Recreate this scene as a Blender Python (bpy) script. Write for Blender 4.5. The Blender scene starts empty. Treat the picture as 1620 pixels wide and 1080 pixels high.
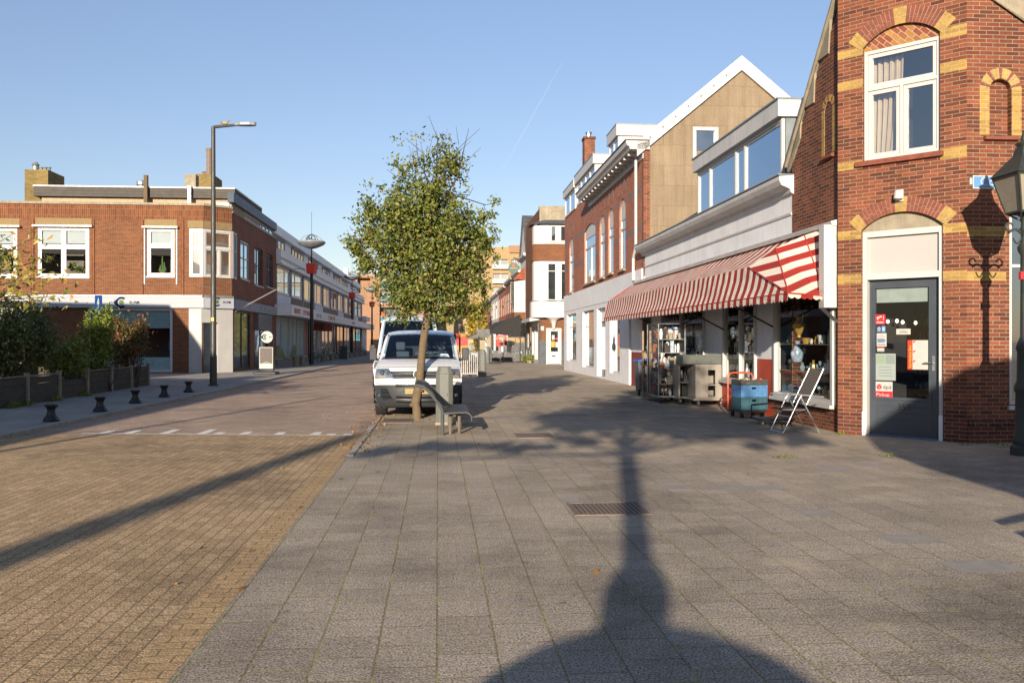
import bpy, math, random
import numpy as np
from mathutils import Vector, Matrix
random.seed(7); RNG = np.random.default_rng(11)
S = bpy.context.scene
COL = S.collection
R = math.radians

# ------------------------------------------------------------------ camera, sky, sun, exposure
FPX, EYE = 1383.0, 1.65
cd = bpy.data.cameras.new('camera'); cam = bpy.data.objects.new('camera', cd); COL.objects.link(cam)
cam.location = (0, 0, EYE); cam.rotation_euler = (R(90), 0, 0)
cd.sensor_width = 36; cd.lens = 36 * FPX / 1620; cd.clip_start = .05; cd.clip_end = 3000
S.camera = cam
SUN_EL, SUN_AZ = 13.5, 10.0
TS = math.tan(math.radians(SUN_EL)) / math.tan(math.radians(11))
w = bpy.data.worlds.new('World'); S.world = w; w.use_nodes = True
nt = w.node_tree; nt.nodes.clear()
sky = nt.nodes.new('ShaderNodeTexSky'); sky.sky_type = 'NISHITA'; sky.sun_disc = False
sky.sun_elevation = R(SUN_EL); sky.sun_rotation = R(180 + SUN_AZ)
sky.air_density = 1.0; sky.dust_density = .2; sky.ozone_density = 2.0
bg = nt.nodes.new('ShaderNodeBackground'); bg.inputs[1].default_value = .09
wo = nt.nodes.new('ShaderNodeOutputWorld')
tint = nt.nodes.new('ShaderNodeMix'); tint.data_type = 'RGBA'; tint.blend_type = 'MULTIPLY'; tint.inputs[0].default_value = 1; tint.inputs[7].default_value = (1.06, .93, .96, 1)
wtc = nt.nodes.new('ShaderNodeTexCoord'); wsx = nt.nodes.new('ShaderNodeSeparateXYZ'); wmr = nt.nodes.new('ShaderNodeMapRange'); wmr.inputs[1].default_value = 0; wmr.inputs[2].default_value = .42; wmr.inputs[3].default_value = .70; wmr.inputs[4].default_value = 1.0   # sky colour dimmed towards the horizon to flatten its glow
nt.links.new(wtc.outputs['Generated'], wsx.inputs[0]); nt.links.new(wsx.outputs[2], wmr.inputs[0]); hz = nt.nodes.new('ShaderNodeMix'); hz.data_type = 'RGBA'; hz.blend_type = 'MULTIPLY'; hz.inputs[0].default_value = 1; nt.links.new(sky.outputs[0], hz.inputs[6]); nt.links.new(wmr.outputs[0], hz.inputs[7])
nt.links.new(hz.outputs[2], tint.inputs[6]); nt.links.new(tint.outputs[2], bg.inputs[0]); nt.links.new(bg.outputs[0], wo.inputs[0])
sl = bpy.data.lights.new('sun', 'SUN'); sl.energy = 4.8; sl.angle = R(.5); sl.color = (1, .85, .68)
so = bpy.data.objects.new('sun', sl); COL.objects.link(so); so.location = (-20, -60, 30)
sd = Vector((math.sin(R(SUN_AZ)) * math.cos(R(SUN_EL)), math.cos(R(SUN_AZ)) * math.cos(R(SUN_EL)), -math.sin(R(SUN_EL))))
so.rotation_euler = sd.to_track_quat('-Z', 'Y').to_euler()
S.view_settings.view_transform = 'Standard'; S.view_settings.look = 'None'
S.view_settings.exposure = 1.05; S.view_settings.gamma = 1
S.cycles.use_denoising = True
S.cycles.max_bounces = 8; S.cycles.transparent_max_bounces = 16

# ------------------------------------------------------------------ helpers
def srgb(h):
    h = h.lstrip('#'); v = [int(h[i:i + 2], 16) / 255 for i in (0, 2, 4)]
    return tuple((c / 12.92 if c <= .04045 else ((c + .055) / 1.055) ** 2.4) for c in v) + (1,)
def ground(px, py):                       # ground point seen at a pixel of the 1620 x 1080 photograph
    Y = FPX * EYE / (py - 540.0); return Vector(((px - 810) / FPX * Y, Y, 0))
def at(px, py, Y): return Vector(((px - 810) / FPX * Y, Y, EYE + (540 - py) / FPX * Y))

class Face:
    """A vertical plane: u runs along it, v out of it, z up."""
    def __init__(s, p, d, out):
        s.p = Vector((p[0], p[1])); s.d = Vector(d).normalized()
        n = Vector((-s.d.y, s.d.x))
        if n.dot(Vector(out)) < 0: n = -n
        s.n = n
    def M(s, u=0, v=0, z=0):
        o = s.p + s.d * u + s.n * v
        return Matrix(((s.d.x, s.n.x, 0, o.x), (s.d.y, s.n.y, 0, o.y), (0, 0, 1, z), (0, 0, 0, 1)))
    def u(s, px, v=0):
        k = (px - 810) / FPX; o = s.p + s.n * v
        return (k * o.y - o.x) / (s.d.x - k * s.d.y)
    def z(s, px, py, v=0):
        o = s.p + s.n * v + s.d * s.u(px, v); return EYE + (540 - py) / FPX * o.y
    def rect(s, x0, x1, yt, yb, v=0):     # pixel box (top and bottom read at x0) to u0, u1, z0, z1
        a, b = s.u(x0, v), s.u(x1, v)
        return (min(a, b), max(a, b), s.z(x0, yb, v), s.z(x0, yt, v))
    def xy(s, u, v=0): return s.p + s.d * u + s.n * v

class MB:
    """Collects faces; build() links them as one mesh object."""
    def __init__(s, M=None):
        s.M = M or Matrix.Identity(4); s.V = []; s.F = []; s.U = []; s.I = []
    def face(s, pts, m=0, uv=None):
        pts = [Vector(p) for p in pts]
        if uv is None:
            n = Vector((0, 0, 0))
            for i in range(len(pts)):
                a, b = pts[i], pts[(i + 1) % len(pts)]; n += a.cross(b)
            ax = [abs(c) for c in n]
            if ax[2] >= max(ax[0], ax[1]): uv = [(p.x, p.y) for p in pts]
            elif ax[1] >= ax[0]: uv = [(p.x, p.z) for p in pts]
            else: uv = [(p.y, p.z) for p in pts]
        b = len(s.V); s.V += [s.M @ p for p in pts]
        idx = list(range(b, b + len(pts)))
        if s.M.determinant() < 0: idx.reverse(); uv = list(reversed(uv))
        s.F.append(idx); s.U += uv; s.I.append(m)
    def box(s, x0, x1, y0, y1, z0, z1, m=0, skip=''):
        a = [(x0, y0, z0), (x1, y0, z0), (x1, y1, z0), (x0, y1, z0), (x0, y0, z1), (x1, y0, z1), (x1, y1, z1), (x0, y1, z1)]
        for k, q in (('b', (3, 2, 1, 0)), ('t', (4, 5, 6, 7)), ('f', (0, 1, 5, 4)), ('k', (2, 3, 7, 6)), ('l', (3, 0, 4, 7)), ('r', (1, 2, 6, 5))):
            if k not in skip: s.face([a[i] for i in q], m)
    def prism(s, poly, v0, v1, m=0):      # (u, z) outline given depth along v
        n = len(poly)
        s.face([(p[0], v1, p[1]) for p in poly], m); s.face([(p[0], v0, p[1]) for p in reversed(poly)], m)
        for i in range(n):
            a, b = poly[i], poly[(i + 1) % n]
            s.face([(a[0], v0, a[1]), (b[0], v0, b[1]), (b[0], v1, b[1]), (a[0], v1, a[1])], m)
    def slab(s, poly, z0, z1, m=0):       # (x, y) outline given height
        n = len(poly)
        s.face([(p[0], p[1], z1) for p in poly], m); s.face([(p[0], p[1], z0) for p in reversed(poly)], m)
        for i in range(n):
            a, b = poly[i], poly[(i + 1) % n]
            s.face([(a[0], a[1], z0), (b[0], b[1], z0), (b[0], b[1], z1), (a[0], a[1], z1)], m)
    def profile(s, prof, u0, u1, m=0):    # (v, z) section run along u
        n = len(prof)
        s.face([(u0, p[0], p[1]) for p in prof], m); s.face([(u1, p[0], p[1]) for p in reversed(prof)], m)
        for i in range(n):
            a, b = prof[i], prof[(i + 1) % n]
            s.face([(u0, a[0], a[1]), (u1, a[0], a[1]), (u1, b[0], b[1]), (u0, b[0], b[1])], m)
    def tube(s, pts, r, n=8, m=0, cap=True):
        pts = [Vector(p) for p in pts]; rr = r if isinstance(r, (list, tuple)) else [r] * len(pts)
        rings = []; ref = None
        for i, p in enumerate(pts):
            t = (pts[min(i + 1, len(pts) - 1)] - pts[max(i - 1, 0)]).normalized()
            if ref is None: ref = Vector((0, 0, 1)) if abs(t.z) < .9 else Vector((1, 0, 0))
            a = t.cross(ref).normalized(); b = a.cross(t).normalized(); ref = b
            rings.append([p + (a * math.cos(2 * math.pi * k / n) + b * math.sin(2 * math.pi * k / n)) * rr[i] for k in range(n)])
        for i in range(len(rings) - 1):
            for k in range(n):
                j = (k + 1) % n
                s.face([rings[i][k], rings[i][j], rings[i + 1][j], rings[i + 1][k]], m, [(k / n, i), ((k + 1) / n, i), ((k + 1) / n, i + 1), (k / n, i + 1)])
        if cap: s.face(list(reversed(rings[0])), m); s.face(rings[-1], m)
    def lathe(s, prof, c=(0, 0, 0), n=16, m=0, ang=0):
        c = Vector(c)
        rg = [[c + Vector((r * math.cos(ang + 2 * math.pi * k / n), r * math.sin(ang + 2 * math.pi * k / n), z)) for k in range(n)] for r, z in prof]
        for i in range(len(rg) - 1):
            for k in range(n):
                j = (k + 1) % n; s.face([rg[i][k], rg[i][j], rg[i + 1][j], rg[i + 1][k]], m)
        s.face(list(reversed(rg[0])), m); s.face(rg[-1], m)
    def ball(s, c, r, n=10, m=0):
        rx, ry, rz = r if isinstance(r, (tuple, list)) else (r, r, r); c = Vector(c); P = []
        for i in range(n // 2 + 1):
            t = math.pi * i / (n // 2)
            P.append([c + Vector((rx * math.sin(t) * math.cos(2 * math.pi * k / n), ry * math.sin(t) * math.sin(2 * math.pi * k / n), -rz * math.cos(t))) for k in range(n)])
        for i in range(n // 2):
            for k in range(n): s.face([P[i][k], P[i][(k + 1) % n], P[i + 1][(k + 1) % n], P[i + 1][k]], m)
    def wall(s, u0, u1, z0, z1, ops=(), v=0, t=.25, m=0, mr=None, arch=()):
        """A wall sheet facing +v with openings (u0,u1,z0,z1), their reveals, and its four edges; arch: rise of each opening's arched head."""
        mr = m if mr is None else mr
        us = sorted({u0, u1, *[min(max(x, u0), u1) for o in ops for x in o[:2]]}); zs = sorted({z0, z1, *[min(max(x, z0), z1) for o in ops for x in o[2:4]]})
        for a, b in zip(us, us[1:]):
            if b - a < 1e-5: continue
            c0 = None
            for c, d in list(zip(zs, zs[1:])) + [(None, None)]:
                hole = c is None or any(o[0] < (a + b) / 2 < o[1] and o[2] < (c + d) / 2 < o[3] for o in ops)
                if not hole and c0 is None: c0 = c
                if hole and c0 is not None:
                    e = c if c is not None else z1
                    s.face([(a, v, e), (b, v, e), (b, v, c0), (a, v, c0)], m); c0 = None
        for i, o in enumerate(ops):
            a, b, c, d = o[:4]; rise = arch[i] if i < len(arch) else 0
            s.face([(a, v, c), (a, v - t, c), (a, v - t, d), (a, v, d)], mr); s.face([(b, v, c), (b, v, d), (b, v - t, d), (b, v - t, c)], mr)
            s.face([(a, v, c), (b, v, c), (b, v - t, c), (a, v - t, c)], mr); s.face([(a, v, d), (a, v - t, d), (b, v - t, d), (b, v, d)], mr)
            if rise:
                arc = arc_pts(a, b, d - rise, rise); h = len(arc) // 2
                for k in range(len(arc) - 1):
                    p, q = arc[k], arc[k + 1]; cu = a if k < h else b
                    s.face([(cu, v, d), (p[0], v, p[1]), (q[0], v, q[1])], m)
                    s.face([(p[0], v, p[1]), (q[0], v, q[1]), (q[0], v - t, q[1]), (p[0], v - t, p[1])], mr)
        s.face([(u0, v, z0), (u0, v, z1), (u0, v - t, z1), (u0, v - t, z0)], m); s.face([(u1, v, z0), (u1, v - t, z0), (u1, v - t, z1), (u1, v, z1)], m)
        s.face([(u0, v, z1), (u1, v, z1), (u1, v - t, z1), (u0, v - t, z1)], m)
    def text(s, body, size, u, z, v, m=0, align='LEFT', M2=None):
        c = bpy.data.curves.new('t', 'FONT'); c.body = body; c.size = size; c.align_x = align; c.extrude = 0; c.resolution_u = 3
        o = bpy.data.objects.new('t', c); COL.objects.link(o)
        me = bpy.data.meshes.new_from_object(o.evaluated_get(bpy.context.evaluated_depsgraph_get()))
        for p in me.polygons:
            q = [me.vertices[i].co for i in p.vertices]
            if M2: s.face([M2 @ Vector((k.x, 0, k.y)) + Vector((u, v, z)) for k in q], m)
            else: s.face([(u + k.x, v, z + k.y) for k in q], m)
        bpy.data.objects.remove(o); bpy.data.meshes.remove(me); bpy.data.curves.remove(c)
    def build(s, name, mats, parent=None, smooth=False, bevel=0):
        me = bpy.data.meshes.new(name); me.from_pydata([tuple(v) for v in s.V], [], s.F)
        ul = me.uv_layers.new(name='UVMap'); ul.data.foreach_set('uv', [c for q in s.U for c in q])
        for m in (mats if isinstance(mats, (list, tuple)) else [mats]): me.materials.append(m)
        me.polygons.foreach_set('material_index', s.I)
        if smooth or bevel:
            import bmesh
            bm = bmesh.new(); bm.from_mesh(me); bmesh.ops.remove_doubles(bm, verts=bm.verts, dist=1e-4)
            bmesh.ops.recalc_face_normals(bm, faces=bm.faces)
            bm.to_mesh(me); bm.free()
        if smooth:
            me.polygons.foreach_set('use_smooth', [True] * len(me.polygons))
            if hasattr(me, 'set_sharp_from_angle'): me.set_sharp_from_angle(angle=R(40))
        me.update()
        o = bpy.data.objects.new(name, me); COL.objects.link(o)
        if bevel:
            b = o.modifiers.new('bevel', 'BEVEL'); b.width = bevel; b.segments = 2; b.limit_method = 'ANGLE'; b.angle_limit = R(35)
        if parent is not None:
            o.parent = parent
            if parent.type == 'EMPTY': o.matrix_parent_inverse = Matrix.Translation(-Vector(parent.location))
        return o

def arc_pts(a, b, zs, rise, n=12):        # a segmental arch from (a, zs) over to (b, zs)
    w_ = (b - a) / 2; rise = min(rise, w_ * .999); r = (w_ * w_ + rise * rise) / (2 * rise); cz = zs + rise - r; t = math.asin(w_ / r)
    return [((a + b) / 2 + r * math.sin(-t + 2 * t * k / n), cz + r * math.cos(-t + 2 * t * k / n)) for k in range(n + 1)]
def tag(o, label, cat, group=None, kind=None):
    o['label'] = label; o['category'] = cat
    if group: o['group'] = group
    if kind: o['kind'] = kind
    return o
def thing(name, loc, label, cat, group=None):
    o = bpy.data.objects.new(name, None); COL.objects.link(o); o.empty_display_size = .2
    o.location = (loc[0], loc[1], loc[2] if len(loc) > 2 else 0)
    return tag(o, label, cat, group)
def structure(o): o['kind'] = 'structure'; return o
def copy_tree(o, parent=None):
    c = o.copy(); COL.objects.link(c)
    if parent is not None:
        inv = o.matrix_parent_inverse.copy(); c.parent = parent; c.matrix_parent_inverse = inv
    for ch in [q for q in o.children]: copy_tree(ch, c)
    return c

# ------------------------------------------------------------------ materials
def nodes(name):
    m = bpy.data.materials.new(name); m.use_nodes = True; t = m.node_tree
    return m, t, t.nodes['Principled BSDF'], t.links
def L(c): return srgb(c) if isinstance(c, str) else (tuple(c) + (1,))[:4]
def tex_noise(t, vec, scale, detail=4, rough=.6):
    n = t.nodes.new('ShaderNodeTexNoise'); n.inputs['Scale'].default_value = scale; n.inputs['Detail'].default_value = detail; n.inputs['Roughness'].default_value = rough
    if vec is not None: t.links.new(vec, n.inputs['Vector'])
    return n
def ramp(t, fac, stops):
    r = t.nodes.new('ShaderNodeValToRGB'); t.links.new(fac, r.inputs[0]); e = r.color_ramp.elements
    while len(e) < len(stops): e.new(.5)
    for i, (p, c) in enumerate(stops): e[i].position = p; e[i].color = c if len(c) == 4 else tuple(c) + (1,)
    return r
def mix(t, a, b, fac, mode='MULTIPLY'):
    n = t.nodes.new('ShaderNodeMix'); n.data_type = 'RGBA'; n.blend_type = mode
    for k, x in ((0, fac), (6, a), (7, b)):
        if hasattr(x, 'is_linked') or hasattr(x, 'links'): t.links.new(x, n.inputs[k])
        else: n.inputs[k].default_value = x
    return n.outputs[2]
def bump(t, bs, h, strength=.3, dist=.01):
    b = t.nodes.new('ShaderNodeBump'); b.inputs['Strength'].default_value = strength; b.inputs['Distance'].default_value = dist
    t.links.new(h, b.inputs['Height']); t.links.new(b.outputs[0], bs.inputs['Normal'])
g = lambda v: (v, v, v, 1)
def plain(name, c, rough=.55, metal=0, var=.16, scale=6, bmp=.12, spec=.5, dirt=0, coat=0):
    m, t, b, l = nodes(name); tc = t.nodes.new('ShaderNodeTexCoord')
    n = tex_noise(t, tc.outputs['Object'], scale, 6)
    r = ramp(t, n.outputs['Fac'], [(.3, g(1 - var)), (.7, g(1 + var * .4))])
    col = mix(t, L(c), r.outputs[0], 1.0)
    if dirt:
        n2 = tex_noise(t, tc.outputs['Object'], 1.3, 8, .7); r2 = ramp(t, n2.outputs['Fac'], [(.45, g(1)), (.75, g(1 - dirt))]); col = mix(t, col, r2.outputs[0], 1.0)
        mp_ = t.nodes.new('ShaderNodeMapping'); mp_.inputs['Scale'].default_value = (5, 5, .35); l.new(tc.outputs['Object'], mp_.inputs[0]); n5 = tex_noise(t, mp_.outputs[0], 1.5, 6, .7); r5 = ramp(t, n5.outputs['Fac'], [(.42, g(1)), (.72, g(1 - dirt * .9))]); col = mix(t, col, r5.outputs[0], 1.0)
    l.new(col, b.inputs['Base Color'])
    r3 = ramp(t, n.outputs['Fac'], [(.3, g(max(rough - .08, .02))), (.7, g(min(rough + .1, 1)))]); l.new(r3.outputs[0], b.inputs['Roughness'])
    b.inputs['Metallic'].default_value = metal; b.inputs['Specular IOR Level'].default_value = spec; b.inputs['Coat Weight'].default_value = coat
    if bmp:
        n4 = tex_noise(t, tc.outputs['Object'], 45, 3); bump(t, b, n4.outputs['Fac'], bmp, .006)
    return m
def bricks(name, c1, c2, mort, bw=.225, rh=.0665, ms=.011, off=.5, rough=.85, bmp=.6, big=.3, speck=0, swap=False, rot=0, spot=None, bias=0, squash=1, mold=None, bdist=.008, gum=0, streak=0):
    m, t, b, l = nodes(name); uv = t.nodes.new('ShaderNodeUVMap'); uv.uv_map = 'UVMap'
    mp = t.nodes.new('ShaderNodeMapping'); l.new(uv.outputs[0], mp.inputs[0])
    if swap or rot: mp.inputs['Rotation'].default_value = (0, 0, R(90) if swap else R(rot))
    wob = tex_noise(t, uv.outputs[0], 3, 2); wv = t.nodes.new('ShaderNodeVectorMath'); wv.operation = 'MULTIPLY_ADD'
    l.new(wob.outputs['Color'], wv.inputs[0]); wv.inputs[1].default_value = (.012, .008, 0); l.new(mp.outputs[0], wv.inputs[2])
    br = t.nodes.new('ShaderNodeTexBrick'); l.new(wv.outputs[0], br.inputs['Vector']); br.offset = off
    for k, v in (('Scale', 1), ('Mortar Size', ms / 2), ('Mortar Smooth', .25), ('Bias', bias), ('Brick Width', bw), ('Row Height', rh)): br.inputs[k].default_value = v
    br.inputs['Color1'].default_value = L(c1); br.inputs['Color2'].default_value = L(c2); br.inputs['Mortar'].default_value = L(mort)
    n1 = tex_noise(t, uv.outputs[0], .7, 6, .65); r1 = ramp(t, n1.outputs['Fac'], [(.3, g(1 - big)), (.7, g(1 + big * .35))])
    n2 = tex_noise(t, uv.outputs[0], 22, 4, .7); r2 = ramp(t, n2.outputs['Fac'], [(.25, g(.72)), (.75, g(1.18))])
    col = mix(t, mix(t, br.outputs['Color'], r1.outputs[0], 1), r2.outputs[0], 1)
    if speck:
        n3 = tex_noise(t, uv.outputs[0], 80, 2, .5); r3 = ramp(t, n3.outputs['Fac'], [(.38, g(1 - speck)), (.5, g(1)), (.66, g(1 + speck * .8))]); col = mix(t, col, r3.outputs[0], 1)
    if spot:
        n5 = tex_noise(t, uv.outputs[0], spot[1], 7, .7); r5 = ramp(t, n5.outputs['Fac'], [(spot[2], g(0)), (spot[2] + .16, g(1))]); col = mix(t, col, L(spot[0]), r5.outputs[0], 'MIX')
    if gum:
        vo = t.nodes.new('ShaderNodeTexVoronoi'); vo.inputs['Scale'].default_value = 1.7; l.new(uv.outputs[0], vo.inputs['Vector']); r7 = ramp(t, vo.outputs['Distance'], [(.035, g(1 - gum)), (.055, g(1))]); col = mix(t, col, r7.outputs[0], 1)
        n8 = tex_noise(t, uv.outputs[0], .33, 9, .75); r8 = ramp(t, n8.outputs['Fac'], [(.36, g(.62)), (.5, g(1)), (.7, g(1.1))]); col = mix(t, col, r8.outputs[0], 1)
    if streak:
        mq = t.nodes.new('ShaderNodeMapping'); mq.inputs['Scale'].default_value = (4, .25, 1); l.new(uv.outputs[0], mq.inputs[0]); n9 = tex_noise(t, mq.outputs[0], 1.2, 7, .7); r9 = ramp(t, n9.outputs['Fac'], [(.38, g(1)), (.7, g(1 - streak))]); col = mix(t, col, r9.outputs[0], 1)
    if mold:
        n6 = tex_noise(t, uv.outputs[0], 2.2, 5, .7); r6 = ramp(t, n6.outputs['Fac'], [(.5, g(0)), (.62, g(1))])
        mm = t.nodes.new('ShaderNodeMath'); mm.operation = 'MULTIPLY'; l.new(r6.outputs[0], mm.inputs[0]); l.new(br.outputs['Fac'], mm.inputs[1]); col = mix(t, col, L(mold), mm.outputs[0], 'MIX')
    l.new(col, b.inputs['Base Color']); b.inputs['Roughness'].default_value = rough; b.inputs['Specular IOR Level'].default_value = .3
    iv = t.nodes.new('ShaderNodeMath'); iv.operation = 'MULTIPLY_ADD'; l.new(br.outputs['Fac'], iv.inputs[0]); iv.inputs[1].default_value = -1; l.new(n2.outputs['Fac'], iv.inputs[2])
    bump(t, b, iv.outputs[0], bmp, bdist)
    return m
def glass_dark(name, c=(.02, .025, .03), refl=.35, rough=.03, wav=.02, tint=(.93, .97, 1, 1)):
    """A window pane seen from the bright outside: a dim room behind and a mirror-like face."""
    m, t, b, l = nodes(name); tc = t.nodes.new('ShaderNodeTexCoord'); n = tex_noise(t, tc.outputs['Object'], 1.1, 3)
    r = ramp(t, n.outputs['Fac'], [(.35, tuple(x * .5 for x in c) + (1,)), (.7, tuple(x * 1.7 for x in c) + (1,))]); l.new(r.outputs[0], b.inputs['Base Color'])
    b.inputs['Roughness'].default_value = .3; b.inputs['Specular IOR Level'].default_value = .2
    gl = t.nodes.new('ShaderNodeBsdfGlossy'); gl.inputs['Roughness'].default_value = rough; gl.inputs['Color'].default_value = tint
    fr = t.nodes.new('ShaderNodeLayerWeight'); fr.inputs[0].default_value = .5; pw = t.nodes.new('ShaderNodeMath'); pw.operation = 'POWER'; l.new(fr.outputs['Facing'], pw.inputs[0]); pw.inputs[1].default_value = 4; ma = t.nodes.new('ShaderNodeMapRange'); l.new(pw.outputs[0], ma.inputs[0]); ma.inputs[3].default_value = refl; ma.inputs[4].default_value = 1
    n2 = tex_noise(t, tc.outputs['Object'], .9, 1); bp = t.nodes.new('ShaderNodeBump'); bp.inputs['Strength'].default_value = wav; bp.inputs['Distance'].default_value = .1; l.new(n2.outputs['Fac'], bp.inputs['Height']); l.new(bp.outputs[0], gl.inputs['Normal'])
    mx = t.nodes.new('ShaderNodeMixShader'); l.new(ma.outputs[0], mx.inputs[0]); l.new(b.outputs[0], mx.inputs[1]); l.new(gl.outputs[0], mx.inputs[2])
    l.new(mx.outputs[0], t.nodes['Material Output'].inputs[0]); return m
def glass_clear(name, refl=.12, tint=(.9, .95, .95, 1), rough=.02, blend=.4):
    m, t, b, l = nodes(name); t.nodes.remove(b)
    tr = t.nodes.new('ShaderNodeBsdfTransparent'); tr.inputs[0].default_value = tint; gl = t.nodes.new('ShaderNodeBsdfGlossy'); gl.inputs['Roughness'].default_value = rough
    fr = t.nodes.new('ShaderNodeLayerWeight'); fr.inputs[0].default_value = .5; pw = t.nodes.new('ShaderNodeMath'); pw.operation = 'POWER'; l.new(fr.outputs['Facing'], pw.inputs[0]); pw.inputs[1].default_value = 4; ma = t.nodes.new('ShaderNodeMapRange'); l.new(pw.outputs[0], ma.inputs[0]); ma.inputs[3].default_value = refl; ma.inputs[4].default_value = .95
    mx = t.nodes.new('ShaderNodeMixShader'); l.new(ma.outputs[0], mx.inputs[0]); l.new(tr.outputs[0], mx.inputs[1]); l.new(gl.outputs[0], mx.inputs[2])
    l.new(mx.outputs[0], t.nodes['Material Output'].inputs[0]); return m
def leafmat(name, stops, trans=.35, rough=.45):
    m, t, b, l = nodes(name); ge = t.nodes.new('ShaderNodeNewGeometry'); r = ramp(t, ge.outputs['Random Per Island'], stops)
    l.new(r.outputs[0], b.inputs['Base Color']); b.inputs['Roughness'].default_value = rough; b.inputs['Specular IOR Level'].default_value = .4
    tl = t.nodes.new('ShaderNodeBsdfTranslucent'); l.new(r.outputs[0], tl.inputs[0]); mx = t.nodes.new('ShaderNodeMixShader'); mx.inputs[0].default_value = trans
    l.new(b.outputs[0], mx.inputs[1]); l.new(tl.outputs[0], mx.inputs[2]); l.new(mx.outputs[0], t.nodes['Material Output'].inputs[0]); return m
def stripes(name, a, bcol, period, edge=.5, rough=.75):
    m, t, b, l = nodes(name); uv = t.nodes.new('ShaderNodeUVMap'); uv.uv_map = 'UVMap'; sx = t.nodes.new('ShaderNodeSeparateXYZ'); l.new(uv.outputs[0], sx.inputs[0])
    d = t.nodes.new('ShaderNodeMath'); d.operation = 'DIVIDE'; l.new(sx.outputs[0], d.inputs[0]); d.inputs[1].default_value = period
    f = t.nodes.new('ShaderNodeMath'); f.operation = 'FRACT'; l.new(d.outputs[0], f.inputs[0]); gt = t.nodes.new('ShaderNodeMath'); gt.operation = 'GREATER_THAN'; l.new(f.outputs[0], gt.inputs[0]); gt.inputs[1].default_value = edge
    n = tex_noise(t, uv.outputs[0], 5, 6, .7); r = ramp(t, n.outputs['Fac'], [(.3, g(.78)), (.7, g(1.05))])
    col = mix(t, mix(t, L(a), L(bcol), gt.outputs[0], 'MIX'), r.outputs[0], 1); l.new(col, b.inputs['Base Color']); b.inputs['Roughness'].default_value = rough; b.inputs['Specular IOR Level'].default_value = .2
    n2 = tex_noise(t, uv.outputs[0], 1.6, 5); bump(t, b, n2.outputs['Fac'], .6, .08); return m
def wavy(name, c, period, rough=.5, axis=1, depth=.02, metal=0):   # ribbed or corrugated sheet
    m, t, b, l = nodes(name); uv = t.nodes.new('ShaderNodeUVMap'); uv.uv_map = 'UVMap'; sx = t.nodes.new('ShaderNodeSeparateXYZ'); l.new(uv.outputs[0], sx.inputs[0])
    d = t.nodes.new('ShaderNodeMath'); d.operation = 'MULTIPLY'; l.new(sx.outputs[axis], d.inputs[0]); d.inputs[1].default_value = 6.2832 / period
    s_ = t.nodes.new('ShaderNodeMath'); s_.operation = 'SINE'; l.new(d.outputs[0], s_.inputs[0]); bump(t, b, s_.outputs[0], .8, depth)
    n = tex_noise(t, uv.outputs[0], 3, 6); r = ramp(t, n.outputs['Fac'], [(.3, g(.75)), (.7, g(1.1))]); l.new(mix(t, L(c), r.outputs[0], 1), b.inputs['Base Color']); b.inputs['Roughness'].default_value = rough; b.inputs['Metallic'].default_value = metal; return m

m_brick = bricks('red_brick', '#844a32', '#552e21', '#8f7f6a', ms=.012, big=.3, streak=.12)
m_brickL = bricks('orange_brick', '#774628', '#5c3420', '#86735a', ms=.012, big=.18)
m_brickLs = bricks('orange_brick_upright', '#774628', '#5c3420', '#86735a', bw=.1, rh=.33, ms=.012, big=.18, off=.0)
m_brickD = bricks('brown_brick', '#8a5440', '#784636', '#94826f', big=.2)
m_brickH = bricks('house_brick', '#a7634a', '#8d503d', '#b39e88', big=.22)
m_brickP = bricks('dark_plinth_brick', '#6e3b2a', '#4e2a20', '#8a7c6c', big=.4)
m_yellow = bricks('yellow_brick', '#ab8a48', '#8d7036', '#a29274', ms=.013, big=.25)
m_chim = bricks('yellow_stock_brick', '#84703f', '#6d5c33', '#787058', big=.3, spot=('#5f6127', 1.4, .62))
m_orange = bricks('orange_facade_brick', '#94735a', '#8a694f', '#967c66', bw=.3, rh=.1, big=.1)
m_ybrick = bricks('pale_yellow_brick', '#9a845f', '#8f7955', '#998b72', bw=.3, rh=.1, big=.1)
m_fbrick = bricks('old_street_brick', '#8e5640', '#7a4433', '#9c8a78', big=.25)
m_road = bricks('road_brick_tan', '#bda27c', '#a58b69', '#8a7656', bw=.205, rh=.105, ms=.011, rough=.9, bmp=1.0, big=.2, speck=.55, gum=.2, swap=True, spot=('#a39680', .9, .6))
m_road2 = bricks('road_brick_pink', '#b39c88', '#a18a77', '#8a7a6a', bw=.205, rh=.105, ms=.011, rough=.9, bmp=.6, big=.25, speck=.4, gum=.25)
m_edge = bricks('road_edge_brick', '#b99c72', '#a88d66', '#836f50', bw=.21, rh=.105, ms=.011, rough=.9, bmp=.7, big=.2, speck=.4)
m_tile = bricks('washed_gravel_tile', '#a99d8c', '#9c9080', '#877c5c', bw=.318, rh=.318, ms=.013, rough=.92, bmp=.55, big=.25, speck=.55, gum=.35, swap=True, mold='#94945a', spot=('#b4a68f', .5, .58))
m_plaza = bricks('plaza_paver', '#b0a28c', '#a69883', '#8a7e6a', bw=.3, rh=.3, ms=.012, rough=.9, bmp=.5, big=.25, speck=.4, gum=.3, swap=True, spot=('#8a8276', .45, .58))
m_walk = bricks('left_walk_tile', '#a09a90', '#938d85', '#7a746a', bw=.3, rh=.3, ms=.008, rough=.9, bmp=.4, big=.25, speck=.2, swap=True)
m_base = plain('street_ground', '#9a9285', .9, var=.3, scale=2)
m_kerb = plain('kerb_concrete', '#a39c90', .85, var=.25, scale=9, dirt=.3)
m_white = plain('white_paint', '#b0afac', .45, var=.06, scale=3, bmp=.05)
m_whited = plain('weathered_white_paint', '#bdbcb9', .6, var=.1, scale=2.5, bmp=.25, dirt=.18)
m_panel = plain('white_panel', '#a3a09d', .4, var=.04, scale=1.5, bmp=.03)
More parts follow.
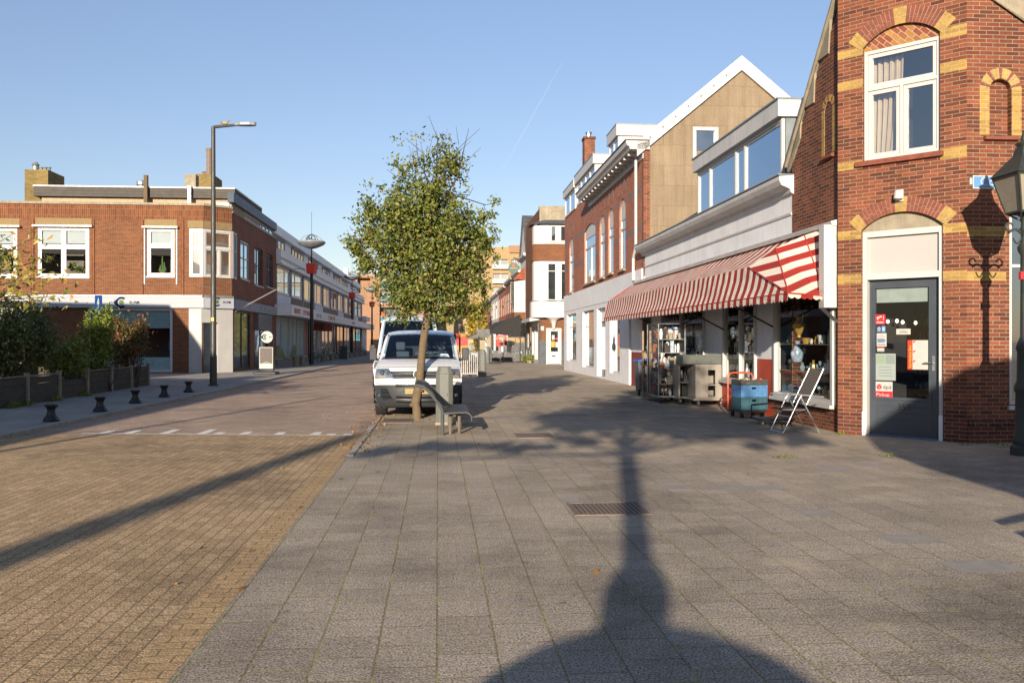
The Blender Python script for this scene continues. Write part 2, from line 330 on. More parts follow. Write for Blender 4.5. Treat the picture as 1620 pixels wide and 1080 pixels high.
m_greyw = plain('grey_white_paint', '#dadbdc', .6, var=.07, scale=2, bmp=.15, dirt=.12)
m_red = plain('red_dado_paint', '#a8452c', .6, var=.14, scale=3, bmp=.2, dirt=.15)
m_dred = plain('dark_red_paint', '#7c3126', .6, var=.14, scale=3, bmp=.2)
m_anth = plain('anthracite_paint', '#3a4148', .4, var=.1, scale=3, bmp=.05)
m_black = plain('black_paint', '#17191b', .45, var=.2, bmp=.1)
m_iron = plain('cast_iron_black', '#15181a', .5, var=.3, scale=14, bmp=.25)
m_pole = plain('grey_pole_paint', '#33332f', .5, var=.18, scale=4, bmp=.08)
m_lampg = plain('dark_green_iron', '#2c322e', .5, var=.25, scale=9, bmp=.2)
m_steel = plain('galvanised_steel', '#9aa0a2', .38, .85, var=.18, scale=5)
m_alu = plain('aluminium', '#b9bcbc', .35, .8, var=.1)
m_stone = bricks('render_panel', '#8a7a64', '#82735e', '#6a5d4c', bw=1.45, rh=.72, ms=.012, off=.5, bmp=.25, big=.18, speck=.15, spot=('#96795a', 1.1, .66), bdist=.006, streak=.28)
m_render = plain('beige_render', '#a5937a', .9, var=.14, scale=3, dirt=.2)
m_conc = plain('old_concrete', '#938a76', .9, var=.25, scale=5, bmp=.4, dirt=.3)
m_lintel = plain('ochre_lintel', '#7d6b4a', .9, var=.2, scale=7, bmp=.3)
m_roof = plain('dark_roof', '#3b3c3e', .8, var=.2, scale=4, bmp=.3)
m_slate = bricks('slate_roof', '#55585c', '#43464a', '#2f3134', bw=.3, rh=.2, ms=.012, big=.2)
m_rtile = bricks('red_roof_tile', '#96513a', '#80422f', '#552d22', bw=.25, rh=.3, ms=.02, big=.2)
m_roww = plain('row_white_panel', '#e9ebec', .5, var=.08, scale=1.5, bmp=.05, dirt=.12)
m_fascia = plain('shop_fascia_white', '#9b9fa4', .9, spec=.1, var=.04, scale=1.5, bmp=.03)
m_zinc = plain('zinc_cladding', '#7c8486', .45, .35, var=.2, scale=2)
m_wood = plain('weathered_wood', '#8c7b64', .85, var=.3, scale=5, bmp=.5)
m_fence = plain('mossy_fence_board', '#4b463b', .9, var=.4, scale=4, bmp=.5)
m_planks = wavy('tarred_planks', '#4a4641', .15, .8, 1, .012)
m_corr = wavy('blue_grey_corrugated', '#4a5a68', .1, .45, 1, .02)
m_bark = plain('bark', '#62543f', .9, var=.35, scale=11, bmp=.9)
m_barkd = plain('dark_bark', '#41382e', .9, var=.35, scale=11, bmp=.8)
m_gl = glass_dark('window_glass', (.02, .026, .032), .28)
m_glsky = glass_dark('sky_glass', (.02, .03, .04), .45, tint=(.62, .76, .92, 1))
m_glwarm = glass_dark('warm_glass', (.1, .085, .06), .4, wav=.05)
m_glside = glass_dark('street_side_glass', (.10, .11, .12), .4, wav=.04, tint=(.68, .84, 1, 1))
m_clear = glass_clear('clear_glass', .05, blend=.35)
m_upper = glass_clear('bluish_clear_glass', .3)
m_dark = plain('dim_interior', '#15161a', .9, var=.3, bmp=0)
m_dim = plain('interior_wall', '#6a6258', .9, var=.2, bmp=0)
m_curt = plain('cream_curtain', '#c9b49a', .9, var=.1, bmp=.1)
m_awn = stripes('striped_canvas', '#d3cabb', '#93302a', .38, .5)
m_awnr = plain('red_piping', '#a3281f', .7, var=.08)
m_leaf = leafmat('tree_leaf', [(0, L('#37441c')), (.4, L('#536026')), (.8, L('#71752f')), (.96, L('#86803c')), (1, L('#775636'))], .18, .55)
m_leafb = leafmat('branch_leaf', [(0, L('#54602a')), (.5, L('#8f8a3c')), (.8, L('#a8984a')), (1, L('#a56a3c'))], .35)
m_shrubd = leafmat('dark_shrub_leaf', [(0, L('#3a4a22')), (.6, L('#5f6e38')), (1, L('#776c3e'))], .2)
m_shrubg = leafmat('green_shrub_leaf', [(0, L('#46561e')), (.6, L('#6f8030')), (1, L('#9a9a3e'))], .3)
m_shrubr = leafmat('reddish_shrub_leaf', [(0, L('#3c4a20')), (.5, L('#5a5a2a')), (.8, L('#7d5030')), (1, L('#93452e'))], .25)
m_dry = leafmat('fallen_leaf', [(0, L('#6a4a2a')), (.6, L('#8d6838')), (1, L('#4f3822'))], .1)
m_ivy = leafmat('yellow_creeper_leaf', [(0, L('#6d6a26')), (1, L('#b59a3c'))], .3)
# ------------------------------------------------------------------ ground, roads, pavements
SD = Vector((-.0846, 1)).normalized(); CDIR = Vector((SD.y, -SD.x))
MST = Matrix(((CDIR.x, SD.x, 0, 0), (CDIR.y, SD.y, 0, 0), (0, 0, 1, 0), (0, 0, 0, 1))); MSTI = MST.inverted()
def loc2(x, y): return MSTI @ Vector((x, y, 0))
def sheet(name, pts, z, mat, label=None):
    mb = MB(MST); mb.face([(q.x, q.y, z) for q in (loc2(*p) for p in pts)])
    return structure(mb.build(name, mat))
XR = lambda Y: -1.307 - .0846 * Y
XL = lambda Y: -7.6 - .07 * Y
sheet('ground', [(-1500, -1500), (1500, -1500), (1500, 1500), (-1500, 1500)], -.006, m_base)
sheet('road', [(XL(-40), -40), (XR(-40), -40), (XR(15.66), 15.66), (XL(15.66), 15.5)], 0, m_road)
mb = MB(MST)      # bricks laid slightly askew beyond the line
mb.face([(q.x, q.y, 0) for q in (loc2(*p) for p in [(XL(15.5), 15.5), (XR(15.66), 15.66), (XR(160), 160), (XL(160), 160)])])
structure(mb.build('road_beyond_line', m_road2))
sheet('road_edge_course', [(XR(-40) - .23, -40), (XR(-40), -40), (XR(15.6), 15.6), (XR(15.6) - .23, 15.6)], .004, m_edge)
sheet('pavement', [(XR(-40), -40), (60, -40), (60, 12.9), (XR(12.5), 12.5)], .003, m_tile)
sheet('shopping_pavement', [(XR(12.5), 12.5), (60, 12.9), (60, 160), (XR(160), 160)], 0.001, m_plaza)
mb = MB(MST)
a, b = loc2(XL(-40), -40), loc2(XL(160), 160)
mb.slab([(a.x - 50, a.y), (a.x - .15, a.y), (b.x - .15, b.y), (b.x - 50, b.y)], -.02, .07); structure(mb.build('left_pavement', m_walk))
mb = MB(MST); mb.slab([(a.x - .149, a.y), (a.x, a.y), (b.x, b.y), (b.x - .149, b.y)], -.02, .073); structure(mb.build('left_kerb', m_kerb, bevel=.012))
mb = MB(MST); a, b = loc2(XR(12.6), 12.6), loc2(XR(19.6), 19.6)
mb.slab([(a.x - .02, a.y), (a.x + .09, a.y), (b.x + .09, b.y), (b.x - .02, b.y)], -.02, .014); structure(mb.build('right_kerb', m_kerb, bevel=.012))
# the painted line with its short bars, across the road
mb = MB(MST); p = loc2(*ground(128, 686).xy); q = loc2(*ground(556, 689).xy)
mb.face([(p.x, p.y, .005), (q.x, q.y, .005), (q.x, q.y + .085, .005), (p.x, p.y + .085, .005)])
for k, px in enumerate((160, 200, 258, 318, 344, 385, 440, 497, 522, 548)):
    t = (px - 128) / (556 - 128); cx, cy = p.x + (q.x - p.x) * t, p.y + (q.y - p.y) * t + .085; h = (.45, .55, .75, .8, .3, .45, .4, .45, .2, .22)[k]
    mb.face([(cx - .09, cy, .005), (cx + .09, cy, .005), (cx + .09, cy + h, .005), (cx - .05, cy + h, .005)])
structure(mb.build('road_marking_line', plain('worn_road_paint', '#d8d4ca', .8, var=.25, scale=14, bmp=.3)))
# odd pale and dark slabs let into the pavement
m_slabp = plain('plain_grey_slab', '#8f8981', .85, var=.2, scale=5); m_slabd = plain('dark_slab', '#857e75', .85, var=.2, scale=5)
mb = MB(MST)
for i, (px, py, wx, wy) in enumerate(((1292, 811, .32, .3), (1440, 852, .45, .3), (1552, 896, .5, .33), (1165, 772, .5, .3), (1222, 771, .3, .3), (1068, 770, .3, .3), (905, 795, .2, .5), (990, 738, .4, .3), (1320, 742, .5, .35), (1380, 735, .45, .3))):
    q = loc2(*ground(px, py).xy); mb.face([(q.x - wx / 2, q.y - wy / 2, .0045), (q.x + wx / 2, q.y - wy / 2, .0045), (q.x + wx / 2, q.y + wy / 2, .0045), (q.x - wx / 2, q.y + wy / 2, .0045)], i % 2 if i in (4, 7) else 0)
structure(mb.build('pavement_slabs', [m_slabp, m_slabd]))
mb = MB(); a, b = ground(728, 662), ground(1150, 652); mb.face([(a.x, a.y, .004), (b.x, b.y, .004), (b.x, b.y + .3, .004), (a.x, a.y + .3, .004)]); mb.face([(a.x, a.y - .1, .0042), (b.x, b.y - .1, .0042), (b.x, b.y - .002, .0042), (a.x, a.y - .002, .0042)], 1); structure(mb.build('drain_channel', [m_slabd, m_kerb]))
def grating(px0, px1, py0, py1, bars, label, along=False):
    a, b = loc2(*ground(px0, py1).xy), loc2(*ground(px1, py1).xy); d = loc2(*ground(px0, py0).xy).y
    x0, x1, y0, y1 = a.x, b.x, a.y, d
    o = thing('drain_grating', MST @ Vector(((x0 + x1) / 2, (y0 + y1) / 2, 0)), label, 'grating')
    mb = MB(MST); mb.wall(0, 1, 0, 1) if 0 else None
    for q in ((x0, x1, y0, y0 + .03), (x0, x1, y1 - .03, y1), (x0, x0 + .03, y0 + .03, y1 - .03), (x1 - .03, x1, y0 + .03, y1 - .03)): mb.box(*q, -.02, .012)
    mb.build('rim', m_rust, o)
    mb = MB(MST); n = bars
    for i in range(n):
        c = x0 + .03 + (x1 - x0 - .06) * (i + .5) / n; mb.box(c - .016, c + .016, y0 + .031, y1 - .031, -.02, .008)
    mb.build('bars', m_rust, o)
    mb = MB(MST); mb.face([(x0, y0, .0048), (x1, y0, .0048), (x1, y1, .0048), (x0, y1, .0048)]); mb.build('pit_shade', m_dark, o)  # flat dark sheet standing for the shade below the bars
m_rust = plain('rusty_iron', '#75665a', .8, var=.35, scale=12, bmp=.4)
grating(910, 1033, 796, 816, 15, 'rusty square iron drain grating crossed by the trunk shadow in the open pavement')
grating(818, 878, 685, 693, 14, 'small dark drain grating in the pavement beyond the bench')
grating(603, 652, 662, 669, 12, 'brown iron grating at the foot of the tree trunk')

# ------------------------------------------------------------------ foliage
def leaves(name, mats, C, N, ln, wd, parent=None, up=.3):
    """Leaf-sized folded faces at centres C, facing roughly along N."""
    n = len(C); C = np.asarray(C, float)
    D = RNG.normal(size=(n, 3)); D[:, 2] -= .35; D /= np.linalg.norm(D, axis=1, keepdims=True)
    W = np.cross(D, np.asarray(N, float) + RNG.normal(size=(n, 3)) * .6); W /= np.linalg.norm(W, axis=1, keepdims=True) + 1e-9
    Nn = np.cross(D, W); s = (.5 + .95 * RNG.random((n, 1)))
    l_, w_ = ln * s, wd * s
    P = np.stack([C - D * l_ * .5, C + W * w_ * .5 - D * l_ * .08 + Nn * w_ * .18, C + D * l_ * .5, C - W * w_ * .5 - D * l_ * .08 + Nn * w_ * .18], 1).reshape(-1, 3)
    me = bpy.data.meshes.new(name); me.vertices.add(4 * n); me.vertices.foreach_set('co', P.ravel())
    i = np.arange(n) * 4; T = np.stack([i, i + 1, i + 2, i, i + 2, i + 3], 1).ravel()
    me.loops.add(6 * n); me.loops.foreach_set('vertex_index', T); me.polygons.add(2 * n)
    me.polygons.foreach_set('loop_start', np.arange(2 * n) * 3); me.polygons.foreach_set('loop_total', np.full(2 * n, 3))
    for m in (mats if isinstance(mats, list) else [mats]): me.materials.append(m)
    me.update(calc_edges=True); me.validate()
    o = bpy.data.objects.new(name, me); COL.objects.link(o)
    if parent is not None: o.parent = parent; o.matrix_parent_inverse = Matrix.Translation(-Vector(parent.location))
    return o
def cloud(blobs, n, shell=.55, clump=.35, nclump=90):
    """Points in ellipsoids (x, y, z, rx, ry, rz, weight), gathered in clumps with gaps between them."""
    wt = np.array([b[6] if len(b) > 6 else b[3] * b[4] * b[5] for b in blobs], float); wt /= wt.sum(); P = []; N = []
    for b, k in zip(blobs, (wt * n).astype(int)):
        c, r = np.array(b[:3]), np.array(b[3:6]); nc = max(4, int(nclump * k / n))
        d = RNG.normal(size=(nc, 3)); d /= np.linalg.norm(d, axis=1, keepdims=True); rad = shell + (1 - shell) * RNG.random((nc, 1)) ** .6
        cc = d * rad * (.92 + .14 * RNG.normal(size=(nc, 1)).clip(-1.5, 1.5)); pick = RNG.integers(0, nc, k); sp = clump * (.6 + .8 * RNG.random((nc, 1)))
        q = cc[pick] + RNG.normal(size=(k, 3)) * sp[pick] * .55
        P.append(c + q * r); N.append(q / (np.linalg.norm(q, axis=1, keepdims=True) + 1e-6))
    return np.concatenate(P), np.concatenate(N)
def limbs(mb, base, tips, r0, r1=.008, bend=.25, n=6):
    for t in tips:
        a, b = Vector(base), Vector(t); d = b - a; m1 = a + d * .35 + Vector((RNG.normal(), RNG.normal(), RNG.normal() + .8)) * d.length * bend * .25; m2 = a + d * .7 + Vector((RNG.normal(), RNG.normal(), RNG.normal())) * d.length * bend * .25
        mb.tube([a, m1, m2, b], [r0, r0 * .7, r0 * .4, r1], n)

# the street tree in front of the van
tb = ground(659, 662); TX, TY = tb.x, tb.y
tree = thing('street_tree', (TX, TY, 0), 'small street tree with round olive green crown standing in front of the white van', 'tree')
mb = MB(); P = lambda px, py: at(px, py, TY)
mb.tube([(TX - .005, TY, -.02), P(660, 656), P(659, 645), P(657, 638), P(664, 600), P(669, 545), P(675, 505), P(685, 450), P(688, 385), P(690, 320), P(692, 262)],
        [.112, .098, .09, .098, .088, .08, .082, .07, .055, .038, .02], 12)
for px, py, r in ((652, 640, .05), (668, 590, .03), (668, 617, .035)): mb.ball(P(px, py) + Vector((0, -.06, 0)), r, 8)
mb.build('trunk', m_bark, tree, smooth=True)
c0 = P(680, 470); mb = MB()
def tp(px, py, dy=0): q = at(px, py, TY); q.y += dy; return q
limbs(mb, P(680, 475), [tp(570, 390, -.3), tp(600, 330, .4), tp(620, 440, -.8), tp(760, 350, .3), tp(770, 430, -.5), tp(720, 420, -1.1), tp(640, 360, -1.0), tp(700, 330, .9), tp(660, 400, 1.1), tp(610, 470, .3), tp(745, 480, -.3)], .04)
limbs(mb, P(690, 330), [tp(612, 268), tp(640, 215, .2), tp(678, 183), tp(700, 205, .2), tp(742, 205, -.1), tp(722, 250, .3), tp(664, 240, -.4), tp(795, 318, .1), tp(750, 300, -.3), tp(650, 300, .4)], .022, .004)
for _ in range(26):
    a_ = tp(640 + RNG.random() * 100, 290 - RNG.random() * 60, RNG.normal() * .25); mb.tube([a_, a_ + Vector((RNG.normal() * .25, RNG.normal() * .2, .25 + .3 * RNG.random()))], [.006, .003], 4)
mb.build('branches', m_barkd, tree)
k = FPX / TY
def E(px, py, rx, ry_, dy=0, depth=None, wt=None):
    q = at(px, py, TY + dy); return (q.x, q.y, q.z, rx / k, (depth or rx * .9) / k, ry_ / k) + ((wt,) if wt else ())
C1, N1 = cloud([E(672, 395, 98, 86, wt=9), E(625, 370, 62, 60, -.3, wt=2.6), E(715, 375, 68, 66, .2, wt=2.8), E(672, 440, 84, 66, -.3, wt=3.4), E(676, 312, 60, 42, 0, wt=2.0), E(668, 345, 84, 54, -.4, wt=2.6), E(735, 440, 44, 48, -.1, wt=1.1), E(618, 430, 42, 50, .1, wt=1.1), E(636, 482, 40, 26, -.2, wt=.8), E(705, 490, 62, 28, .1, wt=1.2), E(580, 400, 34, 36, 0, wt=.9), E(760, 400, 30, 44, 0, wt=.9), E(745, 465, 34, 30, 0, wt=.6)], 29000, .42, .24, 520)
C2, N2 = cloud([E(700, 258, 42, 26, wt=1.9), E(725, 265, 24, 38, .1, wt=1.0), E(640, 262, 36, 20, 0, wt=.6), E(680, 220, 46, 24, 0, wt=.4), E(560, 385, 26, 24, 0, wt=.75), E(777, 330, 24, 22, 0, wt=.45), E(590, 335, 26, 30, 0, wt=.8), E(765, 375, 24, 40, 0, wt=.8), E(578, 425, 20, 26, 0, wt=.35), E(612, 300, 30, 24, 0, wt=.5)], 2900, .2, .36, 130)
leaves('crown', m_leaf, np.concatenate([C1, C2]), np.concatenate([N1, N2]), .076, .047, tree)

def shrub(name, label, cat, blobs, n, mat, ln, wd, base, stems=6, group=None, bark=m_barkd, shell=.3, nclump=120, clump=.4, sr=.018):
    o = thing(name, base, label, cat, group); C_, N_ = cloud(blobs, n, shell, clump, nclump)
    C_[:, 2] = np.maximum(C_[:, 2], .06)
    leaves('foliage', mat, C_, N_, ln, wd, o); mb = MB()
    for b in blobs:
        for _ in range(stems):
            d = RNG.normal(size=3); d /= np.linalg.norm(d)
            limbs(mb, (base[0] + RNG.normal() * .15, base[1] + RNG.normal() * .15, 0), [(b[0] + d[0] * b[3] * .9, b[1] + d[1] * b[4] * .9, b[2] + abs(d[2]) * b[5] * .95)], sr, .004, .2, 5)
    mb.build('stems', bark, o); return o
def eb(px, py, Y, rx, ry_, ryd=None):     # ellipsoid of pixel radii at depth Y
    q = at(px, py, Y); k_ = FPX / Y; return (q.x, q.y, q.z, rx / k_, (ryd or rx * .8) / k_, ry_ / k_)
gp = ground
shrub('garden_shrub', 'tall dark dense shrub behind the plank fence, largest and furthest left', 'shrub', [eb(20, 545, 23.5, 62, 50), eb(62, 530, 24, 34, 52), eb(8, 520, 22.5, 40, 60)], 9000, m_shrubd, .1, .05, (-14.2, 23.8, 0), 8)
shrub('garden_shrub', 'low loose green shrub between the dark shrub and the bright leafy one', 'shrub', [eb(105, 570, 25.5, 34, 32), eb(120, 552, 26, 14, 22)], 2200, m_shrubg, .1, .05, (-13, 25.8, 0), 7, clump=.45)
shrub('garden_shrub', 'upright bright green shrub beside the blue arrow sign', 'shrub', [eb(152, 540, 27.5, 27, 46), eb(165, 515, 27.8, 20, 28), eb(140, 575, 27.3, 22, 22)], 4200, m_shrubg, .1, .05, (-12.9, 27.6, 0), 7, clump=.42)
shrub('garden_shrub', 'bushy shrub with reddish top leaves at the fence end', 'shrub', [eb(198, 545, 30, 32, 40), eb(214, 520, 30.3, 22, 24), eb(185, 515, 30, 18, 20)], 3800, m_shrubr, .1, .05, (-13.2, 30.2, 0), 12, clump=.42)
# overhanging tree at the left edge: its branches reach into the picture
lt = thing('garden_tree', (-13.2, 18.2, 0), 'tree with drooping yellow green leaves reaching in over the garden at the left edge', 'tree')
mb = MB(); mb.tube([(-13.2, 18.2, -.05), (-13.1, 18.2, 1.2), (-12.7, 18.1, 2.2), (-12.3, 18, 3.2)], [.1, .08, .06, .03], 8); mb.build('trunk', m_barkd, lt, smooth=True)
mb = MB(); C_ = []; TL = 18
tips = [(100, 432), (88, 404), (62, 372), (40, 400), (18, 372), (8, 430), (55, 440), (78, 470), (30, 460), (110, 462), (-30, 400), (-40, 350), (5, 395)]
for px, py in tips:
    t = at(px, py, TL + RNG.normal() * .3); b0 = Vector((-12.9, 18.15, 1.9)); mid = (b0 + t) / 2 + Vector((0, 0, .25)); mb.tube([b0, mid, t], [.03, .016, .005], 5)
    for s_ in np.linspace(.25, 1, 26):
        q = (mid * (1 - s_) + t * s_) + Vector((RNG.normal() * .1, RNG.normal() * .1, -.07 + RNG.normal() * .08)); C_.append(q)
C_ = np.array([tuple(c) for c in C_ for _ in (0, 1)]) + RNG.normal(size=(2 * len(C_), 3)) * .07; mb.build('branches', m_barkd, lt)
leaves('foliage', m_leafb, C_, np.tile((0, -1, .3), (len(C_), 1)), .15, .055, lt)

# ------------------------------------------------------------------ unseen things behind and beside the camera, placed for the shadows they cast
bt = thing('pavement_tree', (-.82, -7, 0), 'street tree behind the photographer whose shadow falls across the open pavement', 'tree')
mb = MB(); mb.tube([(-.76, -7, -.02), (-1.15, -7, 1.9), (-1.53, -7, 3.7), (-1.9, -7, 5.2), (-2.2, -7, 6.8), (-2.3, -7, 8.2)], [.15, .125, .115, .125, .08, .04], 12)
limbs(mb, (-1.84, -7, 3.9 * TS), [(x - 1.05, y, z * TS) for x, y, z in [(-3.2, -7.3, 4.9), (1.4, -6.8, 4.3), (1.8, -7, 5.3), (2.3, -7, 4.6), (-4.5, -7, 4.0), (-2.4, -6.5, 5.9), (.3, -8, 6.4), (-.4, -5.8, 6.2), (1.0, -7.5, 6.5)]], .05); mb.build('trunk', m_bark, bt, smooth=True)
C_, N_ = cloud([(x - 1.05, y, z * TS, a, b, c * TS, w) for x, y, z, a, b, c, w in [(-.7, -7, 5.6, 2.0, 1.6, .95, 6), (.9, -7, 4.9, 1.2, 1, .55, 2), (-2.4, -7.2, 5.2, 1.0, 1, .55, 1.4), (1.9, -6.9, 4.45, .6, .6, .32, .7), (.3, -7, 4.7, 1.5, 1, .36, 2.4), (-1.6, -7, 4.75, .9, 1, .4, 1.4), (1.5, -7, 4.25, .45, .5, .22, .4), (2.3, -7, 4.6, .4, .5, .25, .35), (2.2, -6.8, 4.2, .3, .3, .16, .2), (-3.9, -7, 4.05, .9, .6, .1, .5), (-2.6, -7, 4.1, .7, .6, .12, .5), (-4.6, -7.1, 3.95, .5, .5, .07, .2), (-1.6, -7, 4.2, .6, .6, .14, .4), (-.5, -7, 6.6, 1.1, 1, .6, 1.6)]], 9500, .1, .28, 260)
leaves('crown', m_leaf, C_, N_, .2, .12, bt)
mb2 = MB(Matrix.Translation((-1.39, -6.8, 2.46 * TS))); mb2.lathe([(.17, -.22), (.2, -.16), (.225, 0), (.2, .1), (.13, .2)], (0, 0, 0), 14)  # invented knob, added to widen the trunk shadow
mb2.build('shadow_knob', m_wood, bt)
pt = thing('pollard_tree', (-7.27, -20, 0), 'tall bare leaning pollarded trunk behind the photographer casting the long shadow over the road', 'tree')
mb = MB(); mb.tube([(-7.27, -20, -.02), (-7.85, -20, 3), (-8.47, -20, 6), (-8.97, -20, 8.5)], [.36, .33, .26, .17], 12); mb.ball((-8.97, -20, 8.5), .22, 8); mb.build('trunk', m_bark, pt, smooth=True)
bs = thing('shadow_dome', (-.5, -2.6, 0), 'added leafy dome in a tub behind the photographer, standing in for the shadow of a car roof', 'bush')  # stand-in for a car, added for its rounded shadow
mb = MB(); mb.lathe([(.38, 0), (.5, .9), (.56, .9), (.56, 1.0), (.5, 1.0)], (-.5, -2.6, 0), 16); mb.build('tub', m_conc, bs)
C_, N_ = cloud([(-.5, -2.6, 1.33, .88, .88, .40)], 3500, .93, .03, 900); leaves('foliage', m_shrubd, C_, N_, .06, .04, bs)
mb = MB(); mb.ball((-.5, -2.6, 1.36), (1.0, 1.0, .46), 24); mb.build('dome_core', m_barkd, bs)
hs = thing('gabled_house', (-20, -9, 0), 'brick house behind the photographer on the left, roof outline shaped for its shadow', 'house')
mb = MB(); mb.prism([(-11.4, 0), (-11.4, 4.7), (-16.4, 10.3), (-19.2, 10.3), (-21.8, 10.7), (-23.2, 10.7), (-23.2, 0)], -16, -6.0); mb.build('wall', m_brickH, hs)  # roof outline fitted to the shade on the left pavement
mb = MB()
for x in (-13.5, -17.5, -21): 
    mb.box(x - .6, x + .6, -6.0, -5.95, .9, 2.6); 
    if x < -15: mb.box(x - .6, x + .6, -6.0, -5.95, 4.2, 6)
mb.build('window', m_gl, hs)
st = thing('shade_blocker', (5.2, -3, 0), 'added unseen tarpaulin covered stall behind the photographer on the right, shading the brick corner', 'blocker')  # invented block, its outline drawn to shade the brick corner
mb = MB(); mb.prism([(3.4, 0), (3.4, 2.9), (3.02, 3.28), (2.87, 3.73), (3.17, 4.33), (3.82, 4.78), (4.52, 5.18), (5.32, 5.38), (7.2, 5.38), (7.2, 0)], -3.8, -2.0); mb.build('bulge', plain('green_blocker', '#3c4a40', .6), st)
sb = thing('pavement_board', (4.1, 5.0, 0), 'small unseen board beside the photographer, added for the pointed shadow on the pavement', 'board')
mb = MB(); mb.prism([(3.9, 0), (3.9, .62), (5.2, .8), (5.2, 0)], 4.98, 5.04); mb.prism([(3.9, .7), (3.9, .74), (5.2, 1.0), (5.2, .9)], 4.98, 5.04); mb.build('panel', m_wood, sb)  # unseen panels added to cast the pointed shadow
sp = thing('slim_pole', (-10.9, -5, 0), 'slim unseen pole behind the photographer on the left, added for the thin shadow on the road', 'pole')
mb = MB(); mb.tube([(-10.9, -5, 0), (-10.9, -5, 7.6)], [.09, .06], 10); mb.build('shaft', m_pole, sp)  # unseen pole added for the thin shadow line on the road
# a thin vapour trail high beyond the street
vt = MB(); a_, b_ = at(893, 92, 1400), at(796, 268, 1400); n_ = 14; vt.tube([a_ + (b_ - a_) * i / n_ + Vector((math.sin(i * 1.7) * .5, 0, math.cos(i * 2.3) * .5)) for i in range(n_ + 1)], [.4 + 1.0 * math.sin(math.pi * i / n_) for i in range(n_ + 1)], 6)
m_trail = bpy.data.materials.new('vapour'); m_trail.use_nodes = True; t_ = m_trail.node_tree; bs_ = t_.nodes['Principled BSDF']; bs_.inputs['Base Color'].default_value = (.9, .9, .9, 1); bs_.inputs['Roughness'].default_value = 1; bs_.inputs['Alpha'].default_value = .016
o = vt.build('vapour_trail', m_trail); o['kind'] = 'stuff'; o['label'] = 'faint thin vapour trail in the sky right of the tree'
h2 = thing('shade_block', (-26, 23, 0), 'added block out of view to the left, shading the optician shop front', 'house')  # unseen block put in to shade the shop front
mb = MB(); mb.prism([(-19.1, 0), (-19.1, 4.6), (-19.9, 7.3), (-35, 7.4), (-35, 0)], 19, 27); mb.build('wall', m_brickH, h2); mb = MB(); mb.box(-35.1, -20, 18.9, 27.1, 7.41, 7.5); mb.build('roof', m_roof, h2)
# ------------------------------------------------------------------ windows
def frame_win(F, parent, r, lay=((0, 1, 0, 1),), v=-.09, fw=.055, sash=.045, mat=None, glass=None, sill=None, sillmat=None, name='window', dep=.07, kids=True, mull=.05):
    """A window: outer frame with one hole per pane of lay (fractions x0,x1,z0,z1), sashes proud of it, panes behind."""
    mat = mat or m_white; glass = glass or m_gl; u0, u1, z0, z1 = r; W_, H_ = u1 - u0 - 2 * fw, z1 - z0 - 2 * fw
    holes = []
    for a in lay:
        x0, x1, y0, y1 = u0 + fw + W_ * a[0], u0 + fw + W_ * a[1], z0 + fw + H_ * a[2], z0 + fw + H_ * a[3]
        h = mull / 2; holes.append((x0 + (h if a[0] > .001 else 0), x1 - (h if a[1] < .999 else 0), y0 + (h if a[2] > .001 else 0), y1 - (h if a[3] < .999 else 0)))
    mb = MB(F.M()); mb.wall(u0, u1, z0, z1, holes, v, dep)
    if sash:
        for h in holes: mb.wall(h[0] + .004, h[1] - .004, h[2] + .004, h[3] - .004, [(h[0] + sash, h[1] - sash, h[2] + sash, h[3] - sash)], v + .016 - dep * .4, .03)
    if sill: mb.box(u0 - .04, u1 + .04, v - .02, sill, z0 - .07, z0 - .003, 1)
    o = mb.build(name, [mat, sillmat or mat], parent)
    if kids:
        mb = MB(F.M())
        for h in holes: mb.face([(h[0], v - dep * .55, h[3]), (h[1], v - dep * .55, h[3]), (h[1], v - dep * .55, h[2]), (h[0], v - dep * .55, h[2])])
        mb.build('pane', glass, o)
    return o
def block(mb, F, u0, u1, depth, z0, z1, front=-.02, m=0):   # the dark body of a building behind a facade
    mb.box(u0, u1, -depth, front, z0, z1, m)
def room(F, parent, r, v0, depth, mat=None, name='room'):
    mb = MB(F.M()); u0, u1, z0, z1 = r; a, b = v0, v0 - depth
    mb.face([(u0, b, z0), (u1, b, z0), (u1, b, z1), (u0, b, z1)]); mb.face([(u0, a, z0), (u0, b, z0), (u0, b, z1), (u0, a, z1)]); mb.face([(u1, a, z0), (u1, b, z0), (u1, b, z1), (u1, a, z1)])
    mb.face([(u0, a, z0), (u1, a, z0), (u1, b, z0), (u0, b, z0)]); mb.face([(u0, a, z1), (u1, a, z1), (u1, b, z1), (u0, b, z1)]); return mb.build(name, mat or m_dim, parent)

# ------------------------------------------------------------------ the right-hand brick corner house
A = Vector((5.84, 15.67)); B = Vector((7.40, 14.22))
FW = Face((5.935, 15.67), (-.082, 1), (-1, -.08)); FC = Face(A, B - A, (-.7, -.7)); FR = Face(B, (1, .082), (0, -1))
LC = (B - A).length
ch = thing('corner_house', (7.5, 15.5, 0), 'red brick corner house with yellow brick bands and a dark glazed door on the right', 'house')
rw = FC.rect(1365, 1487, 83, 255); rw = (rw[0], rw[1], FC.z(1365, 255), FC.z(1365, 83))
rd = (FC.u(1363), FC.u(1491.5), 0.0, FC.z(1365, 367))
ww = rw[1] - rw[0]; sprg = rw[3] + .06; rise_w = .28
mb = MB(FC.M())
mb.wall(0, LC, 0, 9.2, [(rw[0], rw[1], rw[2], sprg + rise_w), (rd[0], rd[1], 0, rd[3] + .29)], 0, .22, arch=(rise_w, .26))
mb.M = FR.M(); uWn = FR.u(1597)
hr = [(.0, 9.2), (.35, 8.0), (FR.u(1570) + .0, FR.z(1570, 0)), (FR.u(1620), FR.z(1620, 42)), (5.2, 2.9 + 1.2)]
rr = (uWn, uWn + 1.3, FR.z(1597, 640), FR.z(1597, 330))
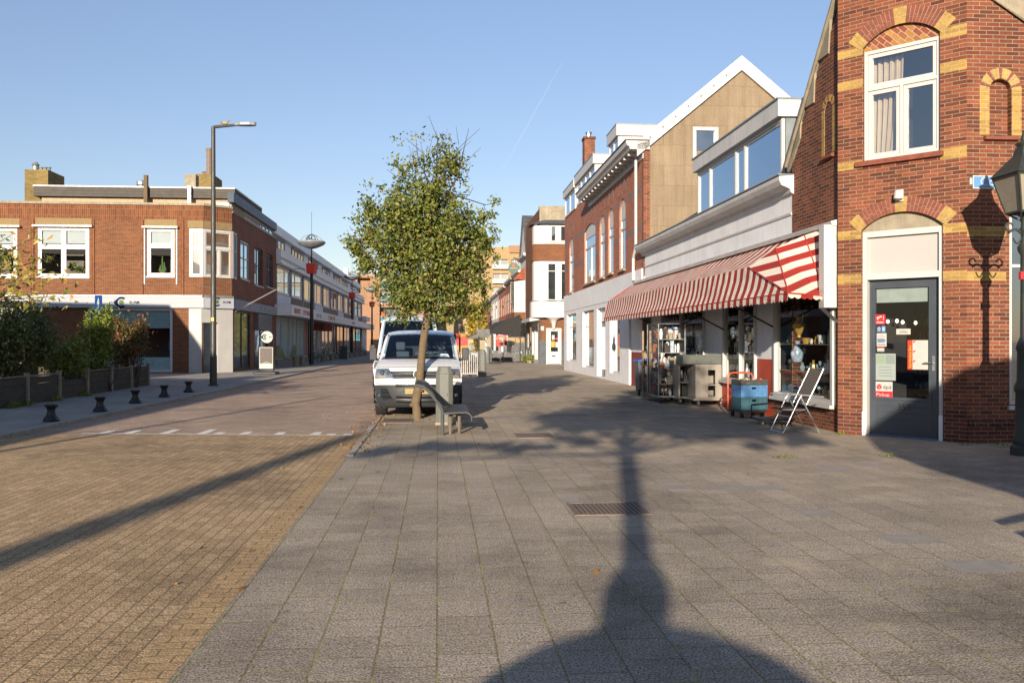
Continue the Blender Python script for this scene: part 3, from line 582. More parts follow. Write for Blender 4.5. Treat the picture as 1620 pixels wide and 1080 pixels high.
ni = FR.rect(1565, 1600, 125, 214)
mb.wall(0, 5.2, 0, 4.1, [rr], 0, .22)
mb.wall(0, 1.3, 4.1, 6.55, [(ni[0], ni[1], ni[2], ni[3])], 0, .1, arch=(.14,))
mb.face([(1.3, 0, 4.1), (5.2, 0, 4.1), (1.75, 0, 6.55), (1.3, 0, 6.55)])
mb.face([(0, 0, 6.55), (1.75, 0, 6.55), (.35, 0, 8.0), (0, 0, 8.35)])
mb.face([(ni[0], -.1, ni[2]), (ni[1], -.1, ni[2]), (ni[1], -.1, ni[3]), (ni[0], -.1, ni[3])])
mb.M = FW.M(); uL = FW.u(1253)
nl = FW.rect(1298, 1316, 168, 250); nl = (nl[0], nl[1], FW.z(1298, 250), FW.z(1298, 168))
mb.wall(0, uL, 0, 5.0, [(.3, uL, 0, 3.72)], 0, .2)
mb.wall(0, 1.4, 5.0, 6.35, [(min(nl[0], 1.2), min(nl[1], 1.38), 5.0, 6.2)], 0, .1, arch=(.12,)) if 0 else None
mb.face([(0, 0, 5.0), (uL, 0, 5.0), (uL, 0, 5.45), (0, 0, 7.9)])
mb.M = Matrix.Identity(4)
for z0, z1 in ((0, 9.2),): mb.face([(A.x, A.y, z0), (FW.p.x, FW.p.y, z0), (FW.p.x, FW.p.y, z1), (A.x, A.y, z1)])
mb.build('wall', m_brick, ch)
# dark brick base course
mb = MB(FC.M()); mb.box(0, rd[0] - .002, -.02, .004, 0, .38); mb.box(rd[1] + .002, LC, -.02, .004, 0, .5); mb.M = FR.M(); mb.box(0, 4, -.02, .035, 0, .27); mb.M = FW.M(); mb.box(.02, .3, -.02, .004, 0, .38); mb.build('plinth', m_brickP, ch)
mb = MB(FR.M()); n_ = 26
for i in range(n_):
    u_ = .02 + i * .066; mb.profile([(.0, .27), (.06, .272), (.065, .30), (.0, .40)], u_, u_ + .058, 0)
mb.build('brick_ledge', m_brickP, ch)
# yellow bands
e = .004
def band(x, yt, yb, u0, u1, F=FC): z1, z0 = F.z(x, yt), F.z(x, yb); mb = MB(F.M()); mb.box(u0, u1, -.01, e, z0, z1, 0, 'f'); mb.build('yellow_brick_band', m_yellow, ch)
for yt, yb in ((79, 92), (128, 142), (256, 269), (365, 379), (434, 449)): band(1345, yt, yb, 0, (rd[0] if yt > 300 else rw[0]) - .002)
for yt, yb in ((41, 58), (97, 113), (233, 250), (353, 368), (428, 444)): band(1510, yt, yb, (rd[1] if yt > 300 else rw[1]) + .002, LC)
for yt, yb in ((358, 374), (430, 444)): band(1560, yt, yb, 0, uWn - .06, FR)
# segmental brick arches: voussoirs one by one, yellow ones at springers and crown
def arch_ring(F, a, b, zs, rise, th, yel, parent, n=27, name='brick_arch', v=.012):
    w_ = (b - a) / 2; r = (w_ * w_ + rise * rise) / (2 * rise); cz = zs + rise - r; t = math.asin(w_ / r) if rise < w_ else math.pi / 2; cx = (a + b) / 2; mb = MB(F.M())
    t += .05
    for i in range(n):
        a0 = -t + 2 * t * i / n; a1 = -t + 2 * t * (i + 1) / n; gap = .004 / r; a0 += gap; a1 -= gap
        halves = ((r + .002, r + th * .5 - .004), (r + th * .5 + .004, r + th)) if (i % 2) else ((r + .002, r + th * .34), (r + th * .34 + .008, r + th))
        y = 1 if yel(i, n) else 0
        for q0, q1 in halves:
            mb.prism([(cx + q0 * math.sin(a0), cz + q0 * math.cos(a0)), (cx + q0 * math.sin(a1), cz + q0 * math.cos(a1)), (cx + q1 * math.sin(a1), cz + q1 * math.cos(a1)), (cx + q1 * math.sin(a0), cz + q1 * math.cos(a0))], -.02, v + random.random() * .003, y)
    mb.build(name, [m_vred, m_vyel], parent)
    mb = MB(F.M()); k_ = 24; pts = [(cx + (r + .001) * math.sin(-t + 2 * t * i / k_), cz + (r + .001) * math.cos(-t + 2 * t * i / k_)) for i in range(k_ + 1)]; pto = [(cx + (r + th) * math.sin(-t + 2 * t * i / k_), cz + (r + th) * math.cos(-t + 2 * t * i / k_)) for i in range(k_ + 1)]
    for i in range(k_): mb.prism([pts[i], pts[i + 1], pto[i + 1], pto[i]], -.02, .006)
    mb.build('mortar_bed', m_mort, parent)
m_vred = plain('arch_brick_red', '#784232', .85, var=.4, scale=9, bmp=.5); m_vyel = plain('arch_brick_yellow', '#a08346', .85, var=.35, scale=9, bmp=.5); m_mort = plain('mortar', '#a3947c', .95, var=.15)
ye = lambda i, n: i < 3 or i >= n - 3 or abs(i - n // 2) <= 1
arch_ring(FC, rw[0], rw[1], sprg, rise_w, .29, ye, ch)
arch_ring(FC, rd[0], rd[1], rd[3] + .03, .26, .26, ye, ch)
def round_arch(F, r, th, parent):        # a yellow surround of a blind niche
    a, b, z0, z1 = r; arch_ring(F, a, b, z1 - (b - a) / 2 * .98, (b - a) / 2 * .97, th, lambda i, n: i % 3 != 1, parent, 15)
    for p0, p1 in ((a - th, a - .002), (b + .002, b + th)): mb = MB(F.M()); mb.box(p0, p1, -.01, .01, z0, z1 - (b - a) / 2); mb.build('yellow_brick_jamb', m_yellow, parent)
    mb = MB(F.M()); mb.profile([(-.05, z0 - .002), (.07, z0 - .03), (.07, z0 - .08), (-.0, z0 - .09)], a - th * .6, b + th * .6); mb.build('niche_sill', m_vred, parent)
round_arch(FR, (ni[0], ni[1], ni[2], ni[3] + .01), .17, ch)
nz = (.42, .74, FW.z(1305, 247), FW.z(1305, 165))
mb = MB(FW.M()); mb.box(nz[0], nz[1], -.02, .003, nz[2], nz[3] - .16); mb.lathe([(.158, 0), (.158, .001)], (0, 0, 0), 4) if 0 else None
mb.prism(arc_pts(nz[0], nz[1], nz[3] - .16, .155), -.02, .003); mb.build('niche', m_brickP, ch); round_arch(FW, nz, .13, ch)
# mosaic of diagonal bricks over the upper window
mb = MB(FC.M()); mb.prism([(rw[0], rw[3] + .012)] + arc_pts(rw[0], rw[1], sprg, rise_w, 16) + [(rw[1], rw[3] + .012)], -.1, -.06); mb.build('mosaic_panel', bricks('mosaic_brick', '#7d4230', '#ad8840', '#a3947c', bw=.17, rh=.085, ms=.014, off=.5, rot=45, big=.1, bias=-.3), ch)
mb = MB(FC.M()); mb.prism([(rd[0], rd[3] + .004)] + arc_pts(rd[0], rd[1], rd[3] + .03, .26, 16) + [(rd[1], rd[3] + .004)], -.12, -.08); mb.build('tympanum', m_conc, ch)
mb = MB(FC.M()); mb.box(rw[0] - .12, rw[1] + .06, -.2, .07, rw[2] - .1, rw[2] - .012); mb.build('window_sill', m_vred, ch, bevel=.008)
w1 = frame_win(FC, ch, (rw[0] + .005, rw[1] - .005, rw[2] - .01, rw[3] + .01), ((0, .5, 0, .66), (.5, 1, 0, .66), (0, 1, .66, 1)), -.06, .06, .07, glass=m_upper, mull=.05, dep=.1)
room(FC, ch, (rw[0], rw[1], rw[2], rw[3]), -.2, .9, plain('dim_room', '#1b1f26', .9, bmp=0))  # room coloured near black to stand for the shade inside
mb = MB(FC.M())     # curtain gathered to the left
def curtain(u0, u1a, u1b, zt, zb, v, n=40):
    for i in range(n):
        t0, t1 = i / n, (i + 1) / n; f = lambda t, ub: (u0 + (ub - u0) * t, v + .035 * math.sin(t * 34) + .015 * math.sin(t * 71))
        zs = [zt + (zb - zt) * j / 6 for j in range(7)]
        for j in range(6):
            s0, s1 = j / 6, (j + 1) / 6; e0 = u1a + (u1b - u1a) * s0 ** 2; e1 = u1a + (u1b - u1a) * s1 ** 2
            a_, b_, c_, d_ = f(t0, e0), f(t1, e0), f(t1, e1), f(t0, e1); mb.face([(a_[0], a_[1], zs[j]), (b_[0], b_[1], zs[j]), (c_[0], c_[1], zs[j + 1]), (d_[0], d_[1], zs[j + 1])])
zz = rw[3] - rw[2]; curtain(rw[0] + .06, rw[0] + ww * .47, rw[0] + ww * .36, rw[3] - .18 * zz * .3, rw[2] + .08, -.3); mb.build('curtain', m_curt, ch)
mb = MB(FC.M()); curtain(rw[1] - .13, rw[1] - .03, rw[1] - .05, rw[3] - .05, rw[2] + .1, -.32, 10); mb.build('curtain', m_curt, ch)
# door with its white frame and blank white panel above
zt = FC.z(1370, 443); zp = FC.z(1370, 437)
mb = MB(FC.M()); ze = rd[3]
mb.wall(rd[0], rd[1], .0, ze, [(rd[0] + .075, rd[1] - .075, 0, zt + .005), (rd[0] + .075, rd[1] - .075, zp + .04, ze - .10)], -.05, .14); mb.box(rd[0] - .005, rd[0] + .07, -.04, -.02, 0, .42, 1); mb.box(rd[1] - .07, rd[1] + .005, -.04, -.02, 0, .42, 1)
mb.build('door_frame', [m_white, m_greyw], ch)
mb = MB(FC.M()); mb.box(rd[0] + .07, rd[1] - .07, -.16, -.12, zp + .03, ze - .09); mb.build('blank_panel', m_panel, ch)
dv = -.17; d0, d1 = rd[0] + .078, rd[1] - .078
g0, g1 = FC.u(1385, dv), FC.u(1469.5, dv); gz0, gz1 = FC.z(1385, 627, dv), FC.z(1385, 457, dv)
mb = MB(FC.M()); mb.wall(d0, d1, .03, zt, [(g0, g1, gz0, gz1)], dv, .05)
mb.wall(g0 - .05, g1 + .05, gz0 - .05, gz1 + .05, [(g0 - .004, g1 + .004, gz0 - .004, gz1 + .004)], dv + .018, .03)
for z_ in (.25, .36, .47, .58): mb.box(d0 + .14, d1 - .14, dv - .001, dv + .008, z_ - .045, z_ + .045)
door = mb.build('door', m_anth, ch)
mb = MB(FC.M()); mb.face([(g0, dv - .02, gz1), (g1, dv - .02, gz1), (g1, dv - .02, gz0), (g0, dv - .02, gz0)]); mb.build('pane', m_clear, door)
mb = MB(FC.M()); mb.box(d0, d1, dv - .02, .0, 0.004, .028); mb.build('threshold', plain('blue_grey_step', '#56687a', .6), ch)
# stickers and notices on the glass
def notice(x0, x1, yt, yb, mats, draw, name='notice', v=dv - .015):
    u0, u1, z1, z0 = FC.u(x0, v), FC.u(x1, v), FC.z(x0, yt, v), FC.z(x0, yb, v); mb = MB(FC.M()); mb.box(u0, u1, v - .002, v, z0, z1, 0); draw(mb, u0, u1, z0, z1, v + .002); mb.build(name, mats, door)
m_sred = plain('sign_red', '#c3202b', .45, var=.04, bmp=0); m_sblue = plain('sign_blue', '#163e78', .45, var=.05, bmp=0); m_sblk = plain('sign_black', '#1a1a1c', .5, var=.05, bmp=0); m_sgrey = plain('sign_grey', '#8e9694', .5, var=.05, bmp=0); m_syel = plain('sign_yellow', '#dfae3c', .5, var=.05, bmp=0); m_sor = plain('sign_orange_red', '#c9381f', .5, var=.05, bmp=0)
m_pap = plain('paper', '#a6a59f', .7, var=.04, bmp=0); m_frost = plain('frosted_film', '#86908d', .7, var=.05, bmp=0); m_film = plain('film_text', '#737d7a', .7, var=.04, bmp=0); m_pgreen = plain('film_green', '#788a74', .7, var=.05, bmp=0)
def q(mb, a, b, c, d, v, m): mb.face([(a, v, d), (b, v, d), (b, v, c), (a, v, c)], m)
def cam_sign(mb, a, b, c, d, v):
    w_ = b - a; h = d - c; q(mb, a, b, c, d, v, 0); q(mb, a + .1 * w_, b - .1 * w_, c + .32 * h, d - .1 * h, v + .001, 0)
    mb.prism([(a + .2 * w_, c + .55 * h), (a + .7 * w_, c + .75 * h), (a + .64 * w_, c + .88 * h), (a + .14 * w_, c + .7 * h)], v, v + .002, 1); q(mb, a + .24 * w_, a + .32 * w_, c + .42 * h, c + .6 * h, v + .002, 1); q(mb, a + .15 * w_, b - .15 * w_, c + .14 * h, c + .26 * h, v + .002, 1)
    q(mb, a + .8 * w_, a + .86 * w_, c + .42 * h, d - .12 * h, v + .002, 1)
notice(1384.5, 1400.5, 497.5, 513, [m_sred, m_pap], cam_sign)
def blue_sign(mb, a, b, c, d, v):
    w_ = b - a; h = d - c; q(mb, a, a + .62 * w_, c, d, v, 1); q(mb, a + .64 * w_, b, c, d, v, 2); q(mb, a + .2 * w_, a + .42 * w_, c + .3 * h, d - .15 * h, v + .001, 0); q(mb, a + .12 * w_, a + .5 * w_, c + .42 * h, c + .66 * h, v + .001, 0); q(mb, a + .7 * w_, b - .1 * w_, c + .3 * h, d - .3 * h, v + .001, 0); q(mb, a + .1 * w_, a + .5 * w_, c + .1 * h, c + .2 * h, v + .001, 0)
notice(1386.5, 1400.5, 516, 525, [m_pap, m_sblue, plain('sign_lightblue', '#5d8fc4', .5, bmp=0)], blue_sign)
def arrow_sign(mb, a, b, c, d, v):
    w_ = b - a; h = d - c; mb.prism([(a + .08 * w_, c + .3 * h), (a + .72 * w_, c + .3 * h), (a + .95 * w_, c + .45 * h), (a + .72 * w_, c + .6 * h), (a + .08 * w_, c + .6 * h)], v, v + .001, 1)
    for k_ in range(4): q(mb, a + (.1 + .2 * k_) * w_, a + (.22 + .2 * k_) * w_, c + .68 * h, c + (.8 + .05 * (k_ % 3)) * h, v, 2)
    for k_ in range(5): q(mb, a + (.08 + .17 * k_) * w_, a + (.2 + .17 * k_) * w_, c + .08 * h, c + .2 * h, v, 1)
notice(1387, 1402.5, 527, 548, [m_pap, plain('sign_greyblue', '#5c6f88', .5, bmp=0), m_sgrey], arrow_sign)
notice(1387.5, 1399, 549, 556, [m_sgrey, m_pap, m_sred], lambda mb, a, b, c, d, v: (q(mb, a + .1 * (b - a), b - .1 * (b - a), c + .3 * (d - c), d - .3 * (d - c), v, 1), q(mb, a, b, d - .2 * (d - c), d, v, 2)))
def film(mb, a, b, c, d, v):
    w_ = b - a; h = d - c; q(mb, a + .06 * w_, a + .46 * w_, c + .62 * h, c + .95 * h, v, 1); q(mb, a + .52 * w_, b - .04 * w_, c + .62 * h, c + .95 * h, v, 2)
    for k_ in range(4): q(mb, a + .18 * w_, b - (.16 + .05 * (k_ % 2)) * w_, c + (.15 + .11 * k_) * h, c + (.19 + .11 * k_) * h, v, 2)
notice(1384.5, 1417, 559, 601, [m_frost, m_pgreen, m_film], film, 'frosted_notice')
def dpd(mb, a, b, c, d, v):
    w_ = b - a; h = d - c; q(mb, a, b, c, c + .42 * h, v, 1); mb.text('dpd', .33 * h, a + .46 * w_, c + .56 * h, v + .002, 2); mb.text('Pickup', .30 * h, a + .08 * w_, c + .12 * h, v + .002, 0)
    cx, cz, r = a + .25 * w_, c + .68 * h, .17 * h
    P_ = [(cx + r * math.sin(k_ * math.pi / 3), cz + r * math.cos(k_ * math.pi / 3)) for k_ in range(6)]; mb.face([(x_, v + .001, z_) for x_, z_ in P_], 1)
    for k_ in (1, 3, 5): mb.tube([(cx, v + .002, cz), (cx + r * .95 * math.sin(k_ * math.pi / 3), v + .002, cz + r * .95 * math.cos(k_ * math.pi / 3))], .0035, 4, 0)
notice(1384, 1412, 603, 629, [m_pap, m_sred, m_sblk], dpd, 'parcel_point_sign')
notice(1418, 1440.5, 520, 529, [m_pap, m_sblk], lambda mb, a, b, c, d, v: mb.text('OPEN', .55 * (d - c), (a + b) / 2, c + .25 * (d - c), v, 1, 'CENTER'), 'open_sign')
def slot_sign(mb, a, b, c, d, v):
    w_ = b - a; h = d - c; q(mb, a, a + .24 * w_, c, d, v, 1); mb.text('De Hoekse Slot', .118 * h, a + .18 * w_, c + .06 * h, v + .002, 2, M2=Matrix.Rotation(R(-90), 4, 'Y'))
    for k_ in range(3):
        zb, ze_ = c + (.015 + .335 * k_) * h, c + (.32 + .335 * k_) * h; q(mb, a + .25 * w_, b - .01 * w_, zb, ze_, v, 0)
        mb.prism([(a + .27 * w_, ze_ - .1 * h), (a + .42 * w_, ze_ - .01 * h), (a + .27 * w_, ze_ - .01 * h)], v, v + .001, 1)
        for j in range(4): q(mb, a + (.4 + .04 * (j % 2)) * w_, b - (.2 + .05 * (j % 2)) * w_, zb + (.05 + .055 * j) * h, zb + (.062 + .055 * j) * h, v + .001, 3)
notice(1436, 1468.5, 538, 584, [m_pap, m_sor, m_syel, m_sgrey], slot_sign, 'shop_notice')
mb = MB(FC.M()); q(mb, g0 + .01, g1 - .03, FC.z(1385, 479, dv), gz1 - .004, dv - .03, 0); mb.build('blind', plain('pale_blind', '#858c87', .8, bmp=0), door)
mb = MB(FC.M()); mb.text('355', .16, (d0 + d1) / 2 + .0, FC.z(1420, 648, dv), dv + .012, 0, 'CENTER'); mb.build('house_number', m_sblk, door)
hu, hz = FC.u(1477, dv), FC.z(1477, 574, dv)
mb = MB(FC.M()); mb.box(hu - .022, hu + .022, dv, dv + .012, hz - .13, hz + .12); mb.tube([(hu, dv + .01, hz), (hu, dv + .06, hz), (hu - .14, dv + .06, hz)], .011, 8); mb.build('handle', m_steel, door)
room(FC, ch, (d0 - .1, d1 + .3, 0.02, gz1 + .1), -.25, 2.2, m_dark)
mb = MB(FC.M())     # shelves of glassware and lamps seen dimly through the door
for k_ in range(6):
    z_ = .45 + .3 * k_; mb.box(d0 + .02, d1 + .15, -2.3, -1.9, z_ - .02, z_, 0)
    for i in range(16): r_ = .018 + .02 * random.random(); mb.lathe([(r_ * .5, z_), (r_, z_ + .06), (r_ * .8, z_ + .1 + .08 * random.random())], (d0 + .06 + i * .07, -2 + random.random() * .1, 0), 6, 1 + i % 2)
mb.build('shelf_display', [m_wood, plain('glassware', '#8fa3ab', .15, .3, bmp=0), plain('crockery', '#b5b2a6', .3, bmp=0)], ch)
m_bulb = bpy.data.materials.new('lit_bulb'); m_bulb.use_nodes = True; m_bulb.node_tree.nodes['Principled BSDF'].inputs['Emission Color'].default_value = (1, .85, .6, 1); m_bulb.node_tree.nodes['Principled BSDF'].inputs['Emission Strength'].default_value = 1.2
for x, y in ((1404.5, 509), (1419, 508), (1428, 510), (1448.5, 511)):
    mb = MB(FC.M()); v_ = -.9; mb.lathe([(.01, .04), (.022, .03), (.032, 0), (.022, -.02), (.01, -.03)], (FC.u(x, v_), v_, FC.z(x, y, v_)), 10); mb.build('light_bulb', m_bulb, ch, smooth=True)
# lamp bracket over the door, street sign, right window, gable copings
mb = MB(FC.M()); uc, zc = FC.u(1425), FC.z(1425, 310); mb.box(uc - .07, uc + .05, .0, .05, zc - .1, zc + .1); mb.lathe([(.03, -.08), (.075, -.06), (.06, .06), (.03, .08)], (uc, .12, zc), 10); mb.tube([(uc, 0, zc), (uc, .12, zc)], .02, 6); mb.build('floodlight', m_whited, ch)
mb = MB(FR.M()); s0, s1 = FR.u(1537), FR.u(1537) + 1.02; z0_, z1_ = FR.z(1537, 299), FR.z(1537, 278)
mb.box(s0, s1, .015, .03, z0_, z1_, 0); mb.wall(s0, s1, z0_, z1_, [(s0 + .02, s1 - .02, z0_ + .02, z1_ - .02)], .033, .012, 1); mb.text('Co', .2, s0 + .12, z0_ + .05, .034, 1); mb.box(s0 - .04, s0 + .01, .0, .02, z0_ + .07, z1_ - .04, 1)
mb.build('street_name_plate', [plain('plate_blue', '#517fae', .4, var=.05, bmp=0), m_pap], ch)
frame_win(FR, ch, (rr[0] + .004, rr[1], rr[2] - .01, rr[3]), ((0, .5, 0, .72), (.5, 1, 0, .72), (0, 1, .72, 1)), -.05, .07, .0, glass=m_gl, sill=.05)
mb = MB(FR.M()); mb.prism([(FR.u(1570) - .28, FR.z(1570, 0) + .15), (.35, 8.35), (.2, 8.3), (1.3, 6.85), (1.55, 6.35), (1.75, 6.35), (5.4, 4.1), (5.5, 4.25)], -.02, .05); mb.build('coping', m_conc, ch)
mb = MB(FW.M()); zr = lambda u: 7.9 - (7.9 - 5.45) * u / uL
mb.prism([(-.0, zr(0) + .3), (uL + .18, zr(uL + .18) + .06), (uL + .18, zr(uL + .18) - .1), (uL - .1, zr(uL) - .1), (uL * .8, zr(uL * .8) - .22), (uL * .78, zr(uL * .55) - .3), (uL * .52, zr(uL * .55) - .3), (uL * .5, zr(uL * .25) - .3), (uL * .24, zr(uL * .25) - .3), (uL * .2, zr(0) - .1)], -.02, .03)
mb.prism([(0, zr(0) + .34), (uL + .2, zr(uL + .2) + .1), (uL + .2, zr(uL + .2) + .02), (0, zr(0) + .26)], -.05, .08); mb.build('coping', m_conc, ch)
mb = MB(FW.M()); mb.face([(uL, 0, 5.45), (0, 0, 8.2), (0, -6, 8.2), (uL, -6, 5.45)]); mb.build('roof', m_slate, ch)
mb = MB(); p1 = FW.xy(uL, -.02); p2 = FW.xy(uL, -7); q2 = FR.xy(5.2, -.02); mb.slab([(p1.x, p1.y), (p2.x, p2.y), (q2.x + 1, q2.y + 6), (q2.x, q2.y), (B.x + .3, B.y + .5), (A.x + .5, A.y + .5)], 3.8, 5.0) ; mb.face([(q2.x, q2.y, 0), (q2.x + 1, q2.y + 6, 0), (q2.x + 1, q2.y + 6, 5), (q2.x, q2.y, 5)]); mb.build('rear_wall', m_brickD, ch)
mb = MB(FW.M()); mb.box(.12, .33, -.05, .3, FW.z(1315, 497, .15) + .12, FW.z(1315, 356, .15)); mb.face([(.12, .3, FW.z(1315, 497, .15) + .12), (.33, .3, FW.z(1315, 497, .15) + .12), (.33, -.02, FW.z(1315, 507, .15) - .05), (.12, -.02, FW.z(1315, 507, .15) - .05)]); mb.build('awning_end_box', m_white, ch)

# ------------------------------------------------------------------ the low white shop
sh = thing('low_shop', (6, 23, 0), 'low white shop with long cornice and wide dormer beside the brick corner house', 'shop')
uE = FW.u(1020); uS = uL + .003
sw = [(.33, FW.u(1226), .49, 2.72), (FW.u(1197), FW.u(1145), FW.z(1145, 600), 2.72), (FW.u(1115), FW.u(1047), .35, 2.72)]
uDr = (FW.u(1031), FW.u(1017))
mb = MB(FW.M()); mb.wall(.3, uE + 2.2, 0, 3.5, [(sw[0][0], sw[0][1], sw[0][2], sw[0][3]), sw[1], sw[2], (uDr[0], uDr[1], 0.02, 2.5)], -.004, .25); mb.wall(uS, uE, 3.501, 4.9, [], -.004, .25); mb.build('wall', m_greyw, sh)
zd = 1.26
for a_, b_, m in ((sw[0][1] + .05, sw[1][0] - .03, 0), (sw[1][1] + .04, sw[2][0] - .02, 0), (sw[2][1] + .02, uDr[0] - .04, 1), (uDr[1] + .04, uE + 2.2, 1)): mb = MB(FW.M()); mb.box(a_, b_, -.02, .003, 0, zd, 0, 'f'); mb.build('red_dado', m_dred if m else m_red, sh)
for a_, b_, z_ in ((sw[1][0] - .03, sw[1][1] + .04, sw[1][2] - .08), (sw[2][0] - .02, sw[2][1] + .02, .3)): mb = MB(FW.M()); mb.box(a_, b_, -.02, .003, 0, z_, 0, 'f'); mb.build('red_dado', m_red, sh)
mb = MB(FW.M()); mb.box(.3, sw[0][1] + .05, -.02, .004, 0, .44, 0, 'f'); mb.build('brick_plinth', m_brick, sh)
for i, r_ in enumerate(sw):
    frame_win(FW, sh, (r_[0] + .003, r_[1] - .003, r_[2] - .003, r_[3]), (((0, 1, 0, 1),), ((0, .45, 0, 1), (.45, 1, 0, 1)), ((0, .5, 0, 1), (.5, 1, 0, 1)))[i], .05, .09 if i == 0 else .07, 0, m_white, m_clear, sill=.12, dep=.12)
    room(FW, sh, (r_[0] + .02, r_[1] - .02, r_[2], 2.7), -.12, 1.4, m_dark)
# things on show behind the panes
m_pot = plain('glazed_gold_pot', '#b58d3c', .25, .2, bmp=0); m_blwh = plain('blue_white_china', '#9fb0c4', .2, var=.5, scale=18, bmp=0); m_grn = plain('green_glass_vase', '#4d7a5a', .15, bmp=0); m_china = plain('white_china', '#c9cac6', .2, bmp=0)
gls = plain('cut_glass', '#a8b6b8', .1, .4, bmp=0)
def shelf_show(r_, zs, v, seed):
    rnd = random.Random(seed); mb = MB(FW.M())
    for z_ in zs:
        mb.box(r_[0] + .1, r_[1] - .1, v - .35, v, z_ - .015, z_, 0); u_ = r_[0] + .2
        while u_ < r_[1] - .25:
            k_ = rnd.random(); R_ = .03 + .05 * rnd.random(); H_ = .1 + .22 * rnd.random(); m = rnd.choice((1, 2, 3, 4, 5, 5, 4)); c_ = (u_ + R_, v - .12 - .1 * rnd.random(), z_)
            if k_ < .5: mb.lathe([(R_ * .6, 0), (R_, H_ * .35), (R_ * .8, H_ * .6), (R_ * .35, H_ * .8), (R_ * .55, H_)], c_, 10, m)
            elif k_ < .8: mb.lathe([(R_ * .5, 0), (R_ * .12, .01), (R_ * .12, H_ * .45), (R_ * .7, H_ * .6), (R_ * .75, H_ * .9)], c_, 8, 5)
            else: mb.lathe([(R_ * .9, 0), (R_ * 1.1, H_ * .5), (R_ * .9, H_ * .55)], c_, 10, m)
            u_ += R_ * 2 + .03 + .06 * rnd.random()
    mb.build('shelf_display', [m_wood, m_pot, m_blwh, m_grn, m_china, gls], sh)
shelf_show(sw[0], (.6, 1.05, 1.6), -.05, 3); shelf_show(sw[1], (.8, 1.25, 1.75), -.05, 5); shelf_show(sw[2], (.7, 1.2, 1.8), -.08, 8)
mb = MB(FW.M()); mb.lathe([(.05, 1.73), (.04, 1.78), (.12, 1.92), (.13, 2.0), (.05, 2.08), (.07, 2.16)], (FW.u(1255), -.12, 0), 14); mb.tube([(FW.u(1255) - .1, -.12, 2.12), (FW.u(1255) - .2, -.12, 2.2), (FW.u(1255) - .17, -.12, 2.0)], .012, 6); mb.build('gold_jug', m_pot, sh, smooth=True)
mb = MB(FW.M()); mb.lathe([(.09, 1.23), (.1, 1.25), (.13, 1.4), (.08, 1.55), (.05, 1.62), (.07, 1.66)], (FW.u(1252), -.12, 0), 14); mb.build('china_vase', m_blwh, sh, smooth=True)
mb = MB(FW.M()); mb.box(sw[1][0] + .2, sw[1][1] - .2, -.12, -.11, 1.5, 1.9) ; mb.build('poster', plain('grey_poster', '#7b7f80', .8, var=.5, scale=9), sh) if 0 else None
# the shop's side door, parapet, cornice with its mouldings
mb = MB(FW.M()); mb.box(uDr[0], uDr[1], -.2, -.14, .02, 2.5); mb.box(uDr[0] - .1, uDr[0] - .001, -.02, .02, .02, 2.6, 1); mb.build('door', [m_anth, m_white], sh)
mb = MB(FW.M())
for prof in ([(0, 4.66), (.06, 4.69), (.09, 4.77), (.26, 4.84), (.31, 4.94), (.31, 5.02), (0, 5.04)], [(0, 4.24), (.02, 4.25), (.03, 4.29), (0, 4.31)]): mb.profile(prof, uS + .0 if prof[-1][1] < 5 else uS - .1, uE + (.25 if prof[-1][1] > 5 else 0))
mb.build('cornice', m_whited, sh)
mb = MB(FW.M()); mb.box(uS - .1, uE + .27, -.2, .33, 5.041, 5.07); mb.build('gutter_edge', m_zinc, sh)
mb = MB(FW.M()); mb.box(uE, uE + 2.2, -.2, .02, 3.5, 3.95, 0); mb.build('parapet', m_greyw, sh)
mb = MB(FW.M()); mb.face([(uS, .1, 5.07), (uE + .1, .1, 5.07), (uE + .1, -3.2, 7.0), (uS, -3.2, 7.0)]); mb.face([(uE + .1, .1, 5.07), (uE + .1, -3.2, 7.0), (uE + .1, -3.2, 4.8), (uE + .1, .1, 4.8)]); mb.box(uS, uE, -7, -3.2, 4.9, 7.0); mb.box(uS, uE, -7.0, -1.6, 0, 4.89); mb.build('roof', m_roof, sh)
FD = Face(FW.xy(0, -.5), FW.d, FW.n); dz1, dz0 = 7.1, 5.38; du0, du1 = FD.u(1237), FD.u(1103)
mb = MB(FD.M()); mb.box(du0, du1, -2.9, -.09, dz0, dz1 - .38); dm = mb.build('dormer', m_zinc, sh)
mb = MB(FD.M()); mb.box(du0 - .08, du1 + .08, -2.9, .12, dz1 - .38, dz1); mb.build('fascia', m_whited, dm)
mb = MB(FD.M()); mb.box(du0 - .1, du1 + .1, -2.9, .15, dz1 + .001, dz1 + .04); mb.build('flashing', m_zinc, dm)
W_ = du1 - du0; fr_ = lambda px: (FD.u(px) - du0) / W_
frame_win(FD, dm, (du0 + .02, du1 - .02, dz0 - .02, dz1 - .38), ((0, fr_(1178), 0, 1), (fr_(1178), fr_(1163), 0, 1), (fr_(1163), fr_(1121), 0, 1), (fr_(1121), 1, 0, 1)), .0, .09, .05, glass=m_glsky, mull=.09, dep=.08)
mb = MB(FW.M()); mb.profile([(.02, 3.74), (.16, 3.74), (.18, 3.82), (.02, 3.86)], .1, uE + 1.2); mb.build('awning_rail', m_whited, sh)

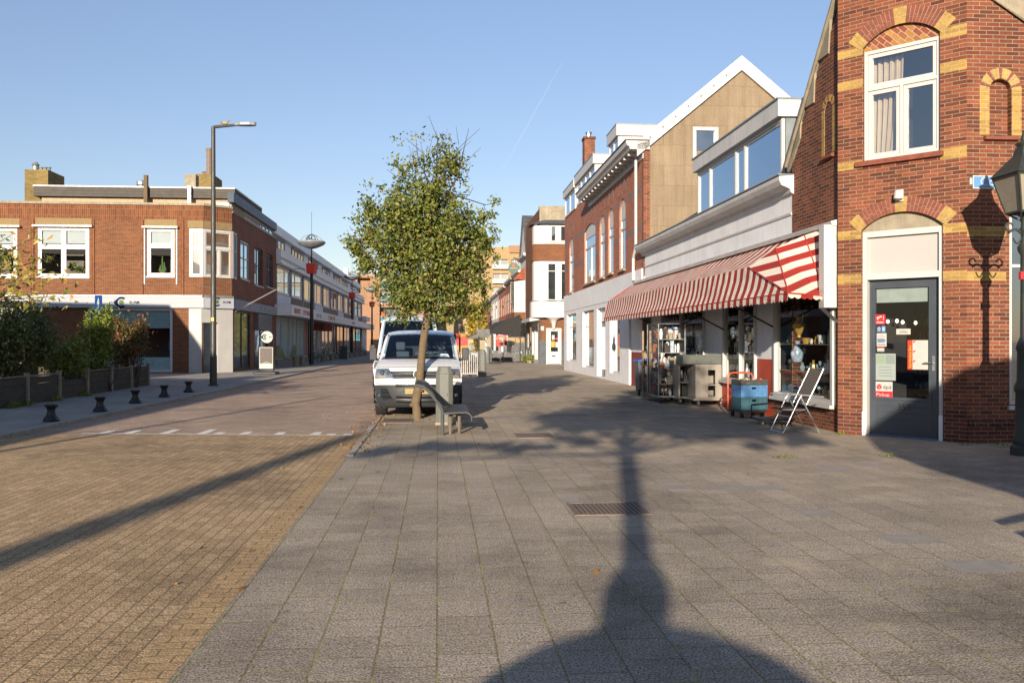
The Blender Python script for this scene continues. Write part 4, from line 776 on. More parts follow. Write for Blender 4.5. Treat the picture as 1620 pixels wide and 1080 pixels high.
# ------------------------------------------------------------------ the striped awning
aw = thing('striped_awning', (5.4, 23, 2.4), 'long red and cream striped canvas awning with scalloped edge over the shop windows', 'awning')
au = lambda Y: (Y - 15.67) * 1.0034; uf = FW.u(956, 1.1)
T0 = (au(16.25), .04, 3.76); K1, K2, K3 = (au(17.86), .95, 3.16), (au(17.3), .6, 3.49), (au(16.75), .25, 3.68)
R1, R3, RW = (au(15.45), 1.1, 2.50), (au(15.95), .2, 2.48), (au(16.2), .0, 2.48)
Te, Ke, Re = (uf, .04, 3.76), (uf, .95, 3.15), (uf, 1.1, 2.52)
mb = MB(FW.M()); su = lambda pts: mb.face(pts, 0, [(p_[0], p_[2]) for p_ in pts])
def grid(a_, b_, c_, d_, nu, nv, sag=.03):   # canvas between four corners with a little sag
    a_, b_, c_, d_ = map(Vector, (a_, b_, c_, d_)); G = [[None] * (nv + 1) for _ in range(nu + 1)]
    for i in range(nu + 1):
        for j in range(nv + 1):
            s_, t_ = i / nu, j / nv; p_ = (a_ * (1 - s_) + b_ * s_) * (1 - t_) + (d_ * (1 - s_) + c_ * s_) * t_
            k_ = 4 * t_ * (1 - t_) * sag * (1 + .5 * math.sin(s_ * 25)); G[i][j] = (p_.x, p_.y - k_, p_.z - k_)
    for i in range(nu):
        for j in range(nv): su([G[i][j], G[i + 1][j], G[i + 1][j + 1], G[i][j + 1]])
grid(T0, Te, Ke, K1, 30, 3); grid(K1, Ke, Re, R1, 30, 3, .02)
se = lambda pts: mb.face(pts, 0, [((p_[2] - .32 * (1.1 - p_[1])) * 1.6, 0) for p_ in pts])
se([K1, K2, R1]); se([K2, K3, R3]); se([K2, R3, R1]); se([K3, T0, RW, R3]); su([Te, Ke, (uf, .4, 2.5)]); su([Ke, Re, (uf, .4, 2.5)])
mb.build('canopy', m_awn, aw)
mb = MB(FW.M()); n_ = 104; z1_ = lambda u: R1[2] + (Re[2] - R1[2]) * (u - R1[0]) / (uf - R1[0])
for i in range(n_):
    for k_ in range(4):
        a_ = R1[0] + (uf - R1[0]) * (i + k_ / 4) / n_; b_ = R1[0] + (uf - R1[0]) * (i + (k_ + 1) / 4) / n_; d_ = lambda t: -.115 - .035 * abs(math.sin(math.pi * t))
        mb.face([(a_, 1.104, z1_(a_)), (b_, 1.104, z1_(b_)), (b_, 1.11, z1_(b_) + d_((k_ + 1) / 4)), (a_, 1.11, z1_(a_) + d_(k_ / 4))], 0, [(a_, 0), (b_, 0), (b_, 1), (a_, 1)])
for i in range(6):
    for k_ in range(4):
        f_ = lambda t: (R1[0] + (R3[0] - R1[0]) * t, 1.1 - .9 * t, 2.5 - .02 * t); a_, b_ = f_((i + k_ / 4) / 6), f_((i + (k_ + 1) / 4) / 6); d_ = lambda t: -.06 - .03 * abs(math.sin(math.pi * t))
        mb.face([a_, b_, (b_[0], b_[1], b_[2] + d_((k_ + 1) / 4)), (a_[0], a_[1], a_[2] + d_(k_ / 4))], 0, [(i * .1, 0), (i * .1, 0), (i * .1, 1), (i * .1, 1)])
mb.build('valance', m_awn, aw)
mb = MB(FW.M())
for a_, b_ in ((R1, Re), (R1, K1), (K2, R1), (K3, R3), (R1, R3)): mb.tube([a_, b_], .014, 5)
mb.build('piping', m_awnr, aw)
mb = MB(FW.M())
for px in (1040, 1128, 1205): 
    u_ = FW.u(px, .3); mb.tube([(u_, .02, 1.95), (u_, 1.05, 2.48)], .022, 6)
mb.tube([(R1[0] + .1, 1.06, 2.49), (uf - .1, 1.06, 2.5)], .025, 6); mb.build('support_arm', m_pole, aw)
# ------------------------------------------------------------------ the brick house with the cement gable
bh = thing('brick_house', (6, 40, 0), 'tall brick house with beige panelled gable wall, arched windows and white shopfront', 'house')
b0, b1 = FW.u(1018), FW.u(893.5); bz = 4.2; ze = 8.45; um = FW.u(932)
aw_ = []
for x0, x1, yt, yb in ((980, 989.5, 310, 427), (962, 970.5, 326, 433), (948.5, 956.5, 337, 440), (924.5, 942, 347, 446), (900.5, 907, 374, 464)):
    a_, b_ = sorted((FW.u(x0), FW.u(x1))); aw_.append((a_, b_, FW.z(x1, yb - 2), FW.z(x1, yt)))
mb = MB(FW.M()); mb.wall(b0, b1, bz, ze, aw_, 0, .2, arch=[(b - a) / 2 * .95 for a, b, *_ in aw_[:3]] + [.25, (aw_[4][1] - aw_[4][0]) / 2 * .95]); mb.wall(um + .001, b1, ze + .001, 8.75, [], 0, .2); mb.build('wall', m_brickH, bh)
m_hdr = plain('grey_header_brick', '#6d6a6c', .85, var=.2, scale=9); m_gglz = plain('green_glazed_brick', '#3c5340', .4, var=.2)
for i, (a_, b_, c_, d_) in enumerate(aw_):
    lay = ((0, 1, 0, .58), (0, 1, .58, 1)) if i != 3 else ((0, .45, 0, .62), (.45, 1, 0, .62), (0, 1, .62, 1))
    wnd = frame_win(FW, bh, (a_ + .003, b_ - .003, c_, d_), lay, -.05, .07, .03, m_white, m_glsky, sill=.1, sillmat=m_conc, kids=True)
    mb = MB(FW.M()); hh = d_ - c_; mb.box(a_ + .08, b_ - .08, -.09, -.06, d_ - hh * (.30 if i != 3 else .22), d_ - .08); mb.build('white_panel', m_white, wnd)
    mb = MB(FW.M()); r_ = (b_ - a_) / 2; n_ = 2 if i == 3 else 1
    for j in range(n_):
        ra, rb = a_ + (b_ - a_) * j / n_, a_ + (b_ - a_) * (j + 1) / n_; arc = arc_pts(ra - .1, rb + .1, d_ + .28, (rb - ra) / 2 * .8 + .05, 8); arc2 = arc_pts(ra - .0, rb + .0, d_ + .2, (rb - ra) / 2 * .8, 8)
        for k_ in range(8): mb.prism([arc[k_], arc[k_ + 1], arc2[k_ + 1], arc2[k_]], -.02, .006)
    mb.build('header_arch', m_hdr, bh)
for i in range(6):
    e0 = [b0 + .25, *[x[1] + .04 for x in aw_]][i]; e1 = [*[x[0] - .04 for x in aw_], b1 - .1][i]
    for py in (298, 360):
        zc = FW.z(1010, py)
        for z_ in (0, .14): mb = MB(FW.M()); mb.box(e0, e1, -.02, .004, zc + z_ - .15, zc + z_ - .08, 0, 'f'); mb.build('grey_brick_band', m_hdr, bh)
mb = MB(FW.M())
for py, in ((307,), (350,), (415,), (424,)): z_ = FW.z(1018, py); mb.box(b0 - .0, b0 + .24, -.02, .005, z_ - .03, z_ + .03, 0, 'f')
mb.build('green_glazed_band', m_gglz, bh)
mb = MB(FW.M())     # cornice with brackets
mb.profile([(-.2, ze + .0), (.5, ze + .0), (.54, ze + .1), (.62, ze + .14), (.66, ze + .3), (-.2, ze + .3)], b0 - .12, um); mb.build('cornice', m_white, bh)
mb = MB(FW.M()); mb.box(b0 - .14, um, -.2, .69, ze + .301, ze + .34); mb.build('gutter_edge', m_roof, bh)
mb = MB(FW.M()); n_ = 15
for i in range(n_): u_ = b0 + .5 + (um - b0 - .8) * i / (n_ - 1); mb.prism([(u_ - .06, ze - .12), (u_ + .06, ze - .12), (u_ + .06, ze - .003), (u_ - .06, ze - .003)], .01, .46)
mb.box(b0, um - .02, .0, .03, ze - .3, ze - .003); mb.build('bracket', m_white, bh)
FG = Face(FW.xy(b0), FW.n * -1, FW.d * -1)     # the gable wall, facing the square
pk = FG.u(1172); zpk = FG.z(1172, 97) - .35; gw = 2 * pk
mb = MB(FG.M()); gwn = FG.rect(1096, 1136, 201, 251)
mb.wall(.0, gw, 0, ze, [], 0, .2); mb.wall(.26, 7, ze + .001, ze + .002, [], 0, .2) if 0 else None
zg = lambda u: ze + (zpk - ze) * (u / pk if u < pk else (gw - u) / pk)
us = [0, gwn[0], gwn[1], pk, gw]
for a_, b_ in zip(us, us[1:]):
    if (a_, b_) == (gwn[0], gwn[1]): mb.face([(a_, 0, ze), (b_, 0, ze), (b_, 0, gwn[2]), (a_, 0, gwn[2])]) if gwn[2] > ze else None; mb.face([(a_, 0, gwn[3]), (b_, 0, gwn[3]), (b_, 0, zg(b_)), (a_, 0, zg(a_))])
    else: mb.face([(a_, 0, ze), (b_, 0, ze), (b_, 0, zg(b_)), (a_, 0, zg(a_))])
mb.build('gable_wall', m_stone, bh)
mb = MB(FG.M()); mb.box(-.002, .24, -.1, .004, 3.9, ze - .02); mb.build('brick_quoin', m_brick, bh)
frame_win(FG, bh, gwn, ((0, 1, 0, 1),), .03, .12, .0, m_white, m_gl, dep=.12)
mb = MB(FG.M()); th = .52
mb.prism([(-.25, ze - .25), (pk, zpk), (gw + .3, ze - .2), (gw + .3, ze + .3), (pk, zpk + th), (-.25, ze + th - .25)], .0, .12); mb.build('verge_board', m_white, bh)
mb = MB(FG.M())
for i in range(7): t_ = .06 + i * .13; mb.lathe([(.028, 0), (.028, .02)], (0, 0, 0), 8) if 0 else mb.box(pk * t_ - .03, pk * t_ + .03, .12, .13, zg(pk * t_) + .22, zg(pk * t_) + .28)
mb.build('bolt_head', m_rust, bh)
mb = MB(FG.M()); Lr = b1 - b0
mb.face([(0, 0, ze + .2), (pk, 0, zpk + .35), (pk, -Lr, zpk + .35), (0, -Lr, ze + .2)]); mb.face([(gw, 0, ze), (pk, 0, zpk + .35), (pk, -Lr, zpk + .35), (gw, -Lr, ze)]); mb.face([(0, -Lr, 0), (gw, -Lr, 0), (gw, -Lr, ze), (pk, -Lr, zpk), (0, -Lr, ze)]); mb.face([(gw, 0, 0), (gw, -Lr, 0), (gw, -Lr, ze), (gw, 0, ze)]); mb.build('roof', m_rtile, bh)
def dormer(parent, F, v, u0, u1, z0, z1, depth, fas, cells, ov=.1, glass=m_glsky, gm=m_white):
    mb = MB(F.M()); mb.box(u0, u1, v - depth, v - .06, z0, z1 - fas); o = mb.build('dormer', gm, parent)
    mb = MB(F.M()); mb.box(u0 - ov, u1 + ov, v - depth, v + ov, z1 - fas, z1); mb.build('fascia', m_white, o); mb = MB(F.M()); mb.box(u0 - ov - .02, u1 + ov + .02, v - depth, v + ov + .02, z1 + .001, z1 + .05); mb.build('flashing', m_zinc, o)
    Fv = Face(F.xy(0, v), F.d, F.n); lay = [(i / cells, (i + 1) / cells, 0, 1) for i in range(cells)]; frame_win(Fv, o, (u0 + .01, u1 - .01, z0, z1 - fas), lay, .0, .1, .04, m_white, glass); return o
dormer(bh, FW, .02, FW.u(941.5), FW.u(912.5), 8.76, 10.35, 3, .42, 4)
dormer(bh, FW, .05, FW.u(911), FW.u(895), 8.72, 10.2, 3, .36, 2)
dormer(bh, FW, -1.0, FW.u(978, -1), FW.u(963.5, -1), 8.9, 11.65, 4, .5, 2)
cu = FW.u(923, -2.2); cv = -2.2; cz1 = FW.z(923, 219, cv)
mb = MB(FW.M()); mb.box(cu - .42, cu + .42, cv - .7, cv, 9, cz1); chm = mb.build('chimney', m_brick, bh); mb = MB(FW.M()); mb.box(cu - .47, cu + .47, cv - .75, cv + .05, cz1 - .12, cz1 + .03); mb.build('cap', m_brickP, chm); mb = MB(FW.M()); mb.lathe([(.16, cz1), (.16, cz1 + .3), (.22, cz1 + .32), (.2, cz1 + .4)], (cu, cv - .35, 0), 12); mb.build('flue', m_steel, chm)
mb = MB(FW.M()); pu = FW.u(1006, .1); mb.tube([(pu, .1, ze), (pu, .1, FW.z(1006, 392)), (pu + .4, .1, FW.z(1006, 408)), (pu + .42, .1, FW.z(998, 420)), (pu + .42, .1, 3.9)], .055, 8); mb.build('downpipe', m_white, bh)
# white shopfront below
sf0, sf1 = FW.u(995.5, .03), b1
ops = []
for x0, x1, yt, yb in ((965, 980.5, 507, 592), (944.5, 957.5, 510, 597), (922, 939.5, 503, 583), (897, 911.5, 505, 572)):
    a_, b_ = sorted((FW.u(x0, .04), FW.u(x1, .04))); ops.append((a_, b_, max(FW.z(x1, yb, .04), .02), 3.15))
mb = MB(FW.M()); mb.wall(sf0, sf1, 0, 3.35, ops, .04, .25); mb.build('shopfront', m_greyw, bh)
mb = MB(FW.M()); mb.box(b0 + .05, sf1, -.1, .06, 3.351, bz + .05); mb.build('sign_fascia', m_greyw, bh)
for i, r_ in enumerate(ops):
    if i == 1:
        mb = MB(FW.M()); mb.box(r_[0] + .01, r_[1] - .01, -.2, -.16, .03, 2.5); d_ = mb.build('door', m_anth, bh); mb = MB(FW.M()); mb.box(r_[0] + .2, r_[1] - .2, -.16, -.15, .4, 2.3); mb.build('pane', m_gl, d_); mb = MB(FW.M()); mb.box(r_[0] + .01, r_[1] - .01, -.2, -.14, 2.55, 3.14); mb.build('blank_panel', m_greyw, bh)
    else: frame_win(FW, bh, (r_[0] + .003, r_[1] - .003, r_[2], 3.15), ((0, 1, 0, .74), (0, 1, .74, 1)) if i else ((0, 1, 0, 1),), -.08, .08, 0, m_white, m_gl)
mb = MB(FW.M()); mb.box(b0 + .3, b1, -6, -.3, 0, 8.3); mb.build('inner_wall', m_dark, bh)

# ------------------------------------------------------------------ the bay-fronted house that closes the view on the right
FY = Face(at(853, 540, 63.3).xy, (1, .082), (0, -1)); FYs = Face(FY.p, (-.082, 1), (-1, 0))
bay = thing('bay_house', (3.5, 66, 0), 'narrow brick house with curved white bay balcony and white front door facing the square', 'house')
ztop = FY.z(856, 328); dr = FY.rect(864, 888, 519, 577)
mb = MB(FY.M()); mb.wall(0, 6, 0, ztop, [(dr[0], dr[1], 0, dr[3])], 0, .3); mb.M = FYs.M(); mb.wall(0, 10, 3.4, ztop - .1, [], 0, .3); mb.build('wall', m_brickL, bay)
mb = MB(FY.M()); mb.box(0, dr[0] - .02, -.02, .02, 0, 1.75); mb.box(dr[1] + .02, 3, -.02, .02, 0, 1.75); mb.build('grey_dado', m_anth, bay)
mb = MB(FY.M()); mb.wall(dr[0], dr[1], 0, dr[3], [(dr[0] + .14, dr[1] - .1, 0, dr[3] - .14)], .03, .2); mb.build('door_frame', m_white, bay)
a_, b_ = dr[0] + .15, dr[1] - .11
mb = MB(FY.M()); gz0, gz1 = FY.z(875, 556), FY.z(875, 524); mb.wall(a_, b_, .02, dr[3] - .15, [(a_ + .2, b_ - .12, gz0, gz1)], -.1, .06); dd = mb.build('door', m_white, bay)
mb = MB(FY.M()); q(mb, a_ + .2, b_ - .12, gz0, gz1, -.13, 0); mb.build('pane', m_gl, dd)
mb = MB(FY.M()); q(mb, a_ + .22, a_ + .5, gz0 + .32, gz0 + .75, -.12, 0); q(mb, a_ + .55, a_ + .78, gz0 + .3, gz0 + .7, -.12, 1); q(mb, a_ + .28, a_ + .48, gz0 + .85, gz0 + 1.2, -.12, 1); q(mb, a_ + .56, a_ + .75, gz0 + .85, gz0 + 1.0, -.12, 2); mb.build('notice', [plain('orange_poster', '#c98a2c', .6, bmp=0), m_pap, m_sred], dd)
mb = MB(FY.M()); q(mb, a_ + .28, b_ - .3, gz0 - .38, gz0 - .28, -.095, 0); mb.build('letter_flap', m_black, dd)
def baypts(o, n=10): # plan of the bay: from the side round to the front
    return [( -.35 - o + 0, -1.9), (-.5 - o, -.6)] + [(-.5 - o + (1.0) * (1 - math.cos(t)), -.1 + (.55 + o) * math.sin(t)) for t in np.linspace(.25, math.pi / 2, n)] + [(3.2, .45 + o), (3.2, -1.9)]
def bayslab(z0, z1, o, mat, name): mb = MB(FY.M()); mb.slab(baypts(o), z0, z1); return mb.build(name, mat, bay)
Z = lambda py: FY.z(870, py, .45)
bayslab(Z(502), Z(477), .12, m_white, 'balcony'); bayslab(Z(476.5), Z(476), .18, m_zinc, 'balcony_edge')
bayslab(Z(475.5), Z(413), -.05, m_white, 'bay_frame'); bayslab(Z(412.5), Z(386), .02, m_brickL, 'brick_band'); bayslab(Z(385.5), Z(356), -.05, m_white, 'bay_frame')
Fb = Face(FY.xy(0, .47), FY.d, FY.n)
for x0, x1, yt, yb in ((866, 880, 416, 475), (887, 898, 416, 475), (871, 880, 357, 382), (886, 898, 357, 382)):
    r_ = Fb.rect(x0, x1, yt, yb); frame_win(Fb, bay, r_, ((0, 1, 0, .8), (0, 1, .8, 1)) if yb > 400 else ((0, 1, 0, 1),), .02, .07, 0, m_white, m_gl)
mb = MB(FY.M()); bp = baypts(.2); tp_ = [(min(max(p_[0] * .3 + 1.0, .3), 3.2), -.6) for p_ in bp]; z0_, z1_2 = Z(355), Z(338)
for i in range(len(bp) - 1): mb.face([(bp[i][0], bp[i][1], z0_), (bp[i + 1][0], bp[i + 1][1], z0_), (tp_[i + 1][0], tp_[i + 1][1], z1_2), (tp_[i][0], tp_[i][1], z1_2)])
mb.build('bay_roof', m_slate, bay)
mb = MB(FY.M()); mb.box(0.02, 6, .001, .03, Z(352), ztop + .05); mb.build('parapet_panel', m_conc, bay)
mb = MB(FY.M()); c_ = FY.u(876, .1); mb.lathe([(.1, Z(520)), (.16, Z(512)), (.3, Z(506)), (.62, Z(502.5)), (.62, Z(502))], (c_, .1, 0), 16); mb.build('corbel', m_whited, bay, smooth=True)
mb = MB(FY.M()); mb.box(.12, .35, .0, .02, 2.45, 2.75); mb.build('house_number_plate', m_pap, bay)
for x0, x1, yt, yb in ((845, 848.5, 357, 386), (844, 848.5, 417, 470)): r_ = FYs.rect(x0, x1, yt, yb); frame_win(FYs, bay, r_, ((0, 1, 0, .6), (0, 1, .6, 1)), .02, .08, 0, m_white, m_glsky)
mb = MB(FYs.M()); mb.wall(0, 10, 0, 3.39, [(1, 3, .3, 2.8), (3.6, 4.8, .05, 2.8), (5.4, 9.4, .3, 2.8)], .0, .2); mb.profile([(0, 3.2), (.7, 3.1), (.7, 3.35), (0, 3.39)], 0, 10); mb.build('shopfront', m_white, bay)
mb = MB(FYs.M())
for a_, b_ in ((1, 3), (3.6, 4.8), (5.4, 9.4)): mb.box(a_, b_, -.2, -.15, .05, 2.8)
mb.build('pane', m_gl, bay); mb = MB(FYs.M()); mb.box(.35, 10, -8, -.31, 0, ztop - .2); mb.build('inner_wall', m_brickD, bay)
mb = MB(FY.M()); mb.box(0, 6, -.4, .04, ztop, ztop + .1); mb.build('coping', m_conc, bay)

# ------------------------------------------------------------------ the houses beyond it along the right-hand side
FX = Face((7.35 - .082 * 74, 74), (-.082, 1), (-1, -.08))
def row_house(u0, u1, label, wallm, eave, kind, wins, roofm=m_rtile, front=None):
    o = thing('terraced_house', tuple(FX.xy((u0 + u1) / 2, -3)) + (0,), label, 'house', 'houses along the far right side of the street')
    W_ = u1 - u0; ops = []
    for k_ in range(wins): c_ = u0 + W_ * (k_ + .5) / wins; ops.append((c_ - .6, c_ + .6, 4.6, 6.9))
    mb = MB(FX.M()); mb.wall(u0, u1, 3.4, eave, ops, 0, .2); mb.box(u0, u1, -9, -.21, 0, eave); mb.build('wall', wallm, o)
    for r_ in ops: frame_win(FX, o, r_, ((0, .5, 0, .65), (.5, 1, 0, .65), (0, 1, .65, 1)), -.06, .09, 0, m_white, m_glsky)
    mb = MB(FX.M()); mb.wall(u0, u1, 0, 3.39, [(u0 + .5, u0 + W_ * .6, .4, 2.7), (u0 + W_ * .7, u1 - .4, .03, 2.6)], .02, .2); mb.build('shopfront', front or m_greyw, o)
    mb = MB(FX.M()); mb.box(u0 + .5, u0 + W_ * .6, -.15, -.1, .4, 2.7); mb.box(u0 + W_ * .7, u1 - .4, -.15, -.1, .03, 2.6); mb.build('pane', m_gl, o)
    mb = MB(FX.M())
    if kind == 'gable': mb.prism([(u0, eave), (u1, eave), ((u0 + u1) / 2, eave + 3.6)], -9, 0); mb.build('gable', wallm, o); mb = MB(FX.M()); mb.face([(u0 - .1, .15, eave), ((u0 + u1) / 2, .15, eave + 3.75), ((u0 + u1) / 2, -9, eave + 3.75), (u0 - .1, -9, eave)]); mb.face([(u1 + .1, .15, eave), ((u0 + u1) / 2, .15, eave + 3.75), ((u0 + u1) / 2, -9, eave + 3.75), (u1 + .1, -9, eave)])
    else: mb.face([(u0, .1, eave + .15), (u1, .1, eave + .15), (u1, -4, eave + 2.6), (u0, -4, eave + 2.6)]); mb.face([(u0, 0, eave), (u0, -8, eave), (u0, -4, eave + 2.6)]); mb.face([(u1, 0, eave), (u1, -8, eave), (u1, -4, eave + 2.6)]); mb.face([(u0, -8, eave), (u1, -8, eave), (u1, -4, eave + 2.6), (u0, -4, eave + 2.6)])
    mb.build('roof', roofm, o)
    mb = MB(FX.M()); mb.profile([(0, eave - .15), (.3, eave - .05), (.35, eave + .15), (0, eave + .17)], u0 + .01, u1 - .01); mb.build('gutter', m_whited, o)
    return o
o = row_house(0, 6.2, 'white plastered gabled house with slate roof next to the bay house', m_whited, 9.0, 'gable', 1, m_slate)
mb = MB(FX.M()); mb.slab([(1.8, 0), (2.3, .9), (4.2, .9), (4.7, 0)], 4.2, 7.0); bx = mb.build('bay_window', m_white, o); mb = MB(FX.M()); mb.box(2.5, 4.0, .9, .93, 4.6, 6.8); mb.face([(1.98, .05, 4.6), (2.28, .88, 4.6), (2.28, .88, 6.8), (1.98, .05, 6.8)]) if 0 else None; mb.box(2.0, 2.02, .1, .2, 5, 6.6); mb.build('pane', m_gl, bx)
mb = MB(FX.M()); mb.face([(1.6, 0, 8.1), (1.7, 1.05, 7.02), (4.8, 1.05, 7.02), (4.9, 0, 8.1)]); mb.face([(1.6, 0, 8.1), (1.7, 1.05, 7.02), (1.6, 0, 7.02)]); mb.slab([(1.7, 0), (2.2, 1.05), (4.3, 1.05), (4.8, 0)], 7.0, 7.02); mb.build('bay_roof', m_rtile, bx); mb = MB(FX.M()); mb.slab([(1.8, 0), (2.3, .9), (4.2, .9), (4.7, 0)], 3.4, 4.19); mb.build('bay_base', m_brickL, bx)
row_house(6.2, 14, 'brick terraced house carrying the round green beer sign', m_fbrick, 8.1, 'side', 3)
row_house(14, 24, 'brick terraced house with white upper windows behind the black canopy', m_fbrick, 8.0, 'side', 4, m_slate)
row_house(24, 36, 'brick terraced house halfway along the far right row', m_brickH, 7.8, 'side', 4)
row_house(36, 52, 'pale plastered terraced house far along the right row', m_whited, 7.7, 'side', 5, m_slate)
row_house(52, 80, 'last brick terraced house of the far right row', m_fbrick, 7.6, 'side', 7)
sg = thing('round_beer_sign', tuple(FX.xy(5, 1)) + (0,), 'round green lit beer sign with red star hanging from a brick house front', 'sign')
c_ = at(812.5, 424, 77); FS = Face(c_.xy, (1, .05), (0, -1)); mb = MB(FS.M(0, 0, c_.z)); r_ = .47
ring = [(r_ * math.cos(t), r_ * math.sin(t)) for t in np.linspace(0, 2 * math.pi, 32, False)]; mb.prism(ring, -.12, .12); mb.build('disc', plain('beer_green', '#0d3d1f', .4, var=.05, bmp=0), sg)
mb = MB(FS.M(0, 0, c_.z)); star = [((.17 if i % 2 == 0 else .07) * math.sin(i * math.pi / 5), .2 + (.17 if i % 2 == 0 else .07) * math.cos(i * math.pi / 5)) for i in range(10)]; mb.prism(star, .121, .13, 0); mb.box(-.44, .44, .121, .13, -.11, .07, 1); mb.text('Heineken', .17, 0, -.075, .132, 2, 'CENTER'); mb.build('emblem', [m_sred, plain('beer_dark', '#14401f', .4, bmp=0), m_pap], sg)
mb = MB(); w_ = FX.xy(5.5, 0); mb.tube([(c_.x, c_.y, c_.z + .9), (w_.x, w_.y, c_.z + .9)], .04, 6); mb.build('bracket', m_black, sg)
ban = thing('wall_board', tuple(FX.xy(10, 0)) + (0,), 'pale framed signboard fixed to the brick house front under the green sign', 'sign'); mb = MB(FX.M()); mb.box(6.6, 13.6, .02, .3, 5.6, 7.4); mb.build('board', plain('board_olive', '#9a9470', .7, var=.5, scale=3), ban); mb = MB(FX.M()); mb.wall(6.4, 13.8, 5.4, 7.6, [(6.6, 13.6, 5.6, 7.4)], .32, .3); mb.build('frame', m_whited, ban)

# ------------------------------------------------------------------ blocks at the end of the street
yb = thing('apartment_block', (-3, 225, 0), 'pale yellow apartment block with balconies rising far behind the tree', 'apartment block')
FA = Face((-16, 220), (1, .06), (0, -1)); mb = MB(FA.M()); w0, w1 = 0, FA.u(822)
ops = [(FA.u(780) , FA.u(804), z_, z_ + 2.2) for z_ in (3, 6.4, 9.8, 13.2, 16.6, 20.2)] + [(FA.u(809), FA.u(819), z_, z_ + 2.2) for z_ in (6.4, 9.8, 13.2, 16.6, 20.2)]
mb.wall(w0, w1, 0, FA.z(800, 391), ops, 0, .8); mb.box(w0, w1, -14, -.81, 0, FA.z(800, 391)); mb.build('wall', m_ybrick, yb)
mb = MB(FA.M()); mb.box(FA.u(806), w1 + .05, -10, .5, FA.z(800, 400), FA.z(800, 391) + .4); mb.build('upper_storey', m_orange, yb)
for r_ in ops:
    mb = MB(FA.M()); mb.box(r_[0], r_[1], -.7, -.6, r_[2], r_[3]); wn = mb.build('window', m_whited, yb); mb = MB(FA.M()); n_ = max(2, int((r_[1] - r_[0]) / 1.3))
    for i in range(n_): u_ = r_[0] + (r_[1] - r_[0]) * i / n_; mb.box(u_ + .1, u_ + (r_[1] - r_[0]) / n_ - .1, -.6, -.57, r_[2] + .15, r_[3] - .15)
    mb.build('pane', m_glwarm, wn); mb = MB(FA.M()); mb.box(r_[0] - .2, r_[1] + .2, -.5, 1.1, r_[2] - .3, r_[2] - .1); mb.box(r_[0] - .2, r_[1] + .2, 1.05, 1.1, r_[2] - .1, r_[2] + .8, 1); mb.build('balcony', [m_whited, m_zinc], yb)
ob = thing('apartment_block', (-20, 158, 0), 'orange brick apartment block with glazed balconies closing the street on the left', 'apartment block')
FO = Face(at(560, 540, 150).xy, (1, .08), (0, -1))
zt = FO.z(600, 435); cu = FO.u(597); mb = MB(FO.M()); oo = [(FO.u(602), FO.u(634), z_, z_ + 2.3) for z_ in (2, 5.2, 8.4, 10.9)]
mb.wall(-3, FO.u(692), 0, zt, oo + [(cu - 3.4, cu - 1.2, 9.5, zt - .5)], 0, 1.5); mb.box(-3, FO.u(692), -12, -1.51, 0, zt); mb.build('wall', m_orange, ob)
mb = MB(FO.M()); mb.box(-3, FO.u(601), .001, .8, 0, FO.z(580, 464)); mb.build('lower_wing', m_orange, ob)
m_teal = plain('teal_balcony_glass', '#3f7d80', .2, var=.3, scale=.6, bmp=0)
for i, r_ in enumerate(oo):
    mb = MB(FO.M()); mb.box(r_[0], r_[1], -1.4, -1.3, r_[2], r_[3]); mb.build('window', m_glside, ob); mb = MB(FO.M()); mb.box(r_[0], r_[1], -1.2, .25, r_[2] - .3, r_[2] - .05, 1); mb.box(r_[0], r_[1], .2, .25, r_[2] - .05, r_[2] + .9); mb.build('balcony', [m_teal, m_whited], ob)
mb = MB(FO.M())
for x in (545, 566, 584): u_ = FO.u(x); mb.box(u_ - .4, u_ + .4, -3, -2.2, zt, zt + 1.3)
mb.build('roof_vent', m_whited, ob)
bb = thing('beige_house', (-5, 176, 0), 'beige plastered house half hidden by the tree at the end of the street', 'house')
FB_ = Face(at(690, 540, 170).xy, (1, .05), (0, -1)); mb = MB(FB_.M()); mb.wall(0, 10, 0, 6.5, [(2, 3.4, 1, 5), (4.4, 5.6, 1, 5)], 0, .3); mb.box(0, 10, -8, -.31, 0, 6.5); mb.build('wall', m_render, bb); mb = MB(FB_.M()); mb.box(2, 3.4, -.25, -.2, 1, 5); mb.box(4.4, 5.6, -.25, -.2, 1, 5); mb.build('window', m_gl, bb); mb = MB(FB_.M()); mb.prism([(0, 6.5), (10, 6.5), (8, 8.6), (2, 8.6)], -8, 0); mb.build('roof', m_rtile, bb)
iv = thing('creeper_bush', (-4, 120, 0), 'yellow leaved creeper bush beyond the terrace, right of the tree', 'bush'); q_ = at(755, 500, 120); C_, N_ = cloud([(q_.x, q_.y, 3.6, 1.5, 1.2, 3.8)], 2500, .3, .3, 60); C_[:, 2] = np.maximum(C_[:, 2], .1); leaves('foliage', m_ivy, C_, N_, .4, .25, iv); mb = MB(); mb.tube([(q_.x, q_.y, 0), (q_.x, q_.y, 5)], .12, 6); mb.build('stem', m_barkd, iv)

